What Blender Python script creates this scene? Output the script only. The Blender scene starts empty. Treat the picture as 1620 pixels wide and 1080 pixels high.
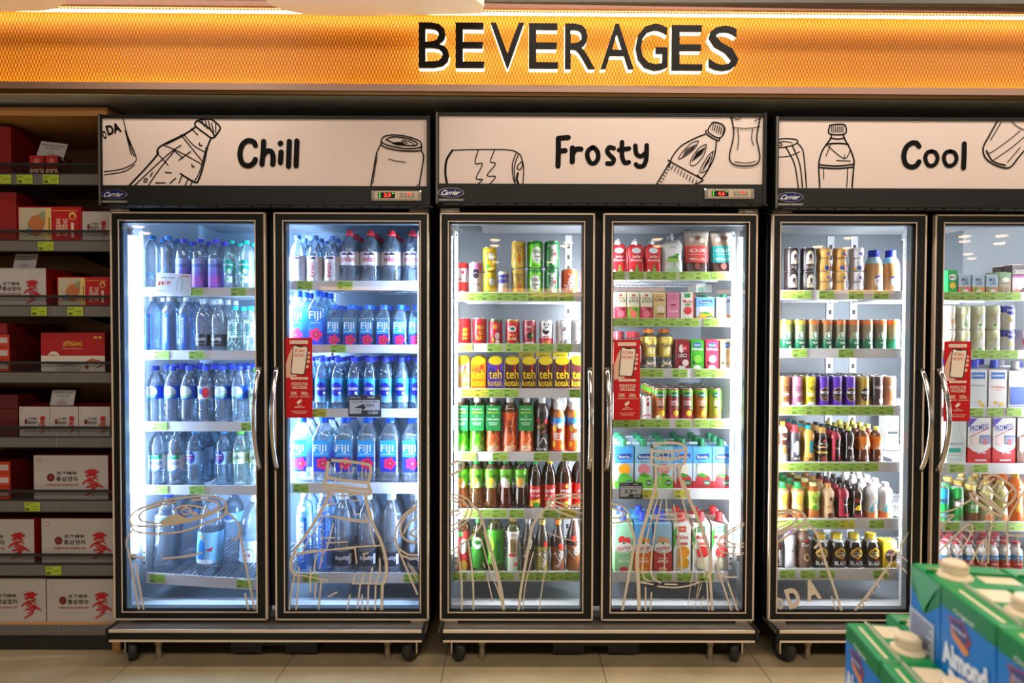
import bpy, bmesh, math, random
from mathutils import Vector, Matrix
random.seed(7)
C = bpy.context.scene
COL = C.collection
PI = math.pi

# ---------------------------------------------------------------- camera
F = 925.0                                   # focal length in pixels of the 1620 px frame
CAM = Vector((0.0, -2.14, 1.222))
TILT, ROLL, YAW = 0.0193, -0.0027, 0.0026
_f = Vector((math.sin(YAW) * math.cos(TILT), math.cos(YAW) * math.cos(TILT), -math.sin(TILT)))
_r = Vector((math.cos(YAW), -math.sin(YAW), 0))
_d = _f.cross(_r)
RT = math.cos(ROLL) * _r + math.sin(ROLL) * _d
DN = -math.sin(ROLL) * _r + math.cos(ROLL) * _d
cd = bpy.data.cameras.new('camera'); cam = bpy.data.objects.new('camera', cd); COL.objects.link(cam)
cd.sensor_width = 36.0; cd.lens = F * 36.0 / 1620.0; cd.clip_start = 0.05
m = Matrix.Identity(4)
for i in range(3):
    m[i][0] = RT[i]; m[i][1] = -DN[i]; m[i][2] = -_f[i]; m[i][3] = CAM[i]
cam.matrix_world = m
cd.dof.use_dof = True; cd.dof.focus_distance = 2.24; cd.dof.aperture_fstop = 3.5
C.camera = cam


def at(px, py, Y):
    """The point of the plane y = Y that a photograph pixel shows."""
    ray = _f + RT * ((px - 810) / F) + DN * ((py - 540) / F)
    return CAM + ray * ((Y - CAM.y) / ray.y)


def pxm(w, Y):
    return w * (Y + 2.14) / F


# ---------------------------------------------------------------- colours, world, exposure
def lin(c):
    return c / 12.92 if c <= 0.04045 else ((c + 0.055) / 1.055) ** 2.4


def rgb(h):
    h = h.lstrip('#')
    return tuple(lin(int(h[i:i + 2], 16) / 255.0) for i in (0, 2, 4))


w = bpy.data.worlds.new('world'); C.world = w; w.use_nodes = True
bg = w.node_tree.nodes['Background']; bg.inputs[0].default_value = (1.0, 0.93, 0.86, 1); bg.inputs[1].default_value = 0.46
C.view_settings.view_transform = 'Standard'; C.view_settings.look = 'None'
C.view_settings.gamma = 1.0; C.view_settings.use_curve_mapping = False
C.view_settings.exposure = 0.0
cy = C.cycles
cy.max_bounces = 8; cy.diffuse_bounces = 3; cy.glossy_bounces = 3; cy.transmission_bounces = 6
cy.transparent_max_bounces = 32; cy.caustics_reflective = False; cy.caustics_refractive = False
cy.use_denoising = True; cy.sample_clamp_indirect = 6.0


def area(name, loc, sx, sy, power, col, rot=(0, 0, 0)):
    l = bpy.data.lights.new(name, 'AREA'); l.shape = 'RECTANGLE'; l.size = sx; l.size_y = sy
    l.energy = power; l.color = col
    o = bpy.data.objects.new(name, l); COL.objects.link(o); o.location = loc; o.rotation_euler = rot
    return o


WARM = (1.0, 0.86, 0.72)
area('ceiling_lamp_light', (-1.4, -0.50, 2.86), 1.6, 0.12, 24, WARM)
area('ceiling_lamp_light', (0.6, -0.50, 2.86), 1.6, 0.12, 24, WARM)
area('ceiling_lamp_light', (2.5, -0.50, 2.86), 1.6, 0.12, 24, WARM)
area('ceiling_lamp_light', (-0.6, -2.9, 2.86), 2.6, 0.5, 58, WARM)
area('ceiling_lamp_light', (2.2, -2.9, 2.86), 2.6, 0.5, 58, WARM)

# ---------------------------------------------------------------- materials
_M = {}


def mat(h, rough=0.45, metal=0.0, emit=0.0, spec=0.5):
    k = (h, rough, metal, emit, spec)
    if k in _M: return _M[k]
    mt = bpy.data.materials.new('paint_' + h.strip('#')); mt.use_nodes = True
    b = mt.node_tree.nodes['Principled BSDF']; c = (*rgb(h), 1)
    b.inputs['Base Color'].default_value = c; b.inputs['Roughness'].default_value = rough
    b.inputs['Metallic'].default_value = metal; b.inputs['Specular IOR Level'].default_value = spec
    if emit:
        b.inputs['Emission Color'].default_value = c; b.inputs['Emission Strength'].default_value = emit
    _M[k] = mt
    return mt


def clear(name, tint, glass_fac=0.35, gloss=0.05, ior=1.33, bump=0.0, bscale=60, haze=0.13):
    """Clear plastic or water: see-through with some refraction and sharp highlights."""
    if name in _M: return _M[name]
    mt = bpy.data.materials.new(name); mt.use_nodes = True; nt = mt.node_tree; nt.nodes.clear()
    out = nt.nodes.new('ShaderNodeOutputMaterial'); mx = nt.nodes.new('ShaderNodeMixShader'); mx2 = nt.nodes.new('ShaderNodeMixShader')
    tr = nt.nodes.new('ShaderNodeBsdfTransparent'); tr.inputs[0].default_value = (*tint, 1)
    gl = nt.nodes.new('ShaderNodeBsdfGlass'); gl.inputs['IOR'].default_value = ior; gl.inputs['Roughness'].default_value = 0.03
    gl.inputs[0].default_value = (*tint, 1)
    gs = nt.nodes.new('ShaderNodeBsdfGlossy'); gs.inputs['Roughness'].default_value = 0.07
    lw = nt.nodes.new('ShaderNodeLayerWeight'); lw.inputs[0].default_value = 0.35
    ma = nt.nodes.new('ShaderNodeMath'); ma.operation = 'MULTIPLY_ADD'; ma.inputs[1].default_value = 0.75; ma.inputs[2].default_value = gloss
    mx.inputs[0].default_value = glass_fac
    L = nt.links.new
    df = nt.nodes.new('ShaderNodeBsdfDiffuse'); df.inputs[0].default_value = (*[min(1, t * 1.0) for t in tint], 1); mx0 = nt.nodes.new('ShaderNodeMixShader'); mx0.inputs[0].default_value = haze
    L(tr.outputs[0], mx0.inputs[1]); L(df.outputs[0], mx0.inputs[2])
    L(mx0.outputs[0], mx.inputs[1]); L(gl.outputs[0], mx.inputs[2])
    L(lw.outputs['Fresnel'], ma.inputs[0]); L(ma.outputs[0], mx2.inputs[0])
    L(mx.outputs[0], mx2.inputs[1]); L(gs.outputs[0], mx2.inputs[2]); L(mx2.outputs[0], out.inputs[0])
    if bump:
        tc = nt.nodes.new('ShaderNodeTexCoord'); nz = nt.nodes.new('ShaderNodeTexNoise'); nz.inputs['Scale'].default_value = bscale
        bp = nt.nodes.new('ShaderNodeBump'); bp.inputs['Strength'].default_value = bump; bp.inputs['Distance'].default_value = 0.004
        L(tc.outputs['Object'], nz.inputs['Vector']); L(nz.outputs[0], bp.inputs['Height'])
        L(bp.outputs[0], gl.inputs['Normal']); L(bp.outputs[0], gs.inputs['Normal'])
    _M[name] = mt
    return mt


def pane_mat():
    if 'pane' in _M: return _M['pane']
    mt = bpy.data.materials.new('door_glass'); mt.use_nodes = True; nt = mt.node_tree; nt.nodes.clear()
    out = nt.nodes.new('ShaderNodeOutputMaterial'); mx = nt.nodes.new('ShaderNodeMixShader')
    tr = nt.nodes.new('ShaderNodeBsdfTransparent'); tr.inputs[0].default_value = (0.97, 0.985, 0.98, 1)
    gs = nt.nodes.new('ShaderNodeBsdfGlossy'); gs.inputs['Roughness'].default_value = 0.0
    fr = nt.nodes.new('ShaderNodeFresnel'); fr.inputs[0].default_value = 1.5
    L = nt.links.new
    L(fr.outputs[0], mx.inputs[0]); L(tr.outputs[0], mx.inputs[1]); L(gs.outputs[0], mx.inputs[2]); L(mx.outputs[0], out.inputs[0])
    _M['pane'] = mt
    return mt


def ramp_mat(name, stops, rough=0.35, coord='Generated', axis=2, emit=0):
    """Printed vertical colour gradient."""
    if name in _M: return _M[name]
    mt = bpy.data.materials.new(name); mt.use_nodes = True; nt = mt.node_tree; b = nt.nodes['Principled BSDF']
    tc = nt.nodes.new('ShaderNodeTexCoord'); sp = nt.nodes.new('ShaderNodeSeparateXYZ'); cr = nt.nodes.new('ShaderNodeValToRGB')
    nt.links.new(tc.outputs[coord], sp.inputs[0]); nt.links.new(sp.outputs[axis], cr.inputs[0]); nt.links.new(cr.outputs[0], b.inputs['Base Color'])
    e = cr.color_ramp.elements
    while len(e) > 1: e.remove(e[0])
    e[0].position = stops[0][0]; e[0].color = (*rgb(stops[0][1]), 1)
    for p, c in stops[1:]:
        k = e.new(p); k.color = (*rgb(c), 1)
    b.inputs['Roughness'].default_value = rough
    _M[name] = mt
    return mt


def noise_mat(name, c1, c2, scale=(3, 3, 3), rough=0.5, detail=6, bump=0.0, metal=0.0, spec=0.5):
    if name in _M: return _M[name]
    mt = bpy.data.materials.new(name); mt.use_nodes = True; nt = mt.node_tree; b = nt.nodes['Principled BSDF']
    tc = nt.nodes.new('ShaderNodeTexCoord'); mp = nt.nodes.new('ShaderNodeMapping'); nz = nt.nodes.new('ShaderNodeTexNoise'); cr = nt.nodes.new('ShaderNodeValToRGB')
    mp.inputs['Scale'].default_value = scale; nz.inputs['Detail'].default_value = detail; nz.inputs['Scale'].default_value = 1.0
    L = nt.links.new
    L(tc.outputs['Object'], mp.inputs[0]); L(mp.outputs[0], nz.inputs['Vector']); L(nz.outputs[0], cr.inputs[0]); L(cr.outputs[0], b.inputs['Base Color'])
    cr.color_ramp.elements[0].position = 0.3; cr.color_ramp.elements[0].color = (*rgb(c1), 1)
    cr.color_ramp.elements[1].position = 0.7; cr.color_ramp.elements[1].color = (*rgb(c2), 1)
    b.inputs['Roughness'].default_value = rough; b.inputs['Metallic'].default_value = metal; b.inputs['Specular IOR Level'].default_value = spec
    if bump:
        bp = nt.nodes.new('ShaderNodeBump'); bp.inputs['Strength'].default_value = bump; L(nz.outputs[0], bp.inputs['Height']); L(bp.outputs[0], b.inputs['Normal'])
    _M[name] = mt
    return mt


def floor_mat():
    mt = bpy.data.materials.new('floor_tiles'); mt.use_nodes = True; nt = mt.node_tree; b = nt.nodes['Principled BSDF']; L = nt.links.new
    tc = nt.nodes.new('ShaderNodeTexCoord'); nz = nt.nodes.new('ShaderNodeTexNoise'); nz.inputs['Scale'].default_value = 3.5; nz.inputs['Detail'].default_value = 10
    nz.inputs['Roughness'].default_value = 0.65
    cr = nt.nodes.new('ShaderNodeValToRGB'); e = cr.color_ramp.elements
    e[0].position = 0.3; e[0].color = (*rgb('988868'), 1); e[1].position = 0.72; e[1].color = (*rgb('b5a27e'), 1)
    br = nt.nodes.new('ShaderNodeTexBrick'); mp = nt.nodes.new('ShaderNodeMapping')
    mp.inputs['Location'].default_value = (0.238 + 0.575 * 0, 0.3, 0)
    br.offset = 0.0; br.inputs['Scale'].default_value = 1.0; br.inputs['Brick Width'].default_value = 0.575; br.inputs['Row Height'].default_value = 0.9
    br.inputs['Mortar Size'].default_value = 0.0022; br.inputs['Mortar'].default_value = (*rgb('6e5f49'), 1)
    L(tc.outputs['Object'], nz.inputs['Vector']); L(tc.outputs['Object'], mp.inputs[0]); L(mp.outputs[0], br.inputs['Vector'])
    L(nz.outputs[0], cr.inputs[0]); L(cr.outputs[0], br.inputs['Color1']); L(cr.outputs[0], br.inputs['Color2']); L(br.outputs[0], b.inputs['Base Color'])
    b.inputs['Roughness'].default_value = 0.45
    return mt


BLACK = mat('100f0d', 0.45, spec=0.3); BLACK2 = mat('0c0c0c', 0.5); CHROME = mat('e0cdb8', 0.4, 0.35); STEEL = mat('c9c2b8', 0.18, 1.0)
LINER = mat('70777e', 0.35); WHITE = mat('f2f2f2', 0.4); SHELFW = mat('f8f9ff', 0.35); LIDM = mat('d9dadc', 0.22, 0.9)
VINYL = mat('d2c6b2', 0.5); CREAM = mat('dccbc2', 0.5); INK = mat('0b0a09', 0.7, spec=0.1)


# ---------------------------------------------------------------- mesh builder
class MB:
    def __init__(s):
        s.v = []; s.f = []; s.m = []; s.mats = []; s.sm = []

    def mi(s, m_):
        if m_ not in s.mats: s.mats.append(m_)
        return s.mats.index(m_)

    def add(s, vs, fs, m_, smooth=False):
        n = len(s.v); i = s.mi(m_)
        s.v += [tuple(x) for x in vs]
        for f in fs: s.f.append([n + k for k in f]); s.m.append(i); s.sm.append(smooth)
        return s

    def box(s, x0, x1, y0, y1, z0, z1, m_, ch=0.0):
        if ch <= 0:
            v = [(x, y, z) for x in (x0, x1) for y in (y0, y1) for z in (z0, z1)]
            return s.add(v, [(0, 1, 3, 2), (4, 6, 7, 5), (0, 4, 5, 1), (2, 3, 7, 6), (0, 2, 6, 4), (1, 5, 7, 3)], m_)
        # chamfered box as octagonal loops in x-z extruded along y with inset ends
        def loop(y, i):
            a0, a1, b0, b1 = x0 + i, x1 - i, z0 + i, z1 - i
            c = ch
            return [(a0 + c, y, b0), (a1 - c, y, b0), (a1, y, b0 + c), (a1, y, b1 - c), (a1 - c, y, b1), (a0 + c, y, b1), (a0, y, b1 - c), (a0, y, b0 + c)]
        ls = [loop(y0, ch), loop(y0 + ch, 0), loop(y1 - ch, 0), loop(y1, ch)]
        v = sum(ls, []); f = []
        for a in range(3):
            for k in range(8): f.append((a * 8 + k, a * 8 + (k + 1) % 8, a * 8 + 8 + (k + 1) % 8, a * 8 + 8 + k))
        f.append(tuple(range(7, -1, -1))); f.append(tuple(range(24, 32)))
        return s.add(v, f, m_)

    def lathe(s, prof, m_, n=24, center=(0, 0), sq=0.0, smooth=True, cap0=True, cap1=True):
        """prof: list of (r, z). sq 0 round .. 1 square with rounded corners."""
        v = []; f = []
        for r, z in prof:
            for k in range(n):
                a = 2 * PI * k / n
                c, d = math.cos(a), math.sin(a)
                q = 1.0
                if sq > 0:
                    p = 2 + sq * 8
                    q = (abs(c) ** p + abs(d) ** p) ** (-1.0 / p)
                    q = 1 + (q - 1)
                v.append((center[0] + r * q * c, center[1] + r * q * d, z))
        for j in range(len(prof) - 1):
            for k in range(n):
                f.append((j * n + k, j * n + (k + 1) % n, (j + 1) * n + (k + 1) % n, (j + 1) * n + k))
        s.add(v, f, m_, smooth)
        base = len(s.v) - len(v)
        if cap0: s.f.append([base + k for k in range(n - 1, -1, -1)]); s.m.append(s.mi(m_)); s.sm.append(False)
        if cap1: s.f.append([base + (len(prof) - 1) * n + k for k in range(n)]); s.m.append(s.mi(m_)); s.sm.append(False)
        return s

    def tube(s, pts, r, m_, n=8, closed=False, rz=None):
        pts = [Vector(p) for p in pts]; v = []; f = []; up = None
        N = len(pts)
        for i, p in enumerate(pts):
            t = (pts[min(i + 1, N - 1)] - pts[max(i - 1, 0)]).normalized()
            if up is None:
                up = Vector((0, 0, 1)) if abs(t.z) < 0.9 else Vector((0, 1, 0))
            sd = t.cross(up).normalized(); u2 = sd.cross(t).normalized(); up = u2
            for k in range(n):
                a = 2 * PI * k / n
                v.append(p + sd * (r * math.cos(a)) + u2 * ((rz or r) * math.sin(a)))
        for i in range(N - 1):
            for k in range(n): f.append((i * n + k, i * n + (k + 1) % n, (i + 1) * n + (k + 1) % n, (i + 1) * n + k))
        f.append(tuple(range(n - 1, -1, -1))); f.append(tuple((N - 1) * n + k for k in range(n)))
        return s.add(v, f, m_, True)

    def mesh(s, name):
        me = bpy.data.meshes.new(name); me.from_pydata(s.v, [], s.f)
        for x in s.mats: me.materials.append(x)
        me.polygons.foreach_set('material_index', s.m); me.polygons.foreach_set('use_smooth', s.sm)
        me.update()
        return me

    def build(s, name, parent=None, loc=None, rot=None):
        o = bpy.data.objects.new(name, s.mesh(name)); COL.objects.link(o)
        if parent: o.parent = parent
        if loc is not None: o.location = loc
        if rot is not None: o.rotation_euler = rot
        return o


def tag(o, label, cat, group=None):
    o['label'] = label; o['category'] = cat
    if group: o['group'] = group
    return o


def empty(name, loc=(0, 0, 0), rz=0.0):
    o = bpy.data.objects.new(name, None); COL.objects.link(o); o.location = loc; o.rotation_euler = (0, 0, rz); o.empty_display_size = 0.05
    return o


def struct(o): o['kind'] = 'structure'; return o


# ---------------------------------------------------------------- flat artwork (text, discs, strokes)
_T = {}


def text_flat(sx, bold=0.012, extrude=0.0):
    """Text as flat triangles scaled to a unit box: verts (x, z) in -0.5..0.5, faces, aspect."""
    k = (sx, bold)
    if k in _T: return _T[k]
    cu = bpy.data.curves.new('t', 'FONT'); cu.body = sx; cu.offset = bold; cu.resolution_u = 3; cu.align_x = 'CENTER'; cu.space_line = 0.8
    ob = bpy.data.objects.new('t', cu)
    me = bpy.data.meshes.new_from_object(ob)
    vs = [v.co.copy() for v in me.vertices]; fs = [list(p.vertices) for p in me.polygons]
    bpy.data.objects.remove(ob); bpy.data.meshes.remove(me); bpy.data.curves.remove(cu)
    if not vs: _T[k] = ([], [], 1); return _T[k]
    x0 = min(v.x for v in vs); x1 = max(v.x for v in vs); y0 = min(v.y for v in vs); y1 = max(v.y for v in vs)
    W_, H_ = max(x1 - x0, 1e-6), max(y1 - y0, 1e-6)
    _T[k] = ([((v.x - (x0 + x1) / 2) / W_, (v.y - (y0 + y1) / 2) / H_) for v in vs], fs, W_ / H_)
    return _T[k]


def smooth_pts(pts, closed=False, sub=6):
    if len(pts) < 3: return pts
    out = []; n = len(pts)
    for i in range(n - 1):
        p0 = pts[max(i - 1, 0)]; p1 = pts[i]; p2 = pts[i + 1]; p3 = pts[min(i + 2, n - 1)]
        for k in range(sub):
            t = k / sub
            out.append(tuple(0.5 * ((2 * p1[j]) + (-p0[j] + p2[j]) * t + (2 * p0[j] - 5 * p1[j] + 4 * p2[j] - p3[j]) * t * t + (-p0[j] + 3 * p1[j] - 3 * p2[j] + p3[j]) * t ** 3) for j in (0, 1)))
    out.append(pts[-1])
    return out


def ribbon(pts, w_):
    """A stroke with round ends: flat verts and faces."""
    v = []; f = []; n = len(pts); nr = None
    for i in range(n):
        a = pts[max(i - 1, 0)]; b = pts[min(i + 1, n - 1)]
        dx, dy = b[0] - a[0], b[1] - a[1]; l = math.hypot(dx, dy) or 1e-9
        nx, ny = -dy / l * w_ / 2, dx / l * w_ / 2
        v += [(pts[i][0] + nx, pts[i][1] + ny), (pts[i][0] - nx, pts[i][1] - ny)]
        if i: f.append((2 * i - 2, 2 * i - 1, 2 * i + 1, 2 * i))
    for e in (0, n - 1):
        b0 = len(v); q = pts[1] if e == 0 else pts[n - 2]; a0 = math.atan2(pts[e][1] - q[1], pts[e][0] - q[0]) - PI / 2
        v += [(pts[e][0] + w_ / 2 * math.cos(a0 + PI * k / 6), pts[e][1] + w_ / 2 * math.sin(a0 + PI * k / 6)) for k in range(7)]
        f.append(tuple(range(b0, b0 + 7)))
    return v, f


def shape_flat(e, W_, H_):
    """One artwork entry as flat verts/faces in metres (x across, z up from the base)."""
    t = e[0]
    if t == 'R':
        _, x0, z0, x1, z1, c = e
        return [(x0 * W_, z0 * H_), (x1 * W_, z0 * H_), (x1 * W_, z1 * H_), (x0 * W_, z1 * H_)], [(0, 1, 2, 3)], c
    if t == 'D':
        _, cx, cz, rx, rz, c = e
        return [(cx * W_ + rx * W_ * math.cos(2 * PI * k / 20), cz * H_ + rz * H_ * math.sin(2 * PI * k / 20)) for k in range(20)], [tuple(range(20))], c
    if t == 'P':
        _, pts, c = e
        return [(x * W_, z * H_) for x, z in pts], [tuple(range(len(pts)))], c
    if t == 'S':
        _, pts, wd, c = e
        v, f = ribbon(smooth_pts([(x * W_, z * H_) for x, z in pts]), wd * W_)
        return v, f, c
    if t == 'F':                                          # five-petal flower
        _, cx, cz, r, c = e
        v = []; N = 40
        for k in range(N):
            a = 2 * PI * k / N; q = r * W_ * (0.72 + 0.28 * abs(math.cos(2.5 * a)))
            v.append((cx * W_ + q * math.cos(a), cz * H_ + q * math.sin(a)))
        return v, [tuple(range(N))], c
    if t == 'T':
        _, sx, cx, cz, tw, th, c = e[:7]; rot = math.radians(e[7]) if len(e) > 7 else 0
        vs, fs, asp = text_flat(sx, e[8] if len(e) > 8 else 0.012)
        tw, th = tw * W_, th * H_
        v = []
        for x, z in vs:
            x, z = x * tw, z * th
            v.append((cx * W_ + x * math.cos(rot) - z * math.sin(rot), cz * H_ + x * math.sin(rot) + z * math.cos(rot)))
        return v, fs, c
    raise ValueError(t)


def cut_flat(v, f, step, xmax):
    bm = bmesh.new(); bv = [bm.verts.new((x, 0, z)) for x, z in v]
    for q in f:
        try: bm.faces.new([bv[i] for i in q])
        except ValueError: pass
    x = -xmax
    while x < xmax:
        g = bm.verts[:] + bm.edges[:] + bm.faces[:]
        bmesh.ops.bisect_plane(bm, geom=g, plane_co=(x, 0, 0), plane_no=(1, 0, 0))
        x += step
    bm.verts.index_update()
    V_ = [(q.co.x, q.co.z) for q in bm.verts]; F_ = [[q.index for q in p.verts] for p in bm.faces]
    bm.free()
    return V_, F_


def art_on(mb, art, W_, H_, mapper, curved, off0=0.0004):
    for i, e in enumerate(art):
        v, f, c = shape_flat(e, W_, H_)
        if curved and v:
            xs = [p[0] for p in v]
            v, f = cut_flat(v, f, W_ / 7, max(abs(min(xs)), abs(max(xs))) + W_ / 14)
        mt = c if not isinstance(c, str) else mat(c, 0.4)
        mb.add([mapper(x, z, off0 + 0.00022 * i) for x, z in v], f, mt, False)


# ---------------------------------------------------------------- the kinds of goods
PXM = 1 / 407.0
SHAPES = {   # (r, z) as fractions of the radius and height up to where the cap sits; then cap radius, cap start
    'pet': ([(.80, 0), (.95, .012), (1, .04), (1, .55), (.985, .60), (.93, .68), (.80, .76), (.58, .83), (.40, .872), (.36, .89), (.36, .93)], .41, .915),
    'ribbed': ([(.80, 0), (.95, .012), (1, .04), (.95, .08), (1, .12), (.95, .16), (1, .20), (.95, .24), (1, .28), (.95, .32), (1, .36), (.97, .40), (.97, .62), (1, .65), (.97, .70), (.85, .78), (.6, .85), (.40, .885), (.36, .90), (.36, .94)], .42, .925),
    'square': ([(.86, 0), (.97, .012), (1, .04), (1, .66), (.97, .70), (.80, .76), (.55, .84), (.42, .875), (.38, .89), (.38, .93)], .46, .90),
    'tall': ([(.80, 0), (.95, .01), (1, .03), (1, .66), (.98, .72), (.88, .80), (.65, .87), (.40, .915), (.34, .93), (.34, .95)], .40, .935),
    'waist': ([(.82, 0), (.97, .015), (1, .05), (1, .20), (.90, .34), (.84, .44), (.86, .54), (.96, .64), (1, .70), (.95, .77), (.75, .845), (.50, .885), (.42, .90), (.42, .92)], .46, .905),
    'cola': ([(.80, 0), (.96, .02), (1, .06), (.97, .16), (.88, .26), (.90, .34), (1, .46), (.98, .56), (.80, .68), (.58, .78), (.44, .86), (.40, .90), (.40, .93)], .44, .905),
    'stout': ([(.90, 0), (1, .02), (1, .58), (.97, .66), (.85, .75), (.66, .82), (.58, .84), (.58, .86)], .62, .85),
    'can': ([(.76, 0), (.86, .02), (1, .07), (1, .88), (.94, .94), (.86, .975)], 0, 1),
    'slim': ([(.80, 0), (.90, .015), (1, .05), (1, .92), (.94, .96), (.88, .985)], 0, 1),
    'bumpy': ([(.88, 0), (.98, .02), (1, .08), (1, .28), (.90, .42), (.88, .5), (.90, .58), (1, .72), (1, .92), (.95, .96), (.90, .985)], 0, 1),
    'yogurt': ([(.80, 0), (.98, .02), (1, .10), (1, .34), (.92, .42), (1, .50), (1, .68), (.90, .76), (.58, .82), (.54, .85), (.62, .88), (.66, .93), (.66, .94)], .66, .93),
}
K = {}


def kind(key, obj, desc, cat, w, h, shape, body, cap=None, label=None, art=(), dep=None, group='drinks', **kw):
    K[key] = dict(obj=obj, desc=desc, cat=cat, w=w, h=h, shape=shape, body=body, cap=cap, label=label, art=list(art), dep=dep, group=group, **kw)


def prof_at(P, z):
    for (r0, z0), (r1, z1) in zip(P, P[1:]):
        if z0 <= z <= z1: return r0 + (r1 - r0) * (z - z0) / max(z1 - z0, 1e-9)
    return P[-1][0] if z > P[-1][1] else P[0][0]


_PROTO = {}


def proto(key):
    """Builds a kind once; returns (root mesh, [(part name, mesh, [(sub name, mesh)])], W, D, H)."""
    if key in _PROTO: return _PROTO[key]
    k = K[key]; W_ = k['w'] * PXM * 0.975; H_ = k['h'] * PXM; sh = k['shape']; R = W_ / 2; parts = []
    body = k['body'] if not isinstance(k['body'], str) else mat(k['body'], 0.3)
    if sh in SHAPES:
        pr, cr, cz = SHAPES[sh]; P = [(r * R, z * H_) for r, z in pr]; sq = 0.75 if (sh == 'square' or k.get('sq')) else 0.0
        mb = MB(); D_ = W_
        if sh in ('can', 'slim', 'bumpy'):
            nn = 22; n0 = len(P)
            mb.lathe(P, body, nn, cap1=False); curved = True
            mp = lambda x, z, o: ((prof_at(P, z) + o) * math.sin(x / R), -(prof_at(P, z) + o) * math.cos(x / R), z)
            if k['label']:
                for z0, z1, c in k['label']:
                    pp = [(r + .0003, z) for r, z in P if z0 * H_ < z < z1 * H_]
                    pp = [(prof_at(P, z0 * H_) + .0003, z0 * H_)] + pp + [(prof_at(P, z1 * H_) + .0003, z1 * H_)]
                    mb.lathe(pp, c if not isinstance(c, str) else mat(c, 0.3), nn, cap0=False, cap1=False)
            art_on(mb, k['art'], W_, H_, mp, True, 0.0006)
            root = mb.mesh(k['obj'])
            ld = MB(); rt = P[-1][0]; zt = P[-1][1]
            ld.lathe([(rt * 1.0, zt - .0005), (rt * 1.03, zt + .001), (rt * 1.0, H_), (rt * .92, H_), (rt * .9, H_ - .003), (0.0005, H_ - .003)], LIDM, nn, cap0=False, cap1=False)
            tb = MB(); tb.lathe([(rt * .32, H_ - .0029), (rt * .30, H_ - .0008)], mat('b9bcc0', .25, .9), 10, center=(0, -rt * .15))
            parts = [('lid', ld.mesh('lid'), [('pull_tab', tb.mesh('pull_tab'))])]
        else:
            nn = 28 if sq else 24
            mb.lathe(P, body, nn, sq=sq, cap1=False)
            root = mb.mesh(k['obj'])
            if k['cap']:
                cp = MB(); cc = mat(k['cap'], 0.35) if isinstance(k['cap'], str) else k['cap']; c0 = cz * H_
                if k.get('sport'):
                    cp.lathe([(cr * R, c0 - .004), (cr * R, c0 + .006), (cr * R * .86, c0 + .009), (cr * R * .8, H_ - .006), (cr * R * .72, H_)], cc, 16)
                else:
                    cp.lathe([(cr * R * 1.04, c0), (cr * R * 1.04, c0 + .002), (cr * R, c0 + .0025), (cr * R, H_ - .002), (cr * R * .93, H_)], cc, 18)
                parts.append(('cap', cp.mesh('cap'), []))
            mp = lambda x, z, o: ((prof_at(P, z) + o) * math.sin(x / R), -(prof_at(P, z) + o) * math.cos(x / R), z)
            curved = True
            if sq:
                curved = False
                mp = lambda x, z, o: (x, -(prof_at(P, z) + o), z)
            lb = MB(); used = False
            if k['label']:
                used = True
                for z0, z1, c in k['label']:
                    zs = [z0 * H_] + [z for r, z in P if z0 * H_ < z < z1 * H_] + [z1 * H_]
                    lb.lathe([(prof_at(P, z) + .0004, z) for z in zs], c if not isinstance(c, str) else mat(c, 0.35), nn, sq=sq, cap0=False, cap1=False)
            if k['art']:
                used = True
                art_on(lb, k['art'], W_, H_, mp, curved, 0.0009)
            if used: parts.append(('label', lb.mesh('label'), []))
            if k.get('back'):
                bl = MB(); z0, z1, c = k['back']; x = R * .86
                yy = R * (0.97 if sq else 0.80)
                pts = []
                if sq: bl.add([(-x, yy, z0 * H_), (x, yy, z0 * H_), (x, yy, z1 * H_), (-x, yy, z1 * H_)], [(0, 1, 2, 3)], c if not isinstance(c, str) else mat(c, .35))
                else:
                    N = 8; v = []
                    for q in range(N + 1):
                        a = PI * (0.12 + 0.76 * q / N); v += [(1.004 * R * math.cos(a), 1.004 * R * math.sin(a), z0 * H_), (1.004 * R * math.cos(a), 1.004 * R * math.sin(a), z1 * H_)]
                    bl.add(v, [(2 * q, 2 * q + 1, 2 * q + 3, 2 * q + 2) for q in range(N)], c if not isinstance(c, str) else mat(c, .35), True)
                parts.append(('back_label', bl.mesh('back_label'), []))
            if k.get('tagcol'):
                tg = MB(); z1 = .86 * H_; y = -R * 1.06; t_ = mat(k['tagcol'], .4); x = W_ * .46
                tg.box(-x, x, y - .0006, y, .42 * H_, z1, t_)
                a2 = [('T', 'Rasakan', 0, .80, .6, .03, 'e8f4e0'), ('T', 'KEBAIKAN', 0, .74, .7, .035, 'e8e23a'), ('T', '&', 0, .68, .12, .03, 'f0f4f0'), ('T', 'KESEGARAN', 0, .62, .75, .035, 'f4f6f4'), ('R', -.3, .55, .3, .565, 'cfe8cf'), ('R', -.25, .52, .25, .532, 'cfe8cf')]
                art_on(tg, a2, W_, H_, lambda x, z, o: (x, y - .0006 - o, z), False)
                parts.append(('neck_tag', tg.mesh('neck_tag'), []))
    elif sh in ('box', 'tallbox', 'gable'):
        D_ = (k['dep'] or k['w']) * PXM; mb = MB(); hb = H_ * (0.93 if k['cap'] else 1.0) if sh != 'gable' else H_ * .90
        x = W_ / 2; y = D_ / 2
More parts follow.
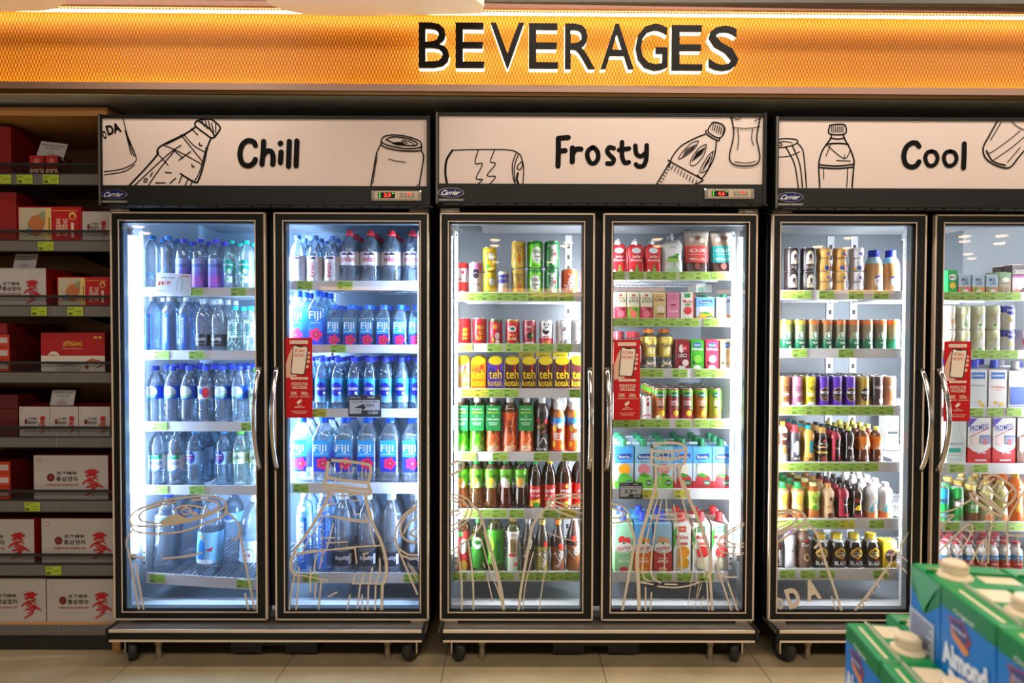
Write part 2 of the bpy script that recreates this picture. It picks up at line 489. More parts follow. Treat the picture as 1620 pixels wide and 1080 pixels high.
        if sh == 'gable':                # slanted top
            v = [(-x, -y, 0), (x, -y, 0), (x, y, 0), (-x, y, 0), (-x, -y, hb * .93), (x, -y, hb * .93), (x, y, hb), (-x, y, hb)]
            mb.add(v, [(0, 3, 2, 1), (4, 5, 6, 7), (0, 1, 5, 4), (1, 2, 6, 5), (2, 3, 7, 6), (3, 0, 4, 7)], body)
            mb.box(-x, x, y - .003, y - .0005, hb - .001, hb + .006, body)
            zt = hb
        else:
            mb.box(-x, x, -y, y, 0, hb, body, ch=0.0012); mb.box(-x * .98, x * .98, -.0008, .0008, hb - .0005, hb + .004, body); zt = hb
        if k['label']:
            for z0, z1, c in k['label']:
                c = c if not isinstance(c, str) else mat(c, .35)
                mb.box(-x - .0003, x + .0003, -y - .0003, y + .0003, z0 * hb, z1 * hb, c)
        art_on(mb, k['art'], W_, hb * (.93 if sh == 'gable' else 1), lambda xx, z, o: (xx, -y - o, z), False, .0007)
        root = mb.mesh(k['obj'])
        if k['cap']:
            cp = MB(); r = min(.013, W_ * .24); zc = zt - .004 if sh == 'gable' else zt - .0005
            cp.lathe([(r * 1.25, zc), (r * 1.25, zc + .003), (r, zc + .0035), (r, H_ + (.004 if sh != 'gable' else .006)), (r * .85, H_ + (.005 if sh != 'gable' else .007))], mat(k['cap'], .35), 18, center=(0, -y * .35))
            parts.append(('cap', cp.mesh('cap'), []))
    elif sh == 'pouch':
        D_ = W_ * .55; mb = MB(); n = 12; mrows = 14; v = []; f = []; hb = H_ * (.86 if k['cap'] else 1)
        for j in range(mrows + 1):
            t = j / mrows; z = t * hb
            th = D_ / 2 * max(0.03, (1 - t) ** .7 * 1.0) if t > 0 else D_ / 2 * .98
            wd = R * (0.93 + .07 * abs(2 * t - 1)); taper = 1.0 if not k['cap'] or t < .86 else 1 - (t - .86) * 2.6
            for q in range(2 * n):
                a = 2 * PI * q / (2 * n); cc, ss = math.cos(a), math.sin(a)
                v.append((wd * taper * (abs(cc) ** .6) * (1 if cc > 0 else -1), th * ss + .0015 * math.sin(9 * t + 3 * cc), z))
        N2 = 2 * n
        for j in range(mrows):
            for q in range(N2): f.append((j * N2 + q, j * N2 + (q + 1) % N2, (j + 1) * N2 + (q + 1) % N2, (j + 1) * N2 + q))
        f.append(tuple(range(N2 - 1, -1, -1))); f.append(tuple(mrows * N2 + q for q in range(N2)))
        mb.add(v, f, body, True)
        def mp(xx, z, o):
            t = min(max(z / hb, 0), 1); th = D_ / 2 * max(0.03, (1 - t) ** .7); wd = R * (0.93 + .07 * abs(2 * t - 1)); u = min(abs(xx) / wd, .995)
            s_ = math.sqrt(max(0, 1 - (u ** (1 / .6)) ** 2))
            return (xx, -th * s_ - .0022 - o, z)
        art_on(mb, k['art'], W_, hb, mp, True, .0006)
        root = mb.mesh(k['obj'])
        if k['cap']:
            cp = MB(); cp.lathe([(.0045, hb - .003), (.0045, hb + .005), (.0085, hb + .006), (.0085, hb + .010), (.0065, hb + .011), (.006, H_)], mat(k['cap'], .35), 14)
            parts.append(('spout_cap', cp.mesh('spout_cap'), []))
    _PROTO[key] = (root, parts, W_, D_, H_)
    return _PROTO[key]


def new_item(key, loc, rz=0.0, ry=0.0):
    root, parts, W_, D_, H_ = proto(key)
    o = bpy.data.objects.new(K[key]['obj'], root); COL.objects.link(o); o.location = loc; o.rotation_euler = (0, ry, rz)
    for pn, pm, subs in parts:
        c = bpy.data.objects.new(pn, pm); COL.objects.link(c); c.parent = o
        for sn, sm_ in subs:
            g = bpy.data.objects.new(sn, sm_); COL.objects.link(g); g.parent = c
    return o

# ---------------------------------------------------------------- room shell
fl = MB(); fl.box(-12, 12, -16, 0.8, -0.05, 0, floor_mat()); struct(fl.build('floor'))
ce = MB(); ce.box(-12, 12, -16, 0.8, 2.9, 2.95, mat('6f675e', .8)); struct(ce.build('ceiling'))
wb = MB(); wb.box(-9, 9, 0.75, 0.8, 0, 2.9, mat('2b2a29', .7)); struct(wb.build('wall_back'))
# bulkhead above and behind the illuminated sign
bk = MB(); bk.box(-4.2, 5.2, 0.05, 0.75, 2.06, 2.9, mat('e6eaee', .4)); bk.box(-4.2, 5.2, -.045, 0.75, 2.053, 2.059, mat('c9ced2', .4)); bk.box(-4.2, 5.2, -.07, .05, 2.372, 2.9, mat('4c4640', .6)); struct(bk.build('wall_bulkhead'))

# ---------------------------------------------------------------- illuminated sign band
SG = empty('illuminated_sign', (0.2, -0.06, 0), rz=0.0)
SG.rotation_euler = (0, 0.0, 0.0075)
tag(SG, 'long amber backlit mesh sign band spelling BEVERAGES over the coolers', 'sign')
Z0, Z1 = 2.084, 2.322                                  # mesh opening
XL, XR = -3.2, 3.6
q = MB(); AMB = mat('dc8c04', .6)
q.box(XL, XR, .085, .10, Z0 - .02, Z1 + .05, AMB); q.build('back_panel', SG)
q = MB(); TR_ = mat('a58372', .4, .3)
q.box(XL, XR, -.006, .012, Z0 - .024, Z0, TR_); q.build('bottom_trim', SG)
q = MB(); q.box(XL, XR, .0, .010, Z0 - .036, Z0 - .024, mat('6b4a1c', .35, .6)); q.build('bronze_strip', SG)
q = MB(); q.box(XL, XR, -.004, .008, Z1 + .030, Z1 + .048, mat('8a6350', .4, .3)); q.build('top_trim', SG)
q = MB(); MES = mat('5e3408', .6)
pw, ph, wr = 0.0118, 0.0145, 0.0011                     # expanded metal diamonds
nx = int((XR - XL) / pw); nz = int((Z1 + .032 - Z0) / ph)
vv = []; ff = []
for j in range(nz):
    z = Z0 + j * ph
    for i in range(nx):
        x = XL + (i + (j % 2) * .5) * pw
        for (xa, za, xb, zb) in ((x, z, x + pw / 2, z + ph), (x + pw, z, x + pw / 2, z + ph)):
            n0 = len(vv)
            vv += [(xa - wr, .0, za), (xa + wr, .0, za), (xb + wr, .0, zb), (xb - wr, .0, zb)]; ff.append((n0, n0 + 1, n0 + 2, n0 + 3))
q.add(vv, ff, MES); q.build('metal_mesh', SG)
for z, nm, st in ((Z1 + .041, 'led_strip', 26), (Z0 + .003, 'led_strip', 22)):
    q = MB(); q.box(XL, XR, .052, .060, z - .003, z + .003, mat('ffdf9e', .5, emit=st)); q.build(nm, SG)
# letters, each traced to its own width
BEV = [('B', 663, 711, 37.5, 108.5), ('E', 721, 766, 37.5, 108.5), ('V', 776, 829, 37.5, 109), ('E', 836.5, 882.5, 38, 109), ('R', 893.5, 941, 38.5, 109.5),
       ('A', 950, 1002, 38.5, 109.5), ('G', 1005, 1056, 38, 112), ('E', 1062.5, 1111, 40, 111.5), ('S', 1121, 1168, 41, 112)]
for ch, xa, xb, ya, yb in BEV:
    vs, fs, _ = text_flat(ch, 0.0)
    # thicken strokes
    vs, fs, _ = text_flat(ch, 0.002)
    a = at(xa, (ya + yb) / 2, -.088); b = at(xb, (ya + yb) / 2, -.088); t_ = at((xa + xb) / 2, ya, -.088); u = at((xa + xb) / 2, yb, -.088)
    cx, cz, tw, th = (a.x + b.x) / 2 - .2, (t_.z + u.z) / 2, b.x - a.x, t_.z - u.z

    def solid(y0, y1, grow, m_, nm, par):
        bm = bmesh.new(); bv = [bm.verts.new((cx + x * (tw + grow), y0, cz + z * (th + grow))) for x, z in vs]
        for f in fs:
            try: bm.faces.new([bv[i] for i in f])
            except ValueError: pass
        r_ = bmesh.ops.extrude_face_region(bm, geom=bm.faces[:])
        for g in r_['geom']:
            if isinstance(g, bmesh.types.BMVert): g.co.y = y1
        me = bpy.data.meshes.new(nm); bm.to_mesh(me); bm.free(); me.materials.append(m_)
        o = bpy.data.objects.new(nm, me); COL.objects.link(o); o.parent = par; return o
    face = solid(-.034, -.024, 0, mat('0f0e0c', .6, spec=.2), 'letter', SG)
    solid(-.0238, -.002, -.001, mat('fff2d0', .5, emit=5.0), 'glowing_rim', face)

# ceiling things above the sign
def slab(name, outline, z0, z1, m_, label, cat):
    n = len(outline); mb = MB()
    v = [(x, y, z0) for x, y in outline] + [(x, y, z1) for x, y in outline]
    mb.add(v, [tuple(range(n)), tuple(range(2 * n - 1, n - 1, -1))] + [(i, n + i, n + (i + 1) % n, (i + 1) % n) for i in range(n)], m_)
    o = mb.build(name); tag(o, label, cat); return o
PW = mat('e8ddd2', .6)
zz = 2.30
p0 = at(105, 6, -.25)
def corner(px, py):                                     # point of the plane z = zz seen at a pixel
    ray = _f + RT * ((px - 810) / F) + DN * ((py - 540) / F); return CAM + ray * ((zz - CAM.z) / ray.z)
o1 = [corner(*p) for p in ((-120, 19), (60, 18), (88, 14), (103, 5), (108, -20), (90, -140), (-250, -140))]
slab('ceiling_panel', [(p.x, p.y) for p in o1], zz, zz + .03, PW, 'small rounded end of a white hanging ceiling panel in the far corner', 'ceiling panel')
o2 = [corner(*p) for p in ((300, -200), (405, -20), (425, 6), (452, 17), (490, 24), (560, 25.5), (762, 22), (766, 10), (735, -14), (640, -200))]
slab('ceiling_panel', [(p.x, p.y) for p in o2], zz, zz + .035, PW, 'larger white hanging ceiling panel with a pointed end beside the sign letters', 'ceiling panel')
# round downlights in the ceiling of the shop (they also reflect in the doors)
dl = MB(); dl.lathe([(.092, 2.885), (.105, 2.885), (.105, 2.899)], mat('e8e0d6', .5), 20, cap0=False, cap1=False); dlm = dl.mesh('downlight')
de = MB(); de.lathe([(.0915, 2.887), (.085, 2.872), (.06, 2.860), (.0005, 2.854)], mat('ffd9a8', .5, emit=30), 20, cap0=False, cap1=False); dem = de.mesh('bulb_disc')
DLS = []
for (px, py) in ((785, 379), (785, 388), (780, 406), (786, 414), (779, 424), (901, 383), (895, 388), (880, 407), (872, 414), (1042, 377), (1043, 388), (1346, 374), (1296, 388), (1343, 390), (222, 360), (232, 370), (1529, 371), (1529, 379), (1588, 370), (1584, 382), (1534, 399), (1540, 406), (1511, 421), (1544, 429), (1583, 415), (1583, 425)):
    path = 1.665 / ((540 - py) / 925 - .0193)
    if abs((px - 810) / 925 * path) < 11.5 and path < 17.5: DLS.append(((px - 810) / 925 * path, -(path - 2.14)))
for i, (x, y) in enumerate(DLS):
    o = bpy.data.objects.new('downlight', dlm); COL.objects.link(o); o.location = (x, y, 0)
    c = bpy.data.objects.new('bulb_disc', dem); COL.objects.link(c); c.parent = o
    tag(o, 'round warm downlight recessed in the shop ceiling, mirrored in the cooler doors', 'ceiling light', 'downlights of the shop ceiling')
for i, (x, y, l, zl) in enumerate(((.35, -10.0, 1.7, 2.06), (2.5, -10.2, 1.5, 2.10), (5.2, -10.0, 1.8, 2.04), (7.6, -10.4, 1.3, 2.08), (-3.2, -10.2, 1.6, 2.10), (1.4, -12.6, 1.8, 2.12))):
    q = MB(); q.box(x - l / 2, x + l / 2, y - .03, y + .03, zl - .05, zl + .03, mat('ffb878', .5, emit=9)); o = q.build('strip_light')
    q = MB(); q.box(-l / 2, l / 2, -.04, .04, zl + .03, zl + .08, BLACK); q.box(-.01, .01, -.01, .01, zl + .08, 2.90, BLACK); h = q.build('housing', o); h.location = (x, y, 0)
    tag(o, 'long warm strip lamp hanging over the far aisle, %s of the six' % ('first', 'second', 'third', 'fourth', 'fifth', 'sixth')[i], 'ceiling light')

# ---------------------------------------------------------------- coolers
ZB, ZT = 0.151, 1.648                                   # door bottom and top
DW, GAP = 0.5627, 0.0323
CX = [-0.879, 0.322, 1.535]
YS = 0.10                                               # front of the shelves' price rails
DOORN = ['first', 'second', 'third', 'fourth', 'fifth', 'sixth']
STR = {  # photo pixels: (top, bottom) of each shelf's price rail at the door's middle
    1: [(454.6, 468.4), (554, 569), (666.7, 682), (767, 782), (911, 928)],
    2: [(444, 459), (545, 558), (646, 660), (763, 780), (905, 921.6)],
    3: [(462, 477), (543, 557), (614, 629), (714, 729), (803.7, 820), (902.5, 919)],
    4: [(429.6, 443), (503, 516.5), (582.6, 597.7), (662, 677), (772, 789), (903.6, 920)],
    5: [(459, 474), (551, 566), (640.7, 657), (730, 746), (819, 837), (898, 917)],
    6: [(462, 475), (553.5, 567), (644, 659), (732, 749), (824, 840), (905, 922)]}
SHZ = {}
for d_, L_ in STR.items():
    fx = CX[(d_ - 1) // 2]; mx_ = fx + (-.29 if d_ % 2 else .29)
    px_ = 810 + F * mx_ / 2.24
    SHZ[d_] = [(at(px_, a, YS).z, at(px_, b, YS).z) for a, b in L_]
LIP = 0.016                                             # rail stands this far above the shelf wires
TILT5 = math.radians(3.6)


def door_strokes(i):
    """Beige vinyl drawings on each door, traced in the photo: list of (points, width px) and fills."""
    S = []; FI = []; TX = []
    def z(ox, oy, s, w_, *lines):
        for L_ in lines: S.append(([(ox + x / s, oy + y / s) for x, y in L_], w_ / s))
    if i == 1:
        o = (170, 760, 4.696)
        z(*o, 15, [(175, 330), (166, 290), (180, 255), (230, 215), (330, 180), (450, 145), (600, 122), (740, 115), (830, 130), (872, 155), (885, 200), (870, 240)],
          [(175, 325), (240, 338), (400, 335), (560, 312), (700, 275), (830, 220), (885, 180)],
          [(175, 310), (185, 355), (240, 385), (400, 395), (560, 375), (720, 322), (860, 262), (888, 225)],
          [(510, 158), (400, 180), (290, 215), (242, 250), (236, 275), (270, 303), (400, 318), (560, 298), (700, 258), (800, 215), (826, 180), (800, 155), (720, 140), (625, 145)],
          [(510, 250), (505, 215), (540, 192), (620, 184), (720, 205), (757, 235), (730, 250)],
          [(545, 228), (560, 208), (600, 206), (625, 222), (612, 245), (570, 250), (545, 230)],
          [(185, 370), (147, 430), (142, 490), (160, 545), (235, 962)], [(208, 615), (240, 790), (270, 962)],
          [(165, 545), (210, 568), (275, 575)], [(410, 578), (560, 565), (700, 537)],
          [(890, 240), (950, 290), (985, 350), (972, 410), (936, 437)], [(985, 400), (1040, 690), (1093, 957)], [(1022, 840), (1046, 955)])
        FI.append([(170 + x / 4.696, 760 + y / 4.696) for x, y in ((385, 312), (430, 275), (500, 248), (550, 258), (600, 295), (500, 306))])
        FI.append([(170 + (652 + 22 * math.cos(a / 2)) / 4.696, 760 + (245 + 14 * math.sin(a / 2)) / 4.696) for a in range(12)])
    if i == 2:
        o = (425, 550, 4.696)
        z(*o, 22, [(455, 835), (600, 845), (735, 868), (760, 895), (750, 960), (742, 1010), (755, 1060), (745, 1085), (600, 1070), (430, 1045), (412, 1015), (428, 960), (440, 860), (455, 835)],
          [(428, 960), (560, 985), (745, 1000)], [(415, 1015), (560, 1035), (750, 1055)])
        z(*o, 9, [(462, 870), (448, 920)], [(490, 870), (482, 925)], [(545, 875), (535, 935)], [(595, 880), (600, 940)], [(632, 885), (628, 930)], [(695, 890), (695, 960)], [(722, 905), (725, 960)])
        o = (425, 760, 4.696)
        z(*o, 24, [(455, 70), (430, 150), (385, 235), (300, 370), (210, 500), (170, 590), (168, 655), (200, 698)],
          [(720, 95), (732, 180), (770, 310), (830, 440), (868, 570), (875, 690), (850, 765)])
        z(*o, 11, [(200, 700), (300, 712), (440, 745)], [(850, 768), (740, 765), (635, 765)], [(385, 262), (480, 270), (600, 296), (745, 312)], [(480, 265), (600, 285), (740, 298)],
          [(205, 550), (400, 520), (640, 492), (830, 482)], [(205, 545), (300, 522), (470, 512), (640, 500)], [(400, 280), (320, 400), (255, 510)],
          [(470, 90), (460, 170), (445, 190)], [(480, 320), (440, 480), (400, 560), (380, 650)], [(745, 330), (790, 490)], [(360, 540), (340, 640), (345, 700)], [(640, 500), (655, 610)], [(710, 245), (735, 300)],
          [(385, 425), (490, 425)], [(430, 462), (580, 455)], [(445, 175), (500, 172)], [(615, 150), (680, 145)], [(630, 215), (640, 245), (675, 248)], [(475, 105), (560, 112), (680, 100)], [(705, 540), (715, 575), (745, 570)], [(710, 545), (740, 535)])
        z(*o, 13, [(192, 710), (165, 850), (155, 955)], [(222, 640), (225, 700), (205, 955)], [(392, 740), (372, 955)], [(605, 850), (585, 955)], [(682, 770), (658, 945)], [(695, 850), (697, 958)], [(742, 780), (737, 958)], [(795, 780), (792, 958)],
          [(312, 660), (310, 825)], [(352, 755), (345, 865)], [(445, 860), (505, 828)], [(712, 680), (690, 760)], [(770, 650), (750, 765)], [(825, 580), (825, 680), (790, 765)], [(640, 705), (625, 765)])
        z(*o, 22, [(845, 780), (840, 958)])
        z(*o, 15, [(1104, 185), (1010, 250), (955, 340), (942, 420), (960, 500), (1020, 640), (1104, 840)], [(1104, 205), (1020, 265), (980, 350), (1000, 420), (1050, 452), (1104, 458)],
          [(1104, 270), (1040, 320), (1005, 390)], [(1104, 360), (1065, 375), (1065, 405), (1104, 412)], [(945, 440), (975, 540), (1040, 572), (1104, 580)], [(965, 500), (1030, 545), (1104, 552)])
        z(*o, 8, [(1035, 610), (1104, 740)], [(1060, 630), (1104, 700)])
    if i == 3:
        o = (690, 710, 4.91)
        z(*o, 20, [(112, 125), (160, 98), (200, 102), (210, 130), (190, 165), (112, 203)], [(285, 440), (340, 500), (400, 700), (460, 900), (505, 1085), (527, 1255)], [(860, 450), (765, 565), (735, 660), (700, 860), (660, 1080), (640, 1255)])
        z(*o, 14, [(112, 352), (190, 362), (250, 395), (278, 450), (265, 520), (215, 580), (112, 645)], [(112, 375), (190, 395), (240, 440), (238, 500), (200, 555), (112, 600)],
          [(112, 400), (165, 415), (190, 450), (160, 475), (112, 480)], [(115, 500), (150, 478), (188, 492), (150, 518), (115, 508)], [(350, 520), (345, 590), (300, 655), (240, 710), (112, 795)],
          [(250, 725), (285, 1000), (290, 1255)], [(168, 785), (195, 1000), (200, 1255)])
        z(*o, 9, [(350, 700), (420, 950), (480, 1100), (520, 1250)], [(370, 640), (420, 830), (470, 1000), (500, 1150)], [(365, 885), (378, 920)], [(398, 1000), (440, 1180)], [(755, 800), (715, 960), (690, 1080), (672, 1255)], [(850, 925), (830, 1030), (800, 1255)])
        z(*o, 14, [(1137, 358), (1000, 350), (905, 368), (868, 405), (872, 440), (960, 490), (1137, 552)], [(1137, 380), (980, 375), (905, 400), (890, 420), (960, 450), (1137, 500)], [(900, 400), (1000, 430), (1137, 455)], [(1137, 415), (1010, 458), (1060, 475)])
        z(*o, 8, [(860, 645), (960, 685), (1137, 730)])
    if i == 4:
        o = (945, 550, 4.91)
        z(*o, 20, [(425, 770), (480, 745), (560, 737), (650, 748), (690, 785), (682, 850), (670, 900), (620, 915), (540, 922), (450, 912), (418, 885), (422, 820), (425, 770)], [(425, 850), (550, 868), (680, 845)], [(425, 800), (560, 805), (685, 790)], [(455, 925), (450, 1080)], [(650, 925), (640, 980), (662, 1080)])
        z(*o, 9, [(470, 800), (480, 845)], [(505, 808), (515, 850)], [(545, 808), (560, 855)], [(585, 805), (598, 850)], [(628, 800), (632, 845)], [(490, 930), (485, 1060)], [(590, 930), (610, 1050)], [(510, 945), (580, 950)], [(520, 1000), (600, 1005)])
        o = (945, 760, 4.91)
        z(*o, 28, [(455, 20), (430, 130), (370, 330), (325, 490), (310, 600), (318, 800), (325, 1015)], [(665, 10), (700, 110), (770, 270), (830, 420), (875, 580), (880, 690), (862, 745)])
        z(*o, 20, [(240, 310), (285, 430), (282, 520), (240, 760), (192, 1015)], [(875, 745), (895, 1015)])
        z(*o, 12, [(340, 790), (430, 806)], [(470, 820), (600, 830), (720, 812), (800, 785)], [(525, 803), (618, 806)], [(430, 290), (500, 265), (600, 255), (710, 262), (690, 285), (600, 300), (440, 292)],
          [(465, 150), (420, 300), (365, 540), (350, 680), (365, 750), (405, 782)], [(500, 150), (445, 400), (420, 620), (425, 740), (490, 793)], [(535, 150), (540, 260)], [(595, 190), (625, 400), (650, 560), (655, 730)],
          [(650, 110), (700, 280), (780, 480), (835, 680), (828, 745)], [(522, 560), (520, 690)], [(375, 830), (375, 1010)], [(420, 870), (412, 1010)], [(850, 780), (865, 1010)], [(740, 480), (790, 640)])
        z(*o, 6, [(735, 730), (700, 985)], [(780, 720), (760, 820)], [(790, 800), (750, 1000)], [(820, 900), (800, 985)], [(810, 800), (780, 900)])
        z(*o, 14, [(112, 178), (190, 200), (240, 250), (238, 300), (180, 322), (112, 330)], [(112, 215), (180, 230), (215, 265), (160, 290), (112, 285)], [(1137, 328), (1010, 398), (945, 470), (950, 530), (1000, 562), (1137, 563)],
          [(1137, 512), (1030, 515), (955, 500)], [(1137, 345), (1030, 405), (1000, 450), (1050, 490), (1137, 486)], [(970, 560), (935, 630), (945, 710), (1042, 1012)], [(945, 725), (1000, 745), (1080, 748)], [(1015, 795), (1090, 1012)])
    if i == 5:
        o = (1200, 740, 4.5)
        z(*o, 18, [(140, 308), (250, 300), (310, 318), (335, 370), (290, 425), (140, 525)], [(140, 330), (230, 322), (272, 345), (250, 395), (140, 452)], [(140, 470), (300, 400), (330, 380)], [(330, 395), (390, 430), (428, 500), (430, 535), (402, 567)], [(430, 520), (480, 680), (590, 1010)], [(690, 1008), (800, 870), (945, 672)])
        z(*o, 10, [(140, 385), (210, 378), (200, 400), (140, 430)], [(520, 915), (550, 1008)], [(945, 665), (950, 620), (985, 605), (1058, 662)], [(1005, 602), (1020, 540), (1066, 460)], [(965, 665), (1010, 700), (1055, 745)], [(980, 670), (990, 725)])
        z(*o, 9, *[[(735 + 34 * k, 950 - 45 * k), (735 + 34 * k + 22, 950 - 45 * k + 36)] for k in range(6)], *[[(700 + 34 * k, 995 - 45 * k), (735 + 34 * k, 992 - 45 * k)] for k in range(3)])
        TX += [('D', 1200 + 246 / 4.5, 740 + 925 / 4.5, 96 / 4.5, 150 / 4.5, 16), ('A', 1200 + 380 / 4.5, 740 + 868 / 4.5, 108 / 4.5, 155 / 4.5, 16), ('O', 1200 + 150 / 4.5, 740 + 965 / 4.5, 50 / 4.5, 90 / 4.5, 16)]
    if i == 6:
        o = (1440, 730, 4.91)
        z(*o, 20, [(530, 225), (560, 160), (610, 112), (660, 105), (730, 145), (800, 200), (822, 240), (805, 290), (760, 335), (705, 372), (640, 310), (560, 255), (530, 225)], [(560, 260), (700, 380)], [(600, 210), (750, 325)], [(470, 245), (500, 300), (620, 380), (710, 425), (705, 395), (600, 320), (480, 240)])
        z(*o, 14, [(600, 180), (650, 130)], [(640, 205), (690, 150)], [(680, 235), (730, 180)], [(730, 280), (790, 215)], [(222, 402), (340, 370), (430, 320), (480, 290)], [(222, 525), (290, 460), (340, 415), (300, 418), (222, 440)],
          [(222, 700), (300, 620), (370, 555), (440, 495), (482, 498), (470, 560), (410, 670), (345, 765)], [(470, 785), (520, 690), (565, 612), (590, 618), (588, 670), (555, 785)], [(655, 425), (625, 530), (608, 660), (605, 785)],
          [(884, 225), (810, 350), (765, 440), (750, 560), (884, 576)], [(752, 570), (755, 785)], [(600, 400), (720, 420)])
        z(*o, 9, *[[(270 + 42 * k, 640 - 28 * k), (320 + 42 * k, 740 - 42 * k)] for k in range(5)], *[[(500 + 22 * k, 285 + 18 * k), (520 + 22 * k, 335 + 18 * k)] for k in range(4)], [(240, 450), (255, 490)], [(290, 425), (300, 455)], [(222, 690), (265, 785)], [(500, 700), (530, 780)], [(830, 560), (840, 785)])
    return S, FI, TX


def drawing(mb, S, FI, TX, Y, off, m_, sub=6):
    for n_, (pts, wp) in enumerate(S):
        P = [at(x, y, Y) for x, y in smooth_pts(pts, sub=sub)]
        v, f = ribbon([(p.x, p.z) for p in P], pxm(wp, Y)); mb.add([(x, Y - off - .00003 * n_, z) for x, z in v], f, m_)
    for pts in FI:
        P = [at(x, y, Y) for x, y in smooth_pts(pts + pts[:1], sub=3)[:-1]]
        mb.add([(p.x, Y - off - .0016, p.z) for p in P], [tuple(range(len(P)))], m_)
    for t in TX:
        s_, x, y, tw, th, rot = t[:6]; c = at(x, y, Y); a = math.radians(rot); vs, fs, _ = text_flat(s_, 0.05 if len(t) < 7 else t[6])
        W_, H_ = pxm(tw, Y), pxm(th, Y)
        mb.add([(c.x + vx * W_ * math.cos(a) - vz * H_ * math.sin(a), Y - off, c.z + vx * W_ * math.sin(a) + vz * H_ * math.cos(a)) for vx, vz in vs], fs, m_)


def clip_x(mb, x0, x1, z0, z1):
    """Trim a flat drawing to the glass or panel it sticks to."""
    bm = bmesh.new(); bv = [bm.verts.new(v) for v in mb.v]
    for f, mi_ in zip(mb.f, mb.m):
        try: fc = bm.faces.new([bv[i] for i in f]); fc.material_index = mi_
        except ValueError: pass
    for co, no in (((x0, 0, 0), (-1, 0, 0)), ((x1, 0, 0), (1, 0, 0)), ((0, 0, z0), (0, 0, -1)), ((0, 0, z1), (0, 0, 1))):
        g = bm.verts[:] + bm.edges[:] + bm.faces[:]
        bmesh.ops.bisect_plane(bm, geom=g, plane_co=co, plane_no=no, clear_outer=True)
    bm.verts.index_update()
    mb.v = [tuple(v.co) for v in bm.verts]; mb.f = [[v.index for v in f.verts] for f in bm.faces]; mb.m = [f.material_index for f in bm.faces]; mb.sm = [False] * len(mb.f)
    bm.free(); return mb


HEAD = {0: (166, 677.5, 188.3, 294.3), 1: (697, 1204.5, 184.5, 291.5), 2: (1225, 1740, 191.3, 298.7)}
YH = -0.035


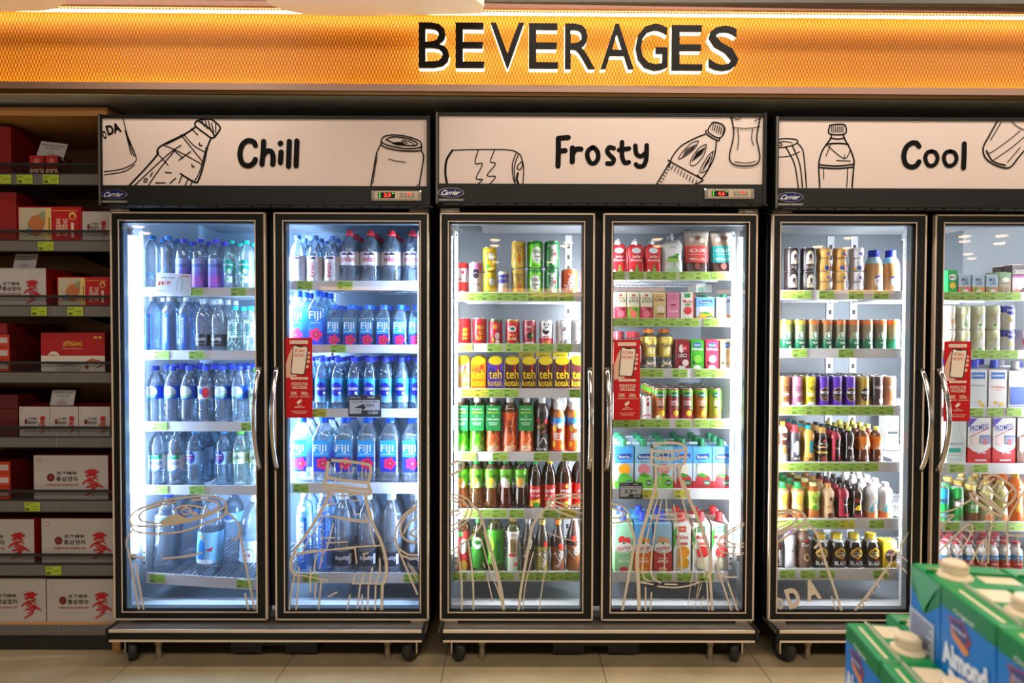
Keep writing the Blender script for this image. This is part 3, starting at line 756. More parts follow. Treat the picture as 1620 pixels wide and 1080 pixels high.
def header_art(i):
    S = []; FI = []; TX = []
    def z(ox, oy, s, w_, *lines):
        for L_ in lines: S.append(([(ox + x / s, oy + y / s) for x, y in L_], w_ / s))
    if i == 0:
        o = (0, 0, 3)
        z(*o, 5, [(585, 560), (605, 640), (645, 740), (638, 772), (580, 802), (497, 815)], [(497, 830), (590, 814), (640, 782)], [(595, 620), (625, 735)], [(605, 650), (638, 742)])
        z(*o, 8, [(945, 570), (975, 565), (1005, 568), (1043, 600), (1040, 622), (1010, 655), (975, 635), (930, 600), (928, 582), (945, 570)], [(930, 602), (880, 635), (770, 690), (747, 715), (750, 730), (700, 790), (615, 880)], [(1003, 655), (985, 700), (970, 770), (945, 850), (925, 865), (858, 825)], [(945, 575), (1000, 615), (1020, 650)])
        z(*o, 5, [(875, 640), (920, 690), (970, 720)], [(780, 690), (850, 720), (960, 780)], [(745, 725), (800, 785)], [(860, 690), (790, 740), (640, 880)], [(830, 715), (760, 800), (705, 880)], [(980, 700), (950, 810), (925, 860)], [(790, 685), (880, 640)],
          [(905, 720), (850, 760)], [(740, 868), (785, 868)], [(835, 845), (808, 870)], [(895, 845), (880, 880)], [(915, 855), (905, 880)], [(865, 835), (850, 868)], [(785, 818), (815, 820)], [(725, 818), (715, 838)], [(690, 848), (684, 862), (695, 864), (700, 850), (690, 848)], [(912, 780), (914, 792), (924, 790)], [(948, 678), (948, 690), (960, 690)], [(960, 572), (970, 600)], [(975, 572), (985, 610)], [(990, 575), (1000, 615)], [(1005, 585), (1015, 625)], [(1025, 590), (1025, 630)], [(910, 610), (940, 640)], [(860, 640), (965, 770)], [(825, 712), (870, 750)])
        TX += [('DA', 540 / 3, 612 / 3, 68 / 3, 48 / 3, 17), ('O', 497 / 3, 640 / 3, 18 / 3, 42 / 3, 15)]
        z(*o, 25, [(1213, 690), (1205, 675), (1178, 668), (1150, 690), (1140, 735), (1152, 775), (1180, 787), (1203, 775), (1213, 757)], [(1252, 672), (1250, 725), (1244, 780)], [(1248, 740), (1268, 718), (1290, 722), (1297, 750), (1295, 780)], [(1335, 722), (1332, 772)], [(1374, 672), (1370, 790)], [(1410, 670), (1406, 787)], [(1331, 682), (1333, 680)])
        o = (540, 0, 3)
        z(*o, 6, [(190, 665), (205, 648), (250, 641), (310, 648), (368, 668), (381, 688), (368, 702), (310, 706), (240, 695), (198, 680), (190, 665)], [(190, 672), (192, 690), (225, 705), (300, 717), (370, 716), (381, 705), (381, 688)], [(185, 690), (168, 730), (155, 800), (140, 888)], [(380, 715), (391, 745), (382, 810), (369, 888)], [(215, 662), (250, 650), (320, 660), (362, 682), (340, 692), (270, 685), (215, 665)])
        z(*o, 4, [(170, 745), (150, 870)], [(225, 755), (262, 765), (305, 770)], [(362, 875), (360, 885)], [(285, 672), (300, 666), (330, 675), (345, 688)], [(290, 676), (302, 672), (312, 680), (300, 684), (290, 676)])
        FI.append([(540 + x / 3, y / 3) for x, y in ((240, 682), (262, 674), (285, 676), (300, 690), (265, 690))])
    if i == 1:
        o = (540, 0, 3)
        z(*o, 25, [(1030, 657), (1030, 720), (1028, 788)], [(1030, 657), (1077, 653)], [(1030, 718), (1062, 715)], [(1097, 702), (1096, 768)], [(1096, 735), (1112, 710), (1137, 708)])
        z(*o, 22, [(1192, 700), (1172, 715), (1167, 740), (1180, 770), (1200, 775), (1217, 755), (1217, 725), (1202, 703), (1192, 700)], [(1293, 704), (1272, 700), (1262, 718), (1275, 738), (1292, 755), (1285, 775), (1262, 776)], [(1332, 675), (1332, 740), (1345, 772), (1364, 770)], [(1318, 712), (1365, 705)], [(1395, 692), (1400, 730), (1422, 742), (1445, 725)], [(1449, 690), (1447, 750), (1435, 785), (1410, 790), (1398, 780)])
        z(*o, 5, [(525, 713), (640, 710), (800, 712), (850, 735)], [(850, 735), (865, 790), (862, 872)], [(650, 712), (635, 775), (670, 778), (640, 845), (670, 852), (650, 872)], [(728, 712), (708, 765), (732, 778), (693, 832), (732, 838), (705, 872)], [(830, 725), (812, 780), (815, 840), (825, 872)], [(842, 730), (822, 790), (825, 872)], [(838, 820), (838, 822)], [(858, 765), (838, 785), (835, 800), (848, 805), (858, 790), (860, 765)])
        z(*o, 10, [(527, 714), (500, 760), (494, 820), (502, 872)], [(838, 822), (833, 850), (840, 872)])
        o = (1080, 0, 3)
        z(*o, 6, [(138, 585), (150, 580), (185, 590), (200, 612), (190, 642), (168, 655), (120, 625), (138, 585)], [(110, 618), (112, 635), (140, 655), (170, 668), (175, 655)], [(105, 637), (50, 660), (-10, 695), (-50, 745), (-60, 780)], [(160, 665), (150, 740), (120, 805), (90, 845), (70, 830)], [(-70, 760), (0, 800), (90, 850), (85, 862), (65, 872)], [(-65, 775), (-128, 880)])
        z(*o, 4, [(75, 668), (40, 680), (0, 720), (-20, 755), (20, 735), (60, 700), (75, 668)], [(112, 685), (80, 700), (45, 745), (35, 780), (60, 782), (100, 735), (112, 685)], [(145, 718), (120, 740), (85, 800), (85, 820), (120, 800), (145, 718)],
          *[[(0 + 9 * k, 745 - 7 * k), (18 + 9 * k, 705 - 4 * k)] for k in range(6)], *[[(45 + 8 * k, 765 - 6 * k), (70 + 7 * k, 720 - 4 * k)] for k in range(6)], *[[(92 + 7 * k, 812 - 10 * k), (112 + 5 * k, 770 - 8 * k)] for k in range(5)],
          *[[(-60 + 14 * k, 775 + 9 * k), (-68 + 14 * k, 795 + 9 * k)] for k in range(10)], *[[(-70 - 8 * k, 790 + 14 * k), (-58 - 8 * k, 796 + 14 * k)] for k in range(7)], *[[(145 + 10 * k, 588 + 3 * k), (138 + 10 * k, 618 + 5 * k)] for k in range(6)])
        z(*o, 6, [(228, 555), (240, 610), (238, 660), (222, 730), (225, 765), (250, 785), (300, 790), (345, 782), (364, 755), (360, 710), (350, 660), (358, 600), (368, 555)])
        z(*o, 4, [(235, 605), (300, 611), (365, 602)], [(260, 613), (264, 660), (258, 710)], [(330, 614), (326, 660), (335, 690)], [(235, 560), (260, 568), (275, 560)], [(340, 575), (362, 565)], [(245, 768), (300, 775), (345, 766)])
    if i == 2:
        o = (1080, 0, 3)
        z(*o, 6, [(430, 668), (480, 658), (535, 662), (545, 675), (520, 690), (470, 700), (430, 700)], [(545, 680), (570, 715), (580, 800), (587, 890)], [(490, 700), (530, 780), (548, 890)], [(522, 695), (555, 780), (568, 890)])
        z(*o, 4, [(430, 745), (500, 742), (555, 720)], [(430, 680), (480, 672), (520, 678)], [(440, 685), (465, 680), (470, 690), (445, 692)])
        z(*o, 7, [(698, 595), (735, 590), (770, 595), (773, 632), (735, 640), (693, 632), (698, 595)], [(705, 640), (700, 660), (665, 710), (648, 760), (645, 800), (650, 890)], [(762, 640), (768, 660), (795, 710), (812, 760), (810, 800), (803, 890)], [(700, 655), (735, 660), (768, 655)], [(648, 782), (730, 788), (810, 780)], [(650, 795), (730, 800), (808, 793)], [(680, 685), (735, 680), (785, 685)])
        z(*o, 4, [(685, 690), (765, 752), (795, 712)], [(700, 690), (680, 740)], [(668, 800), (668, 850)], [(782, 800), (778, 888)], [(730, 762), (795, 764)], [(765, 752), (768, 735)], *[[(706 + 9 * k, 600), (706 + 9 * k, 628)] for k in range(7)])
        z(*o, 24, [(1120, 695), (1108, 680), (1085, 680), (1060, 700), (1048, 740), (1058, 780), (1085, 793), (1108, 785), (1120, 768)], [(1335, 683), (1334, 740), (1331, 797)])
        z(*o, 19, [(1180, 718), (1160, 725), (1150, 750), (1160, 780), (1180, 788), (1200, 775), (1208, 750), (1198, 725), (1180, 718)], [(1268, 718), (1248, 725), (1238, 750), (1248, 780), (1268, 788), (1290, 775), (1298, 750), (1288, 725), (1268, 718)])
        z(*o, 7, [(1492, 575), (1450, 650), (1425, 700), (1432, 745), (1470, 778), (1520, 796), (1555, 792), (1590, 750), (1640, 690)], [(1440, 715), (1470, 765), (1530, 785)])
        z(*o, 4, [(1600, 620), (1540, 670), (1460, 725), (1440, 725)], [(1630, 640), (1560, 700), (1470, 762)], [(1510, 580), (1460, 665)], [(1560, 580), (1600, 610), (1640, 620)], [(1540, 770), (1600, 700)])
    return S, FI, TX


def make_cooler(i):
    cx = CX[i]; root = empty('drinks_cooler', (cx, 0, 0))
    nm = ('Chill', 'Frosty', 'Cool')[i]
    tag(root, 'black two-door glass drinks cooler with %s written on its header' % nm, 'cooler', 'drinks coolers')
    def B(mb, name, par=root):
        o = mb.build(name, par)
        if par is root: mb_shift(o)
        return o
    def mb_shift(o): o.matrix_parent_inverse = Matrix.Translation((-cx, 0, 0))   # parts are modelled in world coordinates
    HW = .578
    q = MB(); x0, x1 = cx - HW, cx + HW; y1 = .66
    q.box(x0, x0 + .010, .055, y1, .12, 1.98, BLACK); q.box(x1 - .010, x1, .055, y1, .12, 1.98, BLACK)
    q.box(x0, x1, y1 - .03, y1, .12, 1.98, BLACK); q.box(x0, x1, .055, y1, .10, .15, BLACK); q.box(x0, x1, .055, y1, 1.72, 1.98, BLACK)
    q.box(x0 + .035, x1 - .035, .045, .075, 1.635, 1.72, BLACK)     # rail over the doors
    B(q, 'body')
    q = MB(); l0, l1 = x0 + .011, x1 - .011
    LN = mat('9fb0bf', .35) if i == 0 else LINER; LS = mat('d4dade', .4)  # first cooler's back liner is paler and bluer, its brighter light put into colour
    q.box(l0, l0 + .004, .06, .575, .15, 1.715, LS); q.box(l1 - .004, l1, .06, .575, .15, 1.715, LS); q.box(l0, l1, .575, .58, .15, 1.715, LN)
    q.box(l0, l1, .06, .575, .15, .156, LINER); q.box(l0, l1, .06, .575, 1.705, 1.715, LINER)
    q.box(l0 + .12, l1 - .12, .30, .55, 1.665, 1.70, mat('b8bcc0', .3))
    B(q, 'inner_liner')
    q = MB(); q.box(l0, l1, .05, .115, .152, .180, WHITE); q.box(l0, l1, .028, .05, .152, .168, mat('5a5f62', .4)); B(q, 'sill')
    q = MB(); q.box(cx - .034, cx + .034, .060, .094, .15, 1.72, WHITE); q.box(cx - .030, cx + .030, .052, .060, .15, 1.72, BLACK2); B(q, 'mullion')
    for sx in (-1, 1):
        for (x, w_) in ((sx * .530, .012),):
            q = MB()
            q.box(cx + x - .006, cx + x + .006, .100, .106, .30, 1.60, mat('dfe3e6', .35, .2))
            for k in range(64): q.box(cx + x - .003, cx + x + .003, .0985, .100, .32 + k * .02, .327 + k * .02, mat('2a2c2e', .5))
            B(q, 'slotted_rail')
    for x in (-.055, .055):
        q = MB(); q.box(cx + x - .016, cx + x + .016, .568, .574, .2, 1.66, mat('d5d8da', .35, .2))
        for k in range(28): q.box(cx + x - .006, cx + x + .006, .566, .568, .25 + k * .05, .27 + k * .05, mat('2a2c2e', .5))
        B(q, 'slotted_rail')
    LC = (0.76, 0.88, 1.0) if i == 0 else (.95, .98, 1.0)
    hexc = ('acd0ff', 'eef6ff', 'f2f7ff')[i]; est = (165, 100, 100)[i]
    for x in (-.550, -.018, .018, .550):
        q = MB(); yy = .074 if abs(x) > .1 else .1045
        q.tube([(cx + x, yy, .37), (cx + x, yy, 1.575)], .0085, mat(hexc, .5, emit=est), 10)
        t_ = B(q, 'light_tube')
        for zc in (.36, 1.585):
            q = MB(); q.box(cx + x - .011, cx + x + .011, yy - .011, yy + .011, zc - .012, zc + .012, WHITE); q.build('end_socket', t_)
    # shelves with price rails
    for j, d_ in enumerate((2 * i + 1, 2 * i + 2)):
        xa = cx - .548 if j == 0 else cx + .036; xb = cx - .036 if j == 0 else cx + .548
        if j == 0: xa = cx - .522
        else: xb = cx + .522
        for si, (zt, zb) in enumerate(SHZ[d_]):
            zs = zt - LIP; q = MB()
            tilt = d_ == 1 and si == 4
            n = 26
            for k in range(n + 1):
                x = xa + .004 + (xb - xa - .008) * k / n; q.box(x - .0018, x + .0018, YS + .004, .545, zs - .004, zs, SHELFW)
            for y in (YS + .006, .25, .40, .54): q.box(xa, xb, y - .003, y + .003, zs - .010, zs - .004, SHELFW)
            s_ = q.build('shelf', root); mb_shift(s_)
            q = MB(); q.box(xa, xb, YS - .003, YS, zb, zt, SHELFW); q.box(xa, xb, YS, YS + .004, zb + .002, zb + .006, SHELFW)
            r_ = q.build('price_rail', s_)
            if tilt:
                c0 = Vector(((xa + xb) / 2, 0, zs)); M_ = Matrix.Translation(c0) @ Matrix.Rotation(TILT5, 4, 'Y') @ Matrix.Translation(-c0)
                s_.matrix_parent_inverse = Matrix.Translation((-cx, 0, 0)) @ M_
    # doors
    for j in range(2):
        d_ = 2 * i + 1 + j
        xa = cx - GAP / 2 - DW if j == 0 else cx + GAP / 2; xb = xa + DW; fr = .0315
        hs = xb if j == 0 else xa                       # handle side
        a0, a1, b0, b1 = xa + fr, xb - fr, ZB + .031, ZT - .032
        if j == 0: a1 -= .007
        else: a0 += .003
        q = MB()
        for (u0, u1, v0, v1) in ((xa, a0, ZB, ZT), (a1, xb, ZB, ZT), (a0, a1, ZB, b0), (a0, a1, b1, ZT)): q.box(u0, u1, .0, .043, v0, v1, BLACK)
        # bevelled inner slope and metal beads
        e = .005
        for (u0, u1, v0, v1) in ((xa - .001, xa + e, ZB, ZT), (xb - e, xb + .001, ZB, ZT), (xa, xb, ZB - .001, ZB + e), (xa, xb, ZT - e, ZT + .001)): q.box(u0, u1, -.002, .012, v0, v1, CHROME)
        e = .004
        for (u0, u1, v0, v1) in ((a0 - e, a0, b0 - e, b1 + e), (a1, a1 + e, b0 - e, b1 + e), (a0, a1, b0 - e, b0), (a0, a1, b1, b1 + e)): q.box(u0, u1, -.0015, .006, v0, v1, CHROME)
        for (u0, u1, v0, v1) in ((a0, a0 + .006, b0, b1), (a1 - .006, a1, b0, b1), (a0, a1, b0, b0 + .006), (a0, a1, b1 - .006, b1)): q.box(u0, u1, .014, .040, v0, v1, mat('6f767a', .35, .5))
        dr = q.build('door', root); mb_shift(dr)
        q = MB(); q.add([(a0, .012, b0), (a1, .012, b0), (a1, .012, b1), (a0, .012, b1)], [(0, 1, 2, 3)], pane_mat()); q.build('glass_pane', dr)
        q = MB(); S, FI, TX = door_strokes(d_); drawing(q, S, FI, TX, .011, 0, VINYL, 5)
        clip_x(q, a0 + .001, a1 - .001, b0 + .001, b1); o = q.build('vinyl_drawing', dr); o['label'] = 'beige line drawing on the glass'
        q = MB(); hx = hs + (-.018 if j == 0 else .014); pts = []
        for k in range(21):
            t = k / 20; zz_ = .712 + .372 * t; pts.append((hx, -.012 - .052 * math.sin(PI * t) ** .8, zz_))
        q.tube(pts, .0085, STEEL, 12)
        for z_ in (.716, 1.08): q.tube([(hx, .0, z_), (hx, -.014, z_)], .006, STEEL, 10)
        o = q.build('handle', dr); o['label'] = 'chrome bow handle'
        if j == 1:
            make_promo(d_, dr)
        q = MB(); ox = xa + .0 if j == 0 else xb - .07
        q.box(ox, ox + .07, .0, .03, ZT + .004, ZT + .018, STEEL); q.box(ox + .02, ox + .05, -.006, .0, ZT + .002, ZT + .012, STEEL); B(q, 'hinge')
        q = MB(); q.box(ox + .005, ox + .065, .0, .03, ZB - .009, ZB - .002, STEEL); B(q, 'hinge')
        # small print at the top of the glass
        q = MB(); tx = [('LOW-E', at(720 + 240 * (j) + (0 if i == 1 else 0), 0, 0).x, 0)]
        for (s_, dz, ww) in (('LOW E', .018, .022), ('ENERGY SAVING', .026, .042)):
            vs, fs, _ = text_flat(s_, 0.0); q.add([(a0 + .005 + ww / 2 + x * ww, .0115, b1 - dz + z_ * .005) for x, z_ in vs], fs, mat('e8ecee', .5))
        q.build('glass_print', dr)
    # header light box
    pa, pb, ya, yb = HEAD[i]; A_ = at(pa, ya, YH); D_ = at(pb, yb, YH); ym = (ya + yb) / 2
    mid = (pa + pb) / 2 if i < 2 else 1470
    zt, zb = at(min(mid, 1470), ya, YH).z, at(min(mid, 1470), yb, YH).z
    wx = .591
    q = MB(); q.box(cx - wx, cx + wx, YH + .004, .05, zb - .075, zt + .012, BLACK); q.box(cx - wx, cx - wx + .012, YH - .008, YH + .004, zb - .073, zt + .013, BLACK)
    q.box(cx + wx - .012, cx + wx, YH - .008, YH + .004, zb - .073, zt + .013, BLACK); q.box(cx - wx, cx + wx, YH - .004, YH + .004, zt, zt + .012, BLACK)
    q.box(cx - wx, cx + wx, YH - .006, YH + .004, zb - .068, zb, mat('141412', .5, spec=.3)); q.box(cx - wx + .002, cx - wx + .008, YH - .0095, YH - .008, zb - .07, zt + .01, mat('5c5850', .4))
    for k in range(18): q.box(cx - wx + .03 + k * .065, cx - wx + .085 + k * .065, YH - .002, YH + .003, zb - .0735, zb - .070, mat('35342f', .4))
    h_ = B(q, 'header_box')
    q = MB(); q.box(cx - wx + .012, cx + wx - .012, YH - .0005, YH + .004, zb, zt, CREAM); q.build('sign_panel', h_)
    q = MB(); S, FI, TX = header_art(i); drawing(q, S, FI, TX, YH, .0012, INK, 6)
    clip_x(q, cx - wx + .013, cx + wx - .013, zb, zt); q.build('printed_drawing', h_)
    # maker's badge
    bx, bz = cx - wx + .055, zb - .033; q = MB(); y_ = YH - .0065
    def ell(rx, rz, y, m_): q.add([(bx + rx * math.cos(2 * PI * k / 28), y, bz + rz * math.sin(2 * PI * k / 28)) for k in range(28)], [tuple(range(28))], m_)
    q.lathe([(1, 0), (1, .002)], STEEL, 28); q.v = [(bx + x * .047, y_ - z_, bz + y * .0175) for x, y, z_ in q.v]
    ell(.044, .0155, y_ - .0022, mat('101c5a', .2)); vs, fs, _ = text_flat('Carrier', .01)
    q.add([(bx + (x + .18 * z_) * .066, y_ - .0026, bz + z_ * .017) for x, z_ in vs], fs, mat('e8e4dc', .3, .4))
    vs, fs, _ = text_flat('REFRIGERATION TECHNOLOGY', .0); q.box(bx - .047, bx + .047, y_ - .001, y_, bz - .030, bz - .021, mat('3a3a38', .4))
    q.add([(bx + x * .09, y_ - .0014, bz - .0255 + z_ * .006) for x, z_ in vs], fs, mat('d8d4cc', .4)); o = B(q, 'badge'); o['label'] = 'oval blue maker badge'
    # thermostat
    q = MB(); tx, tz = cx + wx - .078 - .055, zb - .034; y_ = YH - .006
    if i == 0: tx += .012
    q.box(tx - .09, tx + .09, y_ - .005, y_, tz - .0185, tz + .0185, STEEL, ch=.003); q.box(tx - .076, tx + .076, y_ - .006, y_ - .005, tz - .014, tz + .014, mat('b5a48c', .3, .6))
    cp = B(q, 'control_panel')
    q = MB(); q.box(tx - .064, tx - .004, y_ - .007, y_ - .006, tz - .010, tz + .010, mat('060606', .2))
    vs, fs, _ = text_flat(('3.9', '4.6', '4.1')[i], .03); q.add([(tx - .030 + x * .024, y_ - .0075, tz + z_ * .014) for x, z_ in vs], fs, mat('ff2a18', .5, emit=4))
    for (dx, dz) in ((-.058, .006), (-.058, 0), (-.058, -.006), (-.011, .006)): q.box(tx + dx - .002, tx + dx + .002, y_ - .0074, y_ - .007, tz + dz - .0015, tz + dz + .0015, mat('5dff4a', .5, emit=2))
    q.build('display', cp)
    q = MB()
    for a in range(4):
        for b in range(2):
            q.box(tx + .014 + a * .014, tx + .024 + a * .014, y_ - .0072, y_ - .006, tz - .009 + b * .010, tz - .002 + b * .010, mat('ff2020', .5, emit=1.5) if (a, b) == (2, 1) else mat('8c8170', .4))
    q.build('button', cp)
    # base trim, castors, feet, tray
    q = MB(); ta, tb = cx - .562, cx + .562
    q.box(cx - .578, cx + .578, -.053, .06, .132, .141, mat('8f887d', .3, .8)); q.box(ta, tb, -.053, -.045, .100, .141, BLACK)
    q.box(ta, tb, -.056, -.050, .132, .142, CHROME); q.box(ta, tb, -.056, -.050, .098, .105, CHROME)
    q.box(cx - .574, cx - .562, -.056, .06, .096, .143, BLACK); q.box(cx + .562, cx + .574, -.056, .06, .096, .143, BLACK)
    q.box(ta, tb, .045, .06, .141, .150, mat('b0a593', .4, .6))
    B(q, 'base_trim')
    for sx in (-1, 1):
        for yy in (.008, .60):
            q = MB(); x = cx + sx * (.515 if yy < .1 else .50)
            q.lathe([(.020, -.015), (.041, -.014), (.045, -.008), (.045, .008), (.041, .014), (.020, .015)], mat('1d1d1d', .5), 24)
            a = .5 * sx; q.v = [(x + z_ * math.cos(a) + xx * math.sin(a), yy + xx * math.cos(a) - z_ * math.sin(a), .045 + y_) for xx, y_, z_ in q.v]
            wl = MB(); wl.box(x - .024, x - .018, yy - .015, yy + .015, .03, .098, STEEL); wl.box(x + .018, x + .024, yy - .015, yy + .015, .03, .098, STEEL); wl.box(x - .026, x + .026, yy - .02, yy + .02, .094, .100, STEEL)
            ca = B(wl, 'castor'); q.build('wheel', ca)
        q = MB(); x = cx + sx * .425
        q.lathe([(.011, .0), (.0115, .002), (.0105, .045), (.0105, .05), (.015, .055), (.015, .10)], mat('a89c88', .35, .7), 16, center=(x, .015)); B(q, 'levelling_foot')
    q = MB(); q.box(cx - .16, cx + .16, .02, .30, .045, .098, mat('161616', .5)); q.box(cx - .16, cx - .045, .02, .30, .018, .045, mat('161616', .5)); q.box(cx + .045, cx + .16, .02, .30, .018, .045, mat('161616', .5)); q.box(cx - .18, cx + .18, .018, .04, .085, .10, BLACK2)
    B(q, 'drip_tray')
    return root


def make_promo(d_, dr):
    """Red vertical promotion sticker on the glass of the right-hand doors."""
    c = {2: (473, 597.5), 4: (991.5, 600.5), 6: (1514.3, 603)}[d_]; Y = .0095; P = at(c[0], c[1], Y); W_, H_ = pxm(42.3, Y), pxm(127, Y)
    q = MB(); q.box(P.x - W_ / 2, P.x + W_ / 2, Y, Y + .001, P.z - H_ / 2, P.z + H_ / 2, mat('c4060f', .45))
    CR = 'efe0cc'; SK = 'e8b9a2'
    art = [('R', -.34, .925, .34, .967, CR), ('R', -.30, .94, -.26, .955, 'c4060f'), ('T', 'CENTRAL FOOD HALL', .03, .947, .5, .014, 'b05048'),
           ('P', [(-.48, .50), (-.48, .68), (-.36, .80), (-.24, .88), (-.22, .85), (-.28, .72), (-.30, .60), (-.05, .52)], SK),
           ('D', .36, .81, .07, .018, SK), ('D', .35, .76, .08, .02, SK), ('D', .33, .705, .09, .02, SK), ('D', .30, .64, .08, .02, SK),
           ('P', [(-.22, .905), (-.16, .912), (.33, .895), (.36, .885), (.24, .56), (.18, .535), (-.28, .545), (-.31, .56)], '2a2220'),
           ('P', [(-.19, .893), (-.16, .899), (-.08, .897), (-.06, .885), (.14, .88), (.16, .889), (.30, .885), (.32, .875), (.20, .565), (.15, .547), (-.25, .556), (-.275, .57)], CR),
           ('T', 'SCAN', .03, .838, .36, .042, 'c4060f', -3), ('T', 'NOW!', .01, .782, .40, .042, 'c4060f', -3),
           ('R', -.31, .48, .34, .508, CR), ('T', 'SCAN FOR A MEMBER', .02, .494, .5, .010, 'c4060f'), ('T', 'POINTS FOR', .03, .426, .60, .038, CR), ('T', 'GROCERIES', .03, .382, .56, .038, CR),
           ('T', '50K', -.18, .312, .24, .034, CR), ('T', '100x', .22, .312, .26, .034, CR), ('R', -.30, .285, -.06, .290, CR), ('R', .08, .285, .36, .290, CR), ('R', -.35, .262, -.02, .268, CR), ('R', .03, .262, .42, .268, CR),
           ('P', [(-.08, .20), (.06, .235), (.12, .225), (.10, .205), (-.02, .17), (-.05, .175)], CR), ('D', .08, .220, .02, .006, 'c4060f'), ('T', 'SPECIAL', .03, .155, .18, .012, CR), ('T', 'MEMBER PRICE', .03, .135, .38, .014, CR),
           ('T', 'JOIN & START COLLECTING', .03, .083, .60, .014, CR), ('T', 'YOUR POINTS NOW!', .03, .062, .46, .014, CR)]
    mb_art = []
    art_on(q, art, W_, H_, lambda x, z, o: (P.x + x, Y - o * .5, P.z - H_ / 2 + z), False, .0004)
    o = q.build('promotion_sticker', dr); o['label'] = 'red sticker reading SCAN NOW!'


ROOTS = [make_cooler(i) for i in range(3)]
# ---------------------------------------------------------------- kinds of goods, sizes in photo pixels at the shelf front
PET = clear('clear_water_bottle', (.84, .93, 1.0), .14, .05, 1.30, .5, 55)
PETB = clear('blue_tint_bottle', (.70, .89, 1.0), .14, .05, 1.30, .3, 50)
PETQ = clear('patterned_blue_bottle', (.68, .85, 1.0), .22, .08, 1.30, 1.0, 130)
PETC = clear('clear_plain_bottle', (.93, .97, 1.0), .14, .06, 1.30, .25, 40)
PETG = clear('pale_green_bottle', (.86, .97, .94), .14, .05, 1.30, .4, 50)
TEAB = mat('8a4a14', .12); DKT = mat('26130d', .1); DKR = mat('4a120c', .12); AMB2 = clear('amber_tea', (.80, .42, .14), .25, .08, 1.33, .3, 50)
GRNT = clear('green_tea', (.55, .66, .12), .25, .08, 1.33, .3, 50)
FIJIB = ramp_mat('deep_blue_back_print', [(0, '1423a8'), (.35, '1638c8'), (.7, '18a0e0'), (1, '7fd8ee')], .35)
BAL = ramp_mat('violet_label_print', [(0, '5b3ad0'), (.45, '8a6fe0'), (.75, '7f9af0'), (1, 'a9bdf5')], .35)
OASB = ramp_mat('blue_water_print', [(0, '8fd0f2'), (.4, '1a86e0'), (1, '37b4f0')], .35)
NV = '14247a'; WH = 'f4f6f8'; GR = '2f9e3a'; RD = 'c8141c'; BK = '151313'; YL = 'f2d516'

WB = 'water_bottle'; CW = 'water bottle'; GW = 'water bottles'
kind('w_blue', WB, 'plain clear water bottle, light-blue cap', CW, 26, 89, 'tall', PET, '4f8fe2', art=[('S', [(-.1, .3), (.1, .34), (.3, .28)], .05, '3f93d8'), ('S', [(-.1, .24), (.15, .28), (.32, .22)], .05, '6fb3e6')], group=GW)
kind('w_balian', WB, 'violet-labelled water bottle, purple cap', CW, 25, 84, 'tall', PET, '6a4fd8', label=[(.06, .62, BAL)], art=[('T', 'BALIAN', 0, .50, .80, .055, '2b1f8c'), ('D', -.1, .57, .07, .025, 'd8a13a'), ('S', [(-.4, .36), (0, .44), (.4, .36)], .02, 'd59be0'), ('R', -.4, .10, .4, .30, 'b060c8')], group=GW)
kind('w_prist', WB, 'water bottle with green leaf-shaped label', CW, 25, 82, 'tall', PETG, '1fae94', art=[('D', 0, .50, .40, .12, '16a08c'), ('P', [(-.35, .46), (.35, .46), (0, .33)], '16a08c'), ('T', 'pristine', 0, .52, .66, .055, WH), ('D', .12, .40, .14, .05, 'b8e8b8'), ('R', -.05, .18, .30, .30, 'd8f0e4'), ('T', '8+', 0, .25, .3, .06, '28a050')], group=GW)
kind('w_org', WB, 'slim textured blue bottle, vertical lettering', CW, 26, 90, 'tall', PETQ, 'eef2f6', art=[('R', -.22, .08, .22, .70, '2f66b8'), ('T', 'L\'ORGANIQUE', 0, .42, .60 * 90 / 26 * .75, .06, 'dfe9f6', 90)], group=GW)
kind('w_eq', WB, 'clear bottle with black band label', CW, 25, 87, 'pet', PETC, 'e4eaf0', label=[(.15, .36, '1d1f2a')], art=[('T', 'équity', 0, .27, .72, .085, 'e8e6e0'), ('R', -.35, .19, .3, .20, '8a8a90')], group=GW)
kind('w_plus', WB, 'clear bottle with turquoise cap, vertical plus', CW, 26, 76, 'pet', PETG, '17b8c4', art=[('R', -.30, .35, .30, .66, 'e2f4f4'), ('T', 'plus', .05, .52, .26 * 76 / 26, .16, '1290a0', 90), ('S', [(-.2, .2), (0, .28), (.2, .18)], .04, 'c8f0f2')], group=GW)
kind('w_aqua', WB, 'ribbed bottle with blue oval label, blue cap', CW, 26, 92, 'ribbed', PET, '1f3fd0', label=[(.44, .66, '2a62d8')], art=[('D', 0, .56, .40, .105, 'd8ecf8'), ('T', 'AQUA', 0, .58, .62, .075, '16248c'), ('S', [(-.3, .50), (0, .47), (.32, .52)], .07, '2fae5a')], group=GW)
kind('w_aquak', WB, 'ribbed water bottle with red picture label', CW, 25, 92, 'ribbed', PET, '1f3fd0', label=[(.44, .66, 'c2d6ea')], art=[('D', .15, .55, .22, .09, 'd8343c'), ('D', -.2, .57, .14, .06, '2448b0')], group=GW)
kind('w_cryst', WB, 'bottle with white label and green hill', CW, 28, 94, 'ribbed', PET, '3a8be0', label=[(.28, .54, 'eaf4fb')], art=[('P', [(-.4, .50), (-.15, .56), (.1, .52), (.4, .57), (.4, .48), (-.4, .47)], '2aa878'), ('T', 'CRYSTALIN', 0, .41, .8, .06, '2458b8'), ('S', [(-.42, .31), (0, .28), (.42, .31)], .07, '2a7fd8')], group=GW)
kind('w_prim', WB, 'bottle with navy round label, blue cap', CW, 27, 92, 'ribbed', PETB, '3f9be4', label=[(.40, .62, '9cc8ee')], art=[('D', -.08, .52, .34, .115, '1c2c8c'), ('T', 'prima', -.08, .56, .44, .045, 'eef4fb'), ('T', 'pristine', -.08, .51, .50, .045, 'ef5a4a')], group=GW)
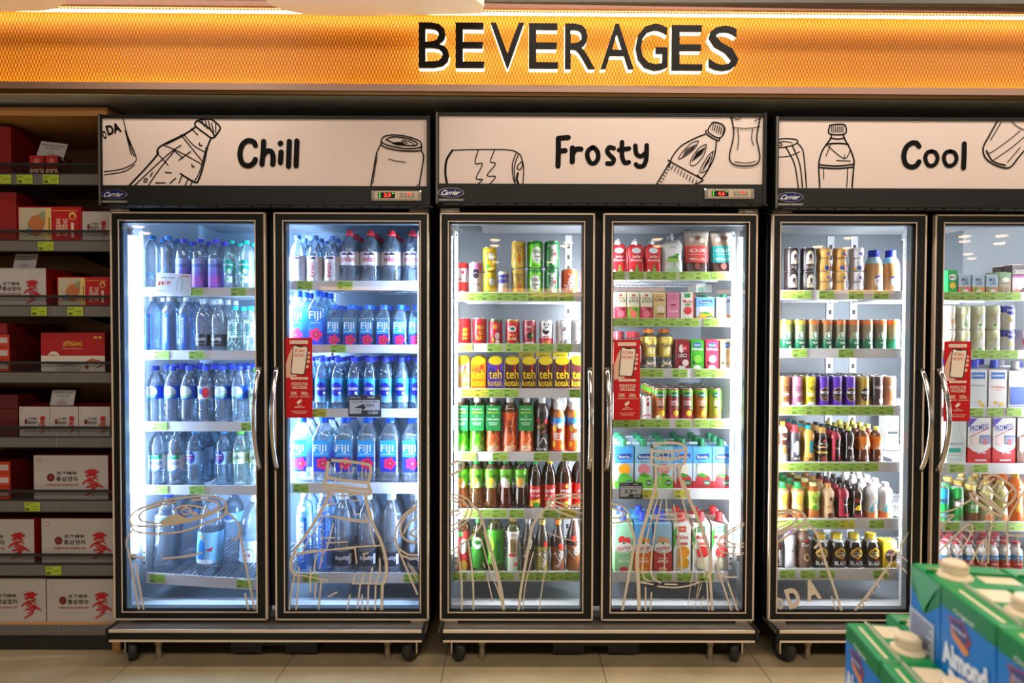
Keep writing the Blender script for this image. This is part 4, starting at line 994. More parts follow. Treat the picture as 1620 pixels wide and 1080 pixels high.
kind('w_ades', WB, 'bottle with pale green label, green cap', CW, 26, 90, 'ribbed', PETG, '5fc83a', label=[(.42, .62, 'd6f0c8')], art=[('T', 'ades', .05, .54, .62, .08, '2c4a30'), ('D', -.34, .48, .1, .05, '7cc83c')], group=GW)
kind('w_bigaq', WB, 'large clear bottle with blue label', CW, 37, 128, 'ribbed', PET, '1f4fd0', label=[(.60, .72, '7fb4ea')], art=[('D', 0, .66, .36, .06, 'e8f2fa'), ('T', 'AQUA', 0, .665, .5, .04, '16248c')], group='large water bottles')
kind('w_bigblue', WB, 'large bottle showing a blue-shirt figure', CW, 39, 138, 'pet', PET, 'cfe4f4', label=[(.14, .50, '8fcdf0')], art=[('P', [(-.32, .16), (-.05, .16), (.0, .28), (-.05, .38), (-.2, .42), (-.32, .36)], '2a86d8'), ('D', -.17, .45, .07, .025, 'd8a888'), ('P', [(.0, .30), (.3, .34), (.25, .28)], 'c83a5a'), ('R', -.35, .14, .3, .19, 'eef4f8')], group='large water bottles')
kind('w_bignes', WB, 'large bottle with pale label and blue ring', CW, 38, 130, 'ribbed', PET, 'dfe9f2', label=[(.20, .46, 'bfe0f2')], art=[('D', .1, .30, .30, .09, WH), ('D', .1, .30, .26, .075, '5aa0dc'), ('D', .1, .30, .22, .062, WH), ('T', 'N', .1, .30, .16, .06, 'c8141c')], group='large water bottles')
kind('w_evp', WB, 'bottle with tall white evian label', CW, 25, 79, 'pet', PET, '7fa4ee', label=[(.04, .58, 'f0eff6')], art=[('T', 'evian', -.05, .30, .30 * 79 / 25, .11, 'c01848', 90), ('R', -.45, .545, .45, .565, 'e8a8c8'), ('P', [(-.3, .52), (-.15, .58), (-.02, .54), (.12, .57), (.3, .52)], '30304a'), ('T', 'natural mineral water', .25, .32, .9, .03, 'b0a8c0', 90)], group=GW)
K['w_evp']['desc'] = 'slim bottle, tall white label, red vertical lettering'
kind('w_evr', WB, 'sports bottle with short white label, red cap', CW, 33, 88, 'pet', PET, 'e8303a', label=[(.36, .60, 'f3f1f8')], art=[('T', 'evian', 0, .47, .64, .10, 'c01848'), ('R', -.45, .565, .45, .585, 'e8a8c8'), ('P', [(-.3, .54), (-.18, .59), (-.05, .55), (.1, .60), (.3, .54)], '30304a')], sport=True, group=GW)
fl = lambda x, z, r: [('F', x, z, r, 'ee2a66'), ('F', x, z, r * .55, 'd01850'), ('D', x + .02, z, .05, .015, 'f0c838'), ('S', [(x, z), (x + .08, z - .03)], .03, '8a3a10')]
kind('w_fl', WB, 'tall square bottle with pink flower', CW, 28, 91, 'square', PETB, '1f5fe8', art=[('R', -.40, .04, .40, .30, '1c3cc0'), ('R', -.40, .30, .40, .66, '2a7ee0'), ('T', 'FIJI', 0, .56, .72, .17, WH), ('R', -.3, .44, .3, .448, WH)] + fl(.02, .24, .40), back=(.05, .74, FIJIB), group=GW)
kind('w_fs', WB, 'short square bottle with pink flower', CW, 24.5, 69, 'square', PETB, '1f6bf0', art=[('R', -.38, .04, .38, .34, '2038b8'), ('R', -.38, .34, .38, .62, '2fa4e4'), ('T', 'FIJI', 0, .50, .66, .20, WH), ('R', -.3, .385, .3, .395, WH)] + fl(.06, .20, .36), back=(.05, .70, FIJIB), group=GW)
kind('w_fx', WB, 'big square bottle with pink flower', CW, 33, 108, 'square', PETC, '2068f0', art=[('R', -.38, .20, .38, .42, '2038b8'), ('R', -.38, .42, .38, .66, '2fa4e4'), ('T', 'FIJI', -.04, .53, .62, .13, WH), ('R', -.3, .455, .3, .460, WH)] + fl(.08, .32, .32), back=(.20, .70, FIJIB), group=GW)
kind('w_oas', WB, 'bottle with dark blue round label', CW, 25, 85, 'pet', PETB, '2a3fd8', label=[(.18, .62, OASB)], art=[('D', .02, .42, .40, .125, '1a1fae'), ('T', 'OASIS+', .02, .43, .66, .055, WH), ('D', .22, .35, .08, .025, WH)], group=GW)
kind('w_orgl', WB, 'tall textured blue bottle, white cap', CW, 27, 129, 'tall', PETQ, 'eef2f6', art=[('R', -.24, .06, .24, .70, '2f66b8'), ('T', 'L\'ORGANIQUE', 0, .40, 2.4, .05, 'dfe9f6', 90), ('D', 0, .80, .2, .03, 'b8d4f0')], group='large water bottles')
kind('w_eql', WB, 'large clear bottle with black label', CW, 37, 126, 'pet', PETC, 'e8ecf0', label=[(.10, .28, '1d2230')], art=[('T', 'équity', 0, .20, .62, .07, 'e8e6e0'), ('R', .30, .12, .42, .25, 'e8e6e0')], group='large water bottles')

# door three: cans, tea cartons, tea bottles
DC = 'drink_can'; CC = 'can'; GC = 'drink cans'
kind('c_redw', DC, 'slim red can with white middle', CC, 20, 54, 'slim', 'd8322c', label=[(.42, .82, 'f0ece6')], art=[('D', .15, .70, .12, .05, 'c8202c'), ('T', 'KOMBUCHA', 0, .50, .6, .06, 'a03030'), ('T', '330ml', .1, .15, .4, .05, WH)], group=GC)
kind('c_komb', DC, 'slim cream and pink can', CC, 21, 54, 'slim', 'eadfe0', label=[(.68, .98, 'd078b0')], art=[('D', 0, .66, .28, .14, '2a2430'), ('S', [(-.2, .66), (0, .69), (.2, .65)], .03, 'e8e0e4'), ('T', 'KOMBUCHA', 0, .35, .8, .07, '4a3a44')], group=GC)
kind('c_yel', DC, 'yellow lemon drink can', CC, 22, 39, 'can', 'f0cf1c', art=[('T', 'はちみつ', 0, .70, .7, .13, '2a2a60'), ('T', 'レモン', 0, .50, .6, .14, '3a2a10'), ('D', -.1, .18, .18, .10, '4aa030'), ('R', .02, .45, .38, .72, 'e8eef0')], group=GC)
kind('c_moun', DC, 'tiny can with blue sign label', CC, 20, 40, 'can', 'e2dccb', art=[('P', [(-.45, .50), (.45, .56), (.45, .88), (-.45, .84)], '2c2f90'), ('T', 'マウンティ', 0, .70, .76, .13, 'f0e8c0'), ('D', .1, .25, .16, .1, 'e8b080')], group=GC)
kind('c_ool', DC, 'gold oolong tea can', CC, 23, 44, 'can', 'c8a437', art=[('T', 'OOLONG', 0, .76, .74, .12, '4a3510'), ('T', 'TEA', 0, .62, .4, .12, '4a3510'), ('D', .05, .35, .14, .17, 'c86a28'), ('R', -.35, .25, -.28, .55, '6a4c18')], group=GC)
kind('c_grn', DC, 'bright green tea can', CC, 26, 44, 'can', '6ccf1e', label=[(.86, 1, '2f9a2c')], art=[('P', [(-.1, .98), (.28, .98), (.09, .72)], '257f30'), ('D', .05, .48, .34, .30, 'f2f6ee'), ('T', 'POKKA', .05, .60, .52, .13, '1d5c28'), ('T', 'Green', .05, .44, .38, .12, '1d5c28'), ('T', 'Tea', .05, .30, .26, .10, '1d5c28'), ('R', -.3, .08, .2, .10, '1d5c28')], group=GC)
kind('c_jas', DC, 'dark green jasmine tea can', CC, 24, 44, 'can', '1c7a34', art=[('P', [(-.2, .20), (.12, .20), (.25, .80), (-.12, .80)], 'e6e8e0'), ('T', 'Jasmine', 0, .82, .7, .11, 'dfe8da'), ('T', '茉莉', -.05, .52, .2, .36, '30402c'), ('R', .08, .46, .24, .58, 'd0282c'), ('D', .1, .20, .16, .08, 'e8e8d8')], group=GC)
kind('c_teb', DC, 'orange can with white script', CC, 26, 44, 'can', 'e8541c', art=[('T', 'Tebotol', -.05, .45, 1.2, .30, WH, 68), ('S', [(.3, .15), (.38, .35), (.28, .5)], .04, WH)], group=GC)
kind('c_wlk1', DC, 'red can with yellow upright script', CC, 23, 46, 'can', 'd2202a', art=[('T', '王老吉', .18, .45, .9, .22, 'f2cf30', 90), ('R', -.45, .5, -.35, .9, 'f0d040')], group=GC)
kind('c_wlk2', DC, 'red can with three lines of yellow capitals', CC, 23, 46, 'can', 'd2202a', art=[('T', 'WONG', .15, .68, .6, .13, 'f2cf30'), ('T', 'LO', .20, .50, .32, .13, 'f2cf30'), ('T', 'KAT', .15, .32, .5, .13, 'f2cf30')], group=GC)
kind('c_fest', DC, 'dark red can with gold ornaments', CC, 23, 45, 'can', 'b01a34', label=[(.90, 1, '3c5a28')], art=[('F', -.05, .72, .2, 'd8902c'), ('D', .1, .40, .18, .12, 'e8c8c0'), ('F', .1, .2, .16, 'f0e0d0'), ('D', -.2, .25, .1, .1, 'e8a030')], group=GC)
kind('c_bade', DC, 'red can with white oval emblem', CC, 23.5, 44, 'can', 'c81424', label=[(.92, 1, 'c89a30')], art=[('D', 0, .66, .26, .11, 'e8ece4'), ('D', 0, .66, .18, .06, '40604c'), ('T', 'Gold\'n', -.05, .45, .4, .07, 'f0d060'), ('T', 'Badak', 0, .32, .62, .12, 'f2d8a0'), ('D', -.35, .12, .1, .1, '3c9a30'), ('D', .35, .12, .1, .1, '3c9a30')], group=GC)
kind('c_grj', DC, 'maroon can with green leaf', CC, 22.5, 43, 'can', '9a2834', art=[('T', 'Yeo\'s', 0, .76, .4, .12, WH), ('S', [(-.4, .5), (0, .58), (.4, .7)], .02, 'e8c0c0'), ('D', .05, .42, .22, .12, '1e1214'), ('P', [(.1, .35), (.3, .42), (.25, .55)], '38b030'), ('R', -.25, .08, .3, .20, 'd8c8c0')], group=GC)
kind('c_pan', DC, 'white panda can with crimson base', CC, 23, 43, 'can', 'e6e6e8', label=[(.05, .34, 'c81a40')], art=[('D', -.05, .60, .25, .12, BK), ('D', 0, .72, .22, .12, WH), ('D', -.16, .84, .06, .04, BK), ('D', .14, .84, .06, .04, BK), ('D', -.06, .74, .04, .03, BK), ('D', .08, .74, .04, .03, BK), ('T', 'LYCHEE', 0, .20, .5, .12, 'e8b040'), ('T', 'panda', 0, .40, .5, .08, 'c81a40')], group=GC)
kind('c_cat', DC, 'white can with black leaves and brown stripe', CC, 23, 43, 'can', 'e8e6ea', art=[('P', [(0, .72), (.12, .78), (.14, .66), (.05, .62)], BK), ('R', -.1, .60, .25, .64, 'd05030'), ('T', 'GRASS JELLY', .05, .50, .5, .05, '40404a'), ('P', [(-.4, .12), (-.1, .30), (-.2, .10)], '8a6a4c'), ('P', [(0, .10), (.15, .34), (.4, .12)], '201c20'), ('P', [(.25, .3), (.4, .36), (.35, .22)], '48b040')], group=GC)


def tk(key, desc, c, extra=()):
    kind(key, 'tea_carton', desc, 'carton', 24.5, 49, 'box', c, art=list(extra) + [('D', 0, 1.0, .46, .14, YL), ('P', [(.05, .60), (.18, .60), (.26, .86), (.16, .86)], 'd01c28'), ('T', 'teh', 0, .57, .84, .30, YL), ('T', 'kotak', 0, .29, .92, .21, YL), ('R', -.2, .88, .2, .885, '3a3010'), ('R', -.3, .04, .3, .06, 'e8e0d0')], dep=16, group='small tea cartons')


tk('t_pink', 'pale pink tea carton', 'f2c0b0', [('D', -.2, .66, .2, .12, 'f8e0d8'), ('D', .1, .3, .3, .16, 'f0a090')])
tk('t_org', 'orange tea carton', 'ee7f1a', [('D', -.2, .66, .24, .12, 'e8601c')])
tk('t_vio', 'violet grape tea carton', '5a35a8', [('D', -.3 + .12 * a, .56 + .08 * b, .06, .035, '2c2470') for a in range(4) for b in range(3)][0:0] + [('D', -.28, .66, .2, .12, '2c2470'), ('D', -.1, .58, .16, .1, '241c60')])
tk('t_brn', 'brown tea carton', '4a1c20')
kind('t_flat', 'tea_carton', 'yellow carton lying flat on brown ones', 'carton', 24, 11, 'box', YL, art=[('R', -.5, .05, .5, .40, 'eceadc'), ('T', 'teh kotak', 0, .65, .6, .25, '6a5a10')], dep=40, group='small tea cartons')

TB = 'tea_bottle'; CT = 'tea bottle'; GT = 'tea bottles'


def icha(key, desc, c, light, tg, txt='お茶', wd=25, cap='f2f2f2', wave='f0a050'):
    kind(key, TB, desc, CT, wd, 90, 'waist', DKT if c in ('1a1718',) else AMB2, cap, label=[(.02, .74, c)], art=[('P', [(-.42, .02), (.42, .10), (.42, .30), (.1, .22), (-.42, .10)], light), ('S', [(.2, .66), (.1, .45), (.25, .3)], .06, light), ('T', txt[0], 0, .55, .28, .10, BK), ('T', txt[1], .0, .42, .36, .12, BK), ('T', 'Minuman Teh', .0, .14, .6, .035, WH), ('T', 'Melati', .0, .09, .5, .04, WH)], tagcol=tg, group=GT)


icha('b_gt', 'waisted green tea bottle with neck tag', '4fbf1e', 'a4e050', '1f8f48')
icha('b_ot', 'waisted orange tea bottle with neck tag', 'e0602c', 'f4b070', '1f8f48')
icha('b_o', 'waisted orange tea bottle without tag', 'e0602c', 'f4b070', None)
kind('b_mk', TB, 'black milk tea bottle', CT, 25, 89, 'waist', '2c1c18', 'f0f0f0', label=[(.02, .74, '1a1718')], art=[('T', 'MILK', -.1, .50, .62, .07, 'd89a30', 20), ('T', 'Original', .1, .40, .5, .05, 'c06030', 20), ('D', -.25, .60, .14, .05, 'b02028'), ('D', .32, .58, .14, .05, 'b02028'), ('S', [(-.1, .2), (.1, .3), (.3, .2)], .05, 'd8d8dc'), ('T', 'Minuman Teh', -.05, .10, .6, .04, WH)], group=GT)
kind('b_mg', TB, 'orange barley tea bottle with blue sky', CT, 25, 83, 'stout', 'b06020', 'f4f2ee', label=[(.02, .60, 'ea5a1c'), (.54, .70, '3f8ed8')], art=[('D', .1, .55, .3, .05, WH), ('D', -.22, .50, .16, .06, 'f2c030'), ('T', '麦茶', .05, .35, .72, .14, WH), ('T', '健康', .05, .47, .4, .07, '8a2010'), ('R', -.4, .05, .4, .08, '3a2a30'), ('D', -.3, .2, .12, .06, 'f2c030'), ('D', .25, .16, .14, .05, 'f2a030')], group=GT)
kind('b_mg2', TB, 'orange barley tea bottle half hidden by frame', CT, 25, 83, 'stout', 'b06020', 'f4f2ee', label=K['b_mg']['label'], art=K['b_mg']['art'], group=GT)


def ft(key, desc, liquid, c2, blob):
    kind(key, TB, desc, CT, 24, 81, 'waist', liquid, '1fa04a', label=[(.44, .80, '6cc62a')], art=[('R', -.5, .44, .5, .50, c2), ('D', -.08, .55, .3, .10, blob), ('D', .15, .51, .22, .07, 'f0f0d0'), ('T', 'fruit', -.22, .68, .34, .07, '1c3c18'), ('T', 'tea', .18, .68, .30, .08, '1c3c18')], group=GT)


ft('f_ap', 'fruit tea bottle with orange apple label', AMB2, 'c87a20', 'f0a040')
ft('f_le', 'fruit tea bottle with lemon label', AMB2, '9ccc28', 'f2e03a')
ft('f_ly', 'dark fruit tea bottle with red band', DKR, 'a01c3c', 'ecece4')
ft('f_pf', 'dark fruit tea bottle with passionfruit', DKT, '6c1c4c', 'd8a040')
kind('p_gr', TB, 'dark jasmine tea bottle, green cap', CT, 23, 79, 'pet', DKT, '1f9a48', label=[(.06, .50, 'c42420')], art=[('T', 'pucuk', 0, .40, .74, .10, WH), ('T', 'harum', 0, .31, .6, .05, WH), ('P', [(-.4, .08), (.4, .14), (.4, .24), (-.4, .20)], 'e8b030'), ('D', .1, .12, .25, .05, '2c9a38')], group=GT)
kind('p_ye', TB, 'dark jasmine tea bottle, yellow cap', CT, 23, 79, 'pet', DKT, 'e8c42a', label=[(.06, .52, 'cc241c')], art=[('T', 'pucuk', 0, .40, .74, .10, WH), ('T', 'harum', 0, .31, .6, .05, WH), ('D', 0, .14, .3, .06, 'e8e0c0')], group=GT)
kind('p_tl', TB, 'taller jasmine tea bottle with red label', CT, 25, 79.5, 'pet', DKT, '2a1512', label=[(.06, .55, 'cc241c')], art=[('T', 'pucuk', 0, .40, .74, .10, WH), ('T', 'harum', 0, .31, .6, .05, WH), ('D', 0, .14, .3, .06, 'e8b030'), ('F', 0, .49, .1, 'f0c838')], group=GT)
kind('s_rd', TB, 'tea bottle with red and white apple label', CT, 25, 90, 'waist', AMB2, 'e0b060', label=[(.03, .72, 'd63a3c')], art=[('D', .1, .46, .30, .14, 'eef0ea'), ('T', 'TEH', .08, .48, .3, .08, '9a2020'), ('D', .1, .12, .3, .10, 'e8c050'), ('D', -.1, .68, .2, .05, '3ca040')], group=GT)
kind('s_gd', TB, 'dark green bottle with white round emblem', CT, 24, 84, 'pet', GRNT, '2f8a3c', label=[(.08, .66, '3b8a34')], art=[('D', -.05, .56, .34, .11, 'd8e6d4'), ('T', 'POKKA', -.05, .57, .5, .05, '1d5c28')], group=GT)
kind('s_gb', TB, 'large bottle with bright green label', CT, 29, 96, 'pet', GRNT, 'a8c040', label=[(.14, .70, '48b02c')], art=[('S', [(-.3, .6), (-.1, .45), (-.3, .25)], .12, 'c8e84c'), ('R', .1, .2, .35, .55, '207a30')], group=GT)
kind('s_wh', TB, 'bottle with white and green bamboo label', CT, 25, 88, 'waist', GRNT, 'e8c070', label=[(.03, .74, 'eaeee0')], art=[('T', 'POKKA', .1, .68, .4, .03, 'c82030'), ('R', -.18, .36, -.02, .60, 'a88850'), ('R', .04, .36, .2, .60, 'a88850'), ('R', -.25, .29, .2, .34, 'd03030'), ('P', [(-.45, .05), (-.3, .35), (-.35, .05)], '58a838'), ('P', [(.45, .05), (.3, .25), (.3, .05)], '58a838'), ('D', .2, .15, .1, .04, 'e05060')], group=GT)
GLK = clear('smoked_glass', (.35, .30, .26), .35, .15, 1.45)
kind('s_sb', TB, 'dark glass bottle with slanted script', CT, 22, 84, 'cola', '4b433c', 'b8b8b4', art=[('T', 'botol', 0, .45, 1.4, .11, 'cfcac0', 70)], group=GT)
kind('s_tg', TB, 'cola-shaped bottle, gold cap, white script', CT, 25, 82, 'cola', 'a89a52', 'd8c060', label=[(.50, .93, '3a3024')], art=[('T', 'Teh', .12, .34, .7, .18, WH, 35), ('D', .2, .55, .14, .05, 'd03028'), ('T', 'botol', .15, .22, .8, .08, WH, 60)], group=GT)
kind('s_tn', TB, 'cola-shaped bottle, orange cap, white script', CT, 25, 82, 'cola', '8a5236', 'ee7a1c', label=[(.50, .93, '30211c')], art=[('T', 'Teh', .12, .34, .7, .18, WH, 35), ('D', .2, .52, .14, .05, 'd03028'), ('T', 'botol', .15, .22, .8, .08, WH, 60)], group=GT)
kind('s_tp', TB, 'tall cola-shaped tea bottle by the frame', CT, 27, 90, 'cola', 'a06038', 'e8e8e8', label=[(.48, .93, '3a2620')], art=[('T', 'Tebs', 0, .38, .9, .18, WH, 50), ('D', -.05, .60, .16, .05, 'e03028')], group=GT)

# door four: pouches, juice cartons, cans
kind('j_red', 'jelly_pouch', 'red strawberry jelly pouch', 'drink pouch', 26, 59, 'pouch', mat('cf1f2a', .3), 'f2f2f4', art=[('D', 0, .80, .28, .09, 'dfe3ee'), ('T', 'Jelly', 0, .60, .5, .10, 'f6e6e6'), ('T', 'Strawberry', 0, .49, .72, .08, WH), ('T', 'A', .02, .22, .32, .28, '3fae38'), ('D', -.32, .15, .07, .06, 'f0dede'), ('D', .34, .12, .09, .07, 'a01018')], group='jelly pouches')
kind('j_wh', 'jelly_pouch', 'white grape jelly pouch with grapes', 'drink pouch', 34, 68, 'pouch', mat('e2e6e6', .3), 'f4f4f6', art=[('D', -.1, .48, .14, .06, '4f8f2c'), ('D', .1, .50, .16, .07, '3c7a28'), ('D', .0, .43, .3, .05, '8cc040'), ('D', .2, .58, .1, .04, '58a838'), ('T', '5', .05, .30, .12, .09, '507848'), ('D', 0, .15, .30, .10, 'b8dcb8'), ('T', 'Jelly', 0, .78, .3, .04, '707c78')], group='jelly pouches')
COFP = ramp_mat('iced_coffee_print', [(0, '2a0f10'), (.5, '4a1c18'), (.75, 'c8a890'), (1, 'e6ddd6')], .25)


def cof(key, desc, band):
    kind(key, 'coffee_pouch', desc, 'drink pouch', 41, 73, 'pouch', COFP, None, art=[('P', [(-.46, .30), (.46, .30), (.46, .66), (-.46, .66)], band), ('T', '시그니처', 0, .56, .62, .09, WH), ('R', -.3, .475, .3, .48, WH), ('T', '아메리카노 스위트', 0, .37, .6, .05, WH), ('D', -.2, .80, .1, .05, 'f0e8e0'), ('D', .05, .84, .12, .05, '8a5a40'), ('D', .22, .78, .12, .05, 'f0e8e0'), ('D', 0, .22, .12, .07, '7a3a28')], group='coffee pouches')


cof('q_red', 'iced coffee pouch with red band', 'c43228'); cof('q_teal', 'iced coffee pouch with teal band', '0f8f8c')
JC = 'juice_carton'; CJ = 'carton'; GJ = 'small juice cartons'


def dj(key, desc, col, blob, n=2):
    kind(key, JC, desc, CJ, 19, 46, 'box', 'e9e2c0', label=[(.0, .52, col)], art=[('R', -.1, .88, .1, .95, 'b02030'), ('T', 'DIAMOND', 0, .82, .7, .06, '4a4030'), ('T', 'JUICE', 0, .71, .84, .11, '202020'), ('D', 0, .28, .30, .13, blob), ('D', -.25, .45, .14, .06, blob), ('D', .25, .44, .14, .06, '7a2030' if n == 2 else '4c9a30'), ('R', -.2, .04, .2, .08, '303030')], dep=15, group=GJ)


dj('d_pom', 'cream juice carton with pomegranate seeds', 'c83a4a', 'e8788a'); dj('d_gua', 'cream juice carton with pink guava', '8cb83c', 'ee7868', 1)
kind('d_cof', JC, 'tan coffee carton', CJ, 20, 46, 'box', 'e2c48c', art=[('T', 'Elle & Vire', 0, .88, .6, .05, '8a2020'), ('T', 'Coffee', 0, .77, .8, .11, '4a3018'), ('D', .1, .44, .3, .13, 'e8dcc8'), ('R', -.35, .0, .35, .30, 'c89a54'), ('T', 'coffee', .1, .30, .6, .08, '3a2818')], dep=15, group=GJ)
kind('d_str', JC, 'pink strawberry milk carton', CJ, 20, 46, 'box', 'e28aa8', art=[('T', 'Elle & Vire', 0, .90, .6, .05, '8a2030'), ('T', 'Strawberry', 0, .80, .8, .07, 'b02850'), ('R', -.2, .56, .2, .62, 'a02040'), ('T', 'CREAM', 0, .38, .7, .08, 'f4d8e0'), ('D', 0, .08, .2, .08, 'c8303c')], dep=15, group=GJ)
kind('d_mal', JC, 'white carton with red apple', CJ, 21, 46, 'box', 'f0efe8', label=[(0, .99, 'f0efe8')], art=[('R', -.25, .84, .2, .98, '2f9e4a'), ('R', .42, .0, .5, 1, 'e05030'), ('T', 'Malee', 0, .72, .7, .11, 'd0282c'), ('R', -.2, .57, .22, .64, '3fae60'), ('D', .02, .40, .30, .14, 'd8383c'), ('D', 0, .12, .24, .09, 'e8e0c4')], dep=15, group=GJ)


def bv(key, desc, w_, h_, sky, f1, f2, gp='big juice cartons', shp='gable', dep=24, cap='12764c'):
    kind(key, JC, desc, CJ, w_, h_, shp, 'cfe4f4', cap, label=[(.0, .22, f2 if w_ > 28 else 'f0e8d8'), (.62, .985, sky)], art=[('P', [(-.38, .80), (-.3, .88), (.36, .90), (.38, .82), (.3, .77), (-.3, .75)], '1c3f98'), ('T', 'Buavita', 0, .82, .58, .07, WH), ('T', 'Minuman', 0, .69, .4, .035, '2a4a90'), ('D', .0, .52, .32, .13, f1), ('D', .05, .26, .40, .15, f2), ('P', [(-.3, .38), (.0, .44), (.3, .36), (.1, .32)], '3f9a30'), ('D', .25, .20, .18, .07, '1d6a48'), ('T', '100%', .25, .20, .26, .05, WH)], dep=dep, group=gp)


bv('v_app', 'blue-topped carton with pears', 29, 42, '6cb4ee', 'eef0d8', 'e8b030', 'short juice cartons', 'box', 20)
kind('v_wh', JC, 'pale blue-lettered fruit carton', CJ, 28, 42, 'box', 'e6eef6', '2f9a70', art=[('P', [(-.3, .84), (.3, .90), (.3, .82), (-.3, .76)], '2a5cb8'), ('T', 'Buavita', 0, .83, .46, .06, WH), ('D', -.1, .14, .36, .14, 'f2c8b0'), ('D', .2, .22, .2, .10, 'f0b090'), ('P', [(-.3, .28), (.1, .30), (-.1, .38)], '6cb050')], dep=20, group='short juice cartons')
kind('v_top', JC, 'white carton lying on the small cartons', CJ, 30, 13, 'box', 'e8ebe2', art=[('R', -.40, .1, 0, .7, '2f7e40'), ('T', 'organic milk', .1, .8, .6, .12, '506850')], dep=24, group='short juice cartons')
kind('h_flo', 'juice_bottle', 'orange-capped yellow lemon juice bottle', 'juice bottle', 23, 68, 'waist', clear('pale_juice', (.85, .88, .80), .3, .08), 'f28a1c', label=[(.36, .82, 'efd04a')], art=[('T', 'Florida', 0, .62, .84, .10, '1c3a70'), ('D', -.1, .76, .18, .06, 'f6f0a0'), ('D', .1, .50, .26, .09, 'f8ee9c'), ('D', -.2, .45, .12, .05, 'd8e08a'), ('S', [(-.35, .14), (0, .22), (.35, .12)], .08, 'c8a850'), ('S', [(-.3, .26), (0, .18), (.3, .26)], .04, WH), ('D', 0, .06, .4, .03, '8aa838')], group='juice bottles')
kind('h_jar', 'juice_bottle', 'squat jar with dark red lid', 'jar', 26, 64, 'stout', clear('syrup', (.7, .3, .25), .3, .1), 'a02430', label=[(.2, .6, '8a1c24')], group='juice bottles')
kind('h_abc', JC, 'dark red lychee juice carton', CJ, 22, 50, 'box', '8c1c24', art=[('D', -.1, .74, .18, .14, 'e8dcd8'), ('P', [(-.05, .84), (.35, .84), (.25, .68), (.0, .68)], 'cf2026'), ('T', 'ABC', .12, .75, .34, .07, WH), ('R', -.35, .44, .35, .62, '5a1014'), ('T', 'LECI', -.02, .53, .6, .11, WH), ('D', .2, .30, .24, .10, 'ece0dc'), ('R', -.3, .05, .2, .20, 'ece8e0')], dep=15, group=GJ)


def fr_(key, desc, c, c2):
    kind(key, JC, desc, CJ, 21, 50, 'box', c, art=[('D', 0, .86, .34, .08, '3a66b0'), ('T', 'Vitamin', 0, .86, .5, .05, WH), ('T', 'frifresh', 0, .73, .86, .09, WH), ('D', .05, .42, .30, .13, c2), ('D', 0, .14, .3, .09, 'f0f2ea'), ('D', -.3, .30, .1, .05, '30343a')], dep=15, group=GJ)


fr_('h_gr', 'green juice carton', '44a82c', '8cd048'); fr_('h_pk', 'pink-red juice carton', 'e03a58', 'f0a0a8'); fr_('h_or', 'pale orange juice carton', 'f2c078', 'f8dca8')


def sn(key, desc, c, f):
    kind(key, DC, desc, CC, 20, 53, 'slim', c, label=[(.80, .95, '6cb82c')], art=[('D', 0, .80, .40, .09, '14603c'), ('T', 'Sunpride', 0, .80, .60, .06, WH), ('T', '100%', 0, .60, .62, .08, WH), ('R', -.3, .50, .35, .54, 'e8c8b0'), ('R', -.2, .42, .25, .46, '3a4c3c'), ('D', .12, .26, .22, .09, 'f0d42a'), ('D', -.12, .12, .26, .09, f), ('P', [(.36, .3), (.48, .36), (.46, .9), (.38, .9)], '7ac030')], group='juice cans')


sn('n_app', 'slim juice can with green apple', 'c86a30', 'e2e4b0'); sn('n_red', 'slim dark red juice can', 'a83238', 'c85058'); sn('n_org', 'slim orange juice can', 'd87a28', 'e8a040'); sn('n_lim', 'slim lime-green juice can', 'a8b838', 'c89a50')
kind('n_wh', DC, 'short white can with red swirls', CC, 20, 41, 'can', 'e8e4e0', art=[('R', -.05, .42, .4, .86, 'dfe2e4'), ('R', -.1, .62, .12, .9, 'a82030'), ('S', [(-.4, .2), (0, .28), (.4, .18)], .08, 'b82838'), ('S', [(-.4, .08), (0, .12), (.4, .05)], .06, 'b82838')], group='juice cans')
bv('v_man', 'big juice carton with mango cubes', 30, 79, '4ca4e8', 'f2a01c', '58a838')
bv('v_gua', 'big juice carton with pink guava', 30, 79, '8cc8dc', 'e88a98', '7cc840')
bv('v_ap2', 'big juice carton with sliced apple', 30, 79, '5aaaea', 'f0ead4', 'b83038')


def hx(key, desc, top, base, f1, txt):
    kind(key, JC, desc, CJ, 29, 94, 'gable', top, '1f3fb8', label=[(.0, .42, base)], art=[('D', -.12, .68, .2, .08, f1), ('D', .18, .66, .2, .07, f1), ('D', 0, .52, .48, .115, 'f2f4ee'), ('T', 'Hortex', 0, .52, .80, .10, 'c42030', 10), ('S', [(-.3, .45), (0, .43), (.3, .46)], .03, '2f8a40'), ('P', [(-.1, .60), (0, .66), (.1, .60)], '2f8a40'), ('T', 'JUICE 100%', .0, .31, .5, .03, WH), ('T', txt, .0, .25, .60, .055, WH), ('D', 0, .09, .25, .05, f1)], dep=24, group='big juice cartons')


hx('x_mint', 'mint-green carton with apples', '9fd8b0', '8fc88c', 'd82c38', 'MIETA'); hx('x_ora', 'blue and orange carton', '5aa8e0', 'e87820', 'f0a030', 'ORANGE'); hx('x_app', 'red and tan apple carton', '9cc4d8', 'b8302c', 'd8a070', 'APPLE')


def ml(key, desc, sq_, f1, f2):
    kind(key, JC, desc, CJ, 28, 94, 'gable', 'ecebe2', 'd82c34', art=[('P', [(-.5, .50), (-.5, .86), (-.3, .95), (-.36, .6)], '3f9a3c'), ('R', -.2, .84, .22, .96, sq_), ('T', '100%', 0, .90, .3, .04, WH), ('T', 'Malee', -.02, .74, .72, .085, 'c81c28'), ('R', -.25, .58, .3, .63, 'c85040'), ('D', .08, .44, .34, .12, f1), ('D', .06, .22, .34, .12, f2), ('T', 'fruit juice', .1, .05, .4, .02, '8a8a80')], dep=24, group='big juice cartons')


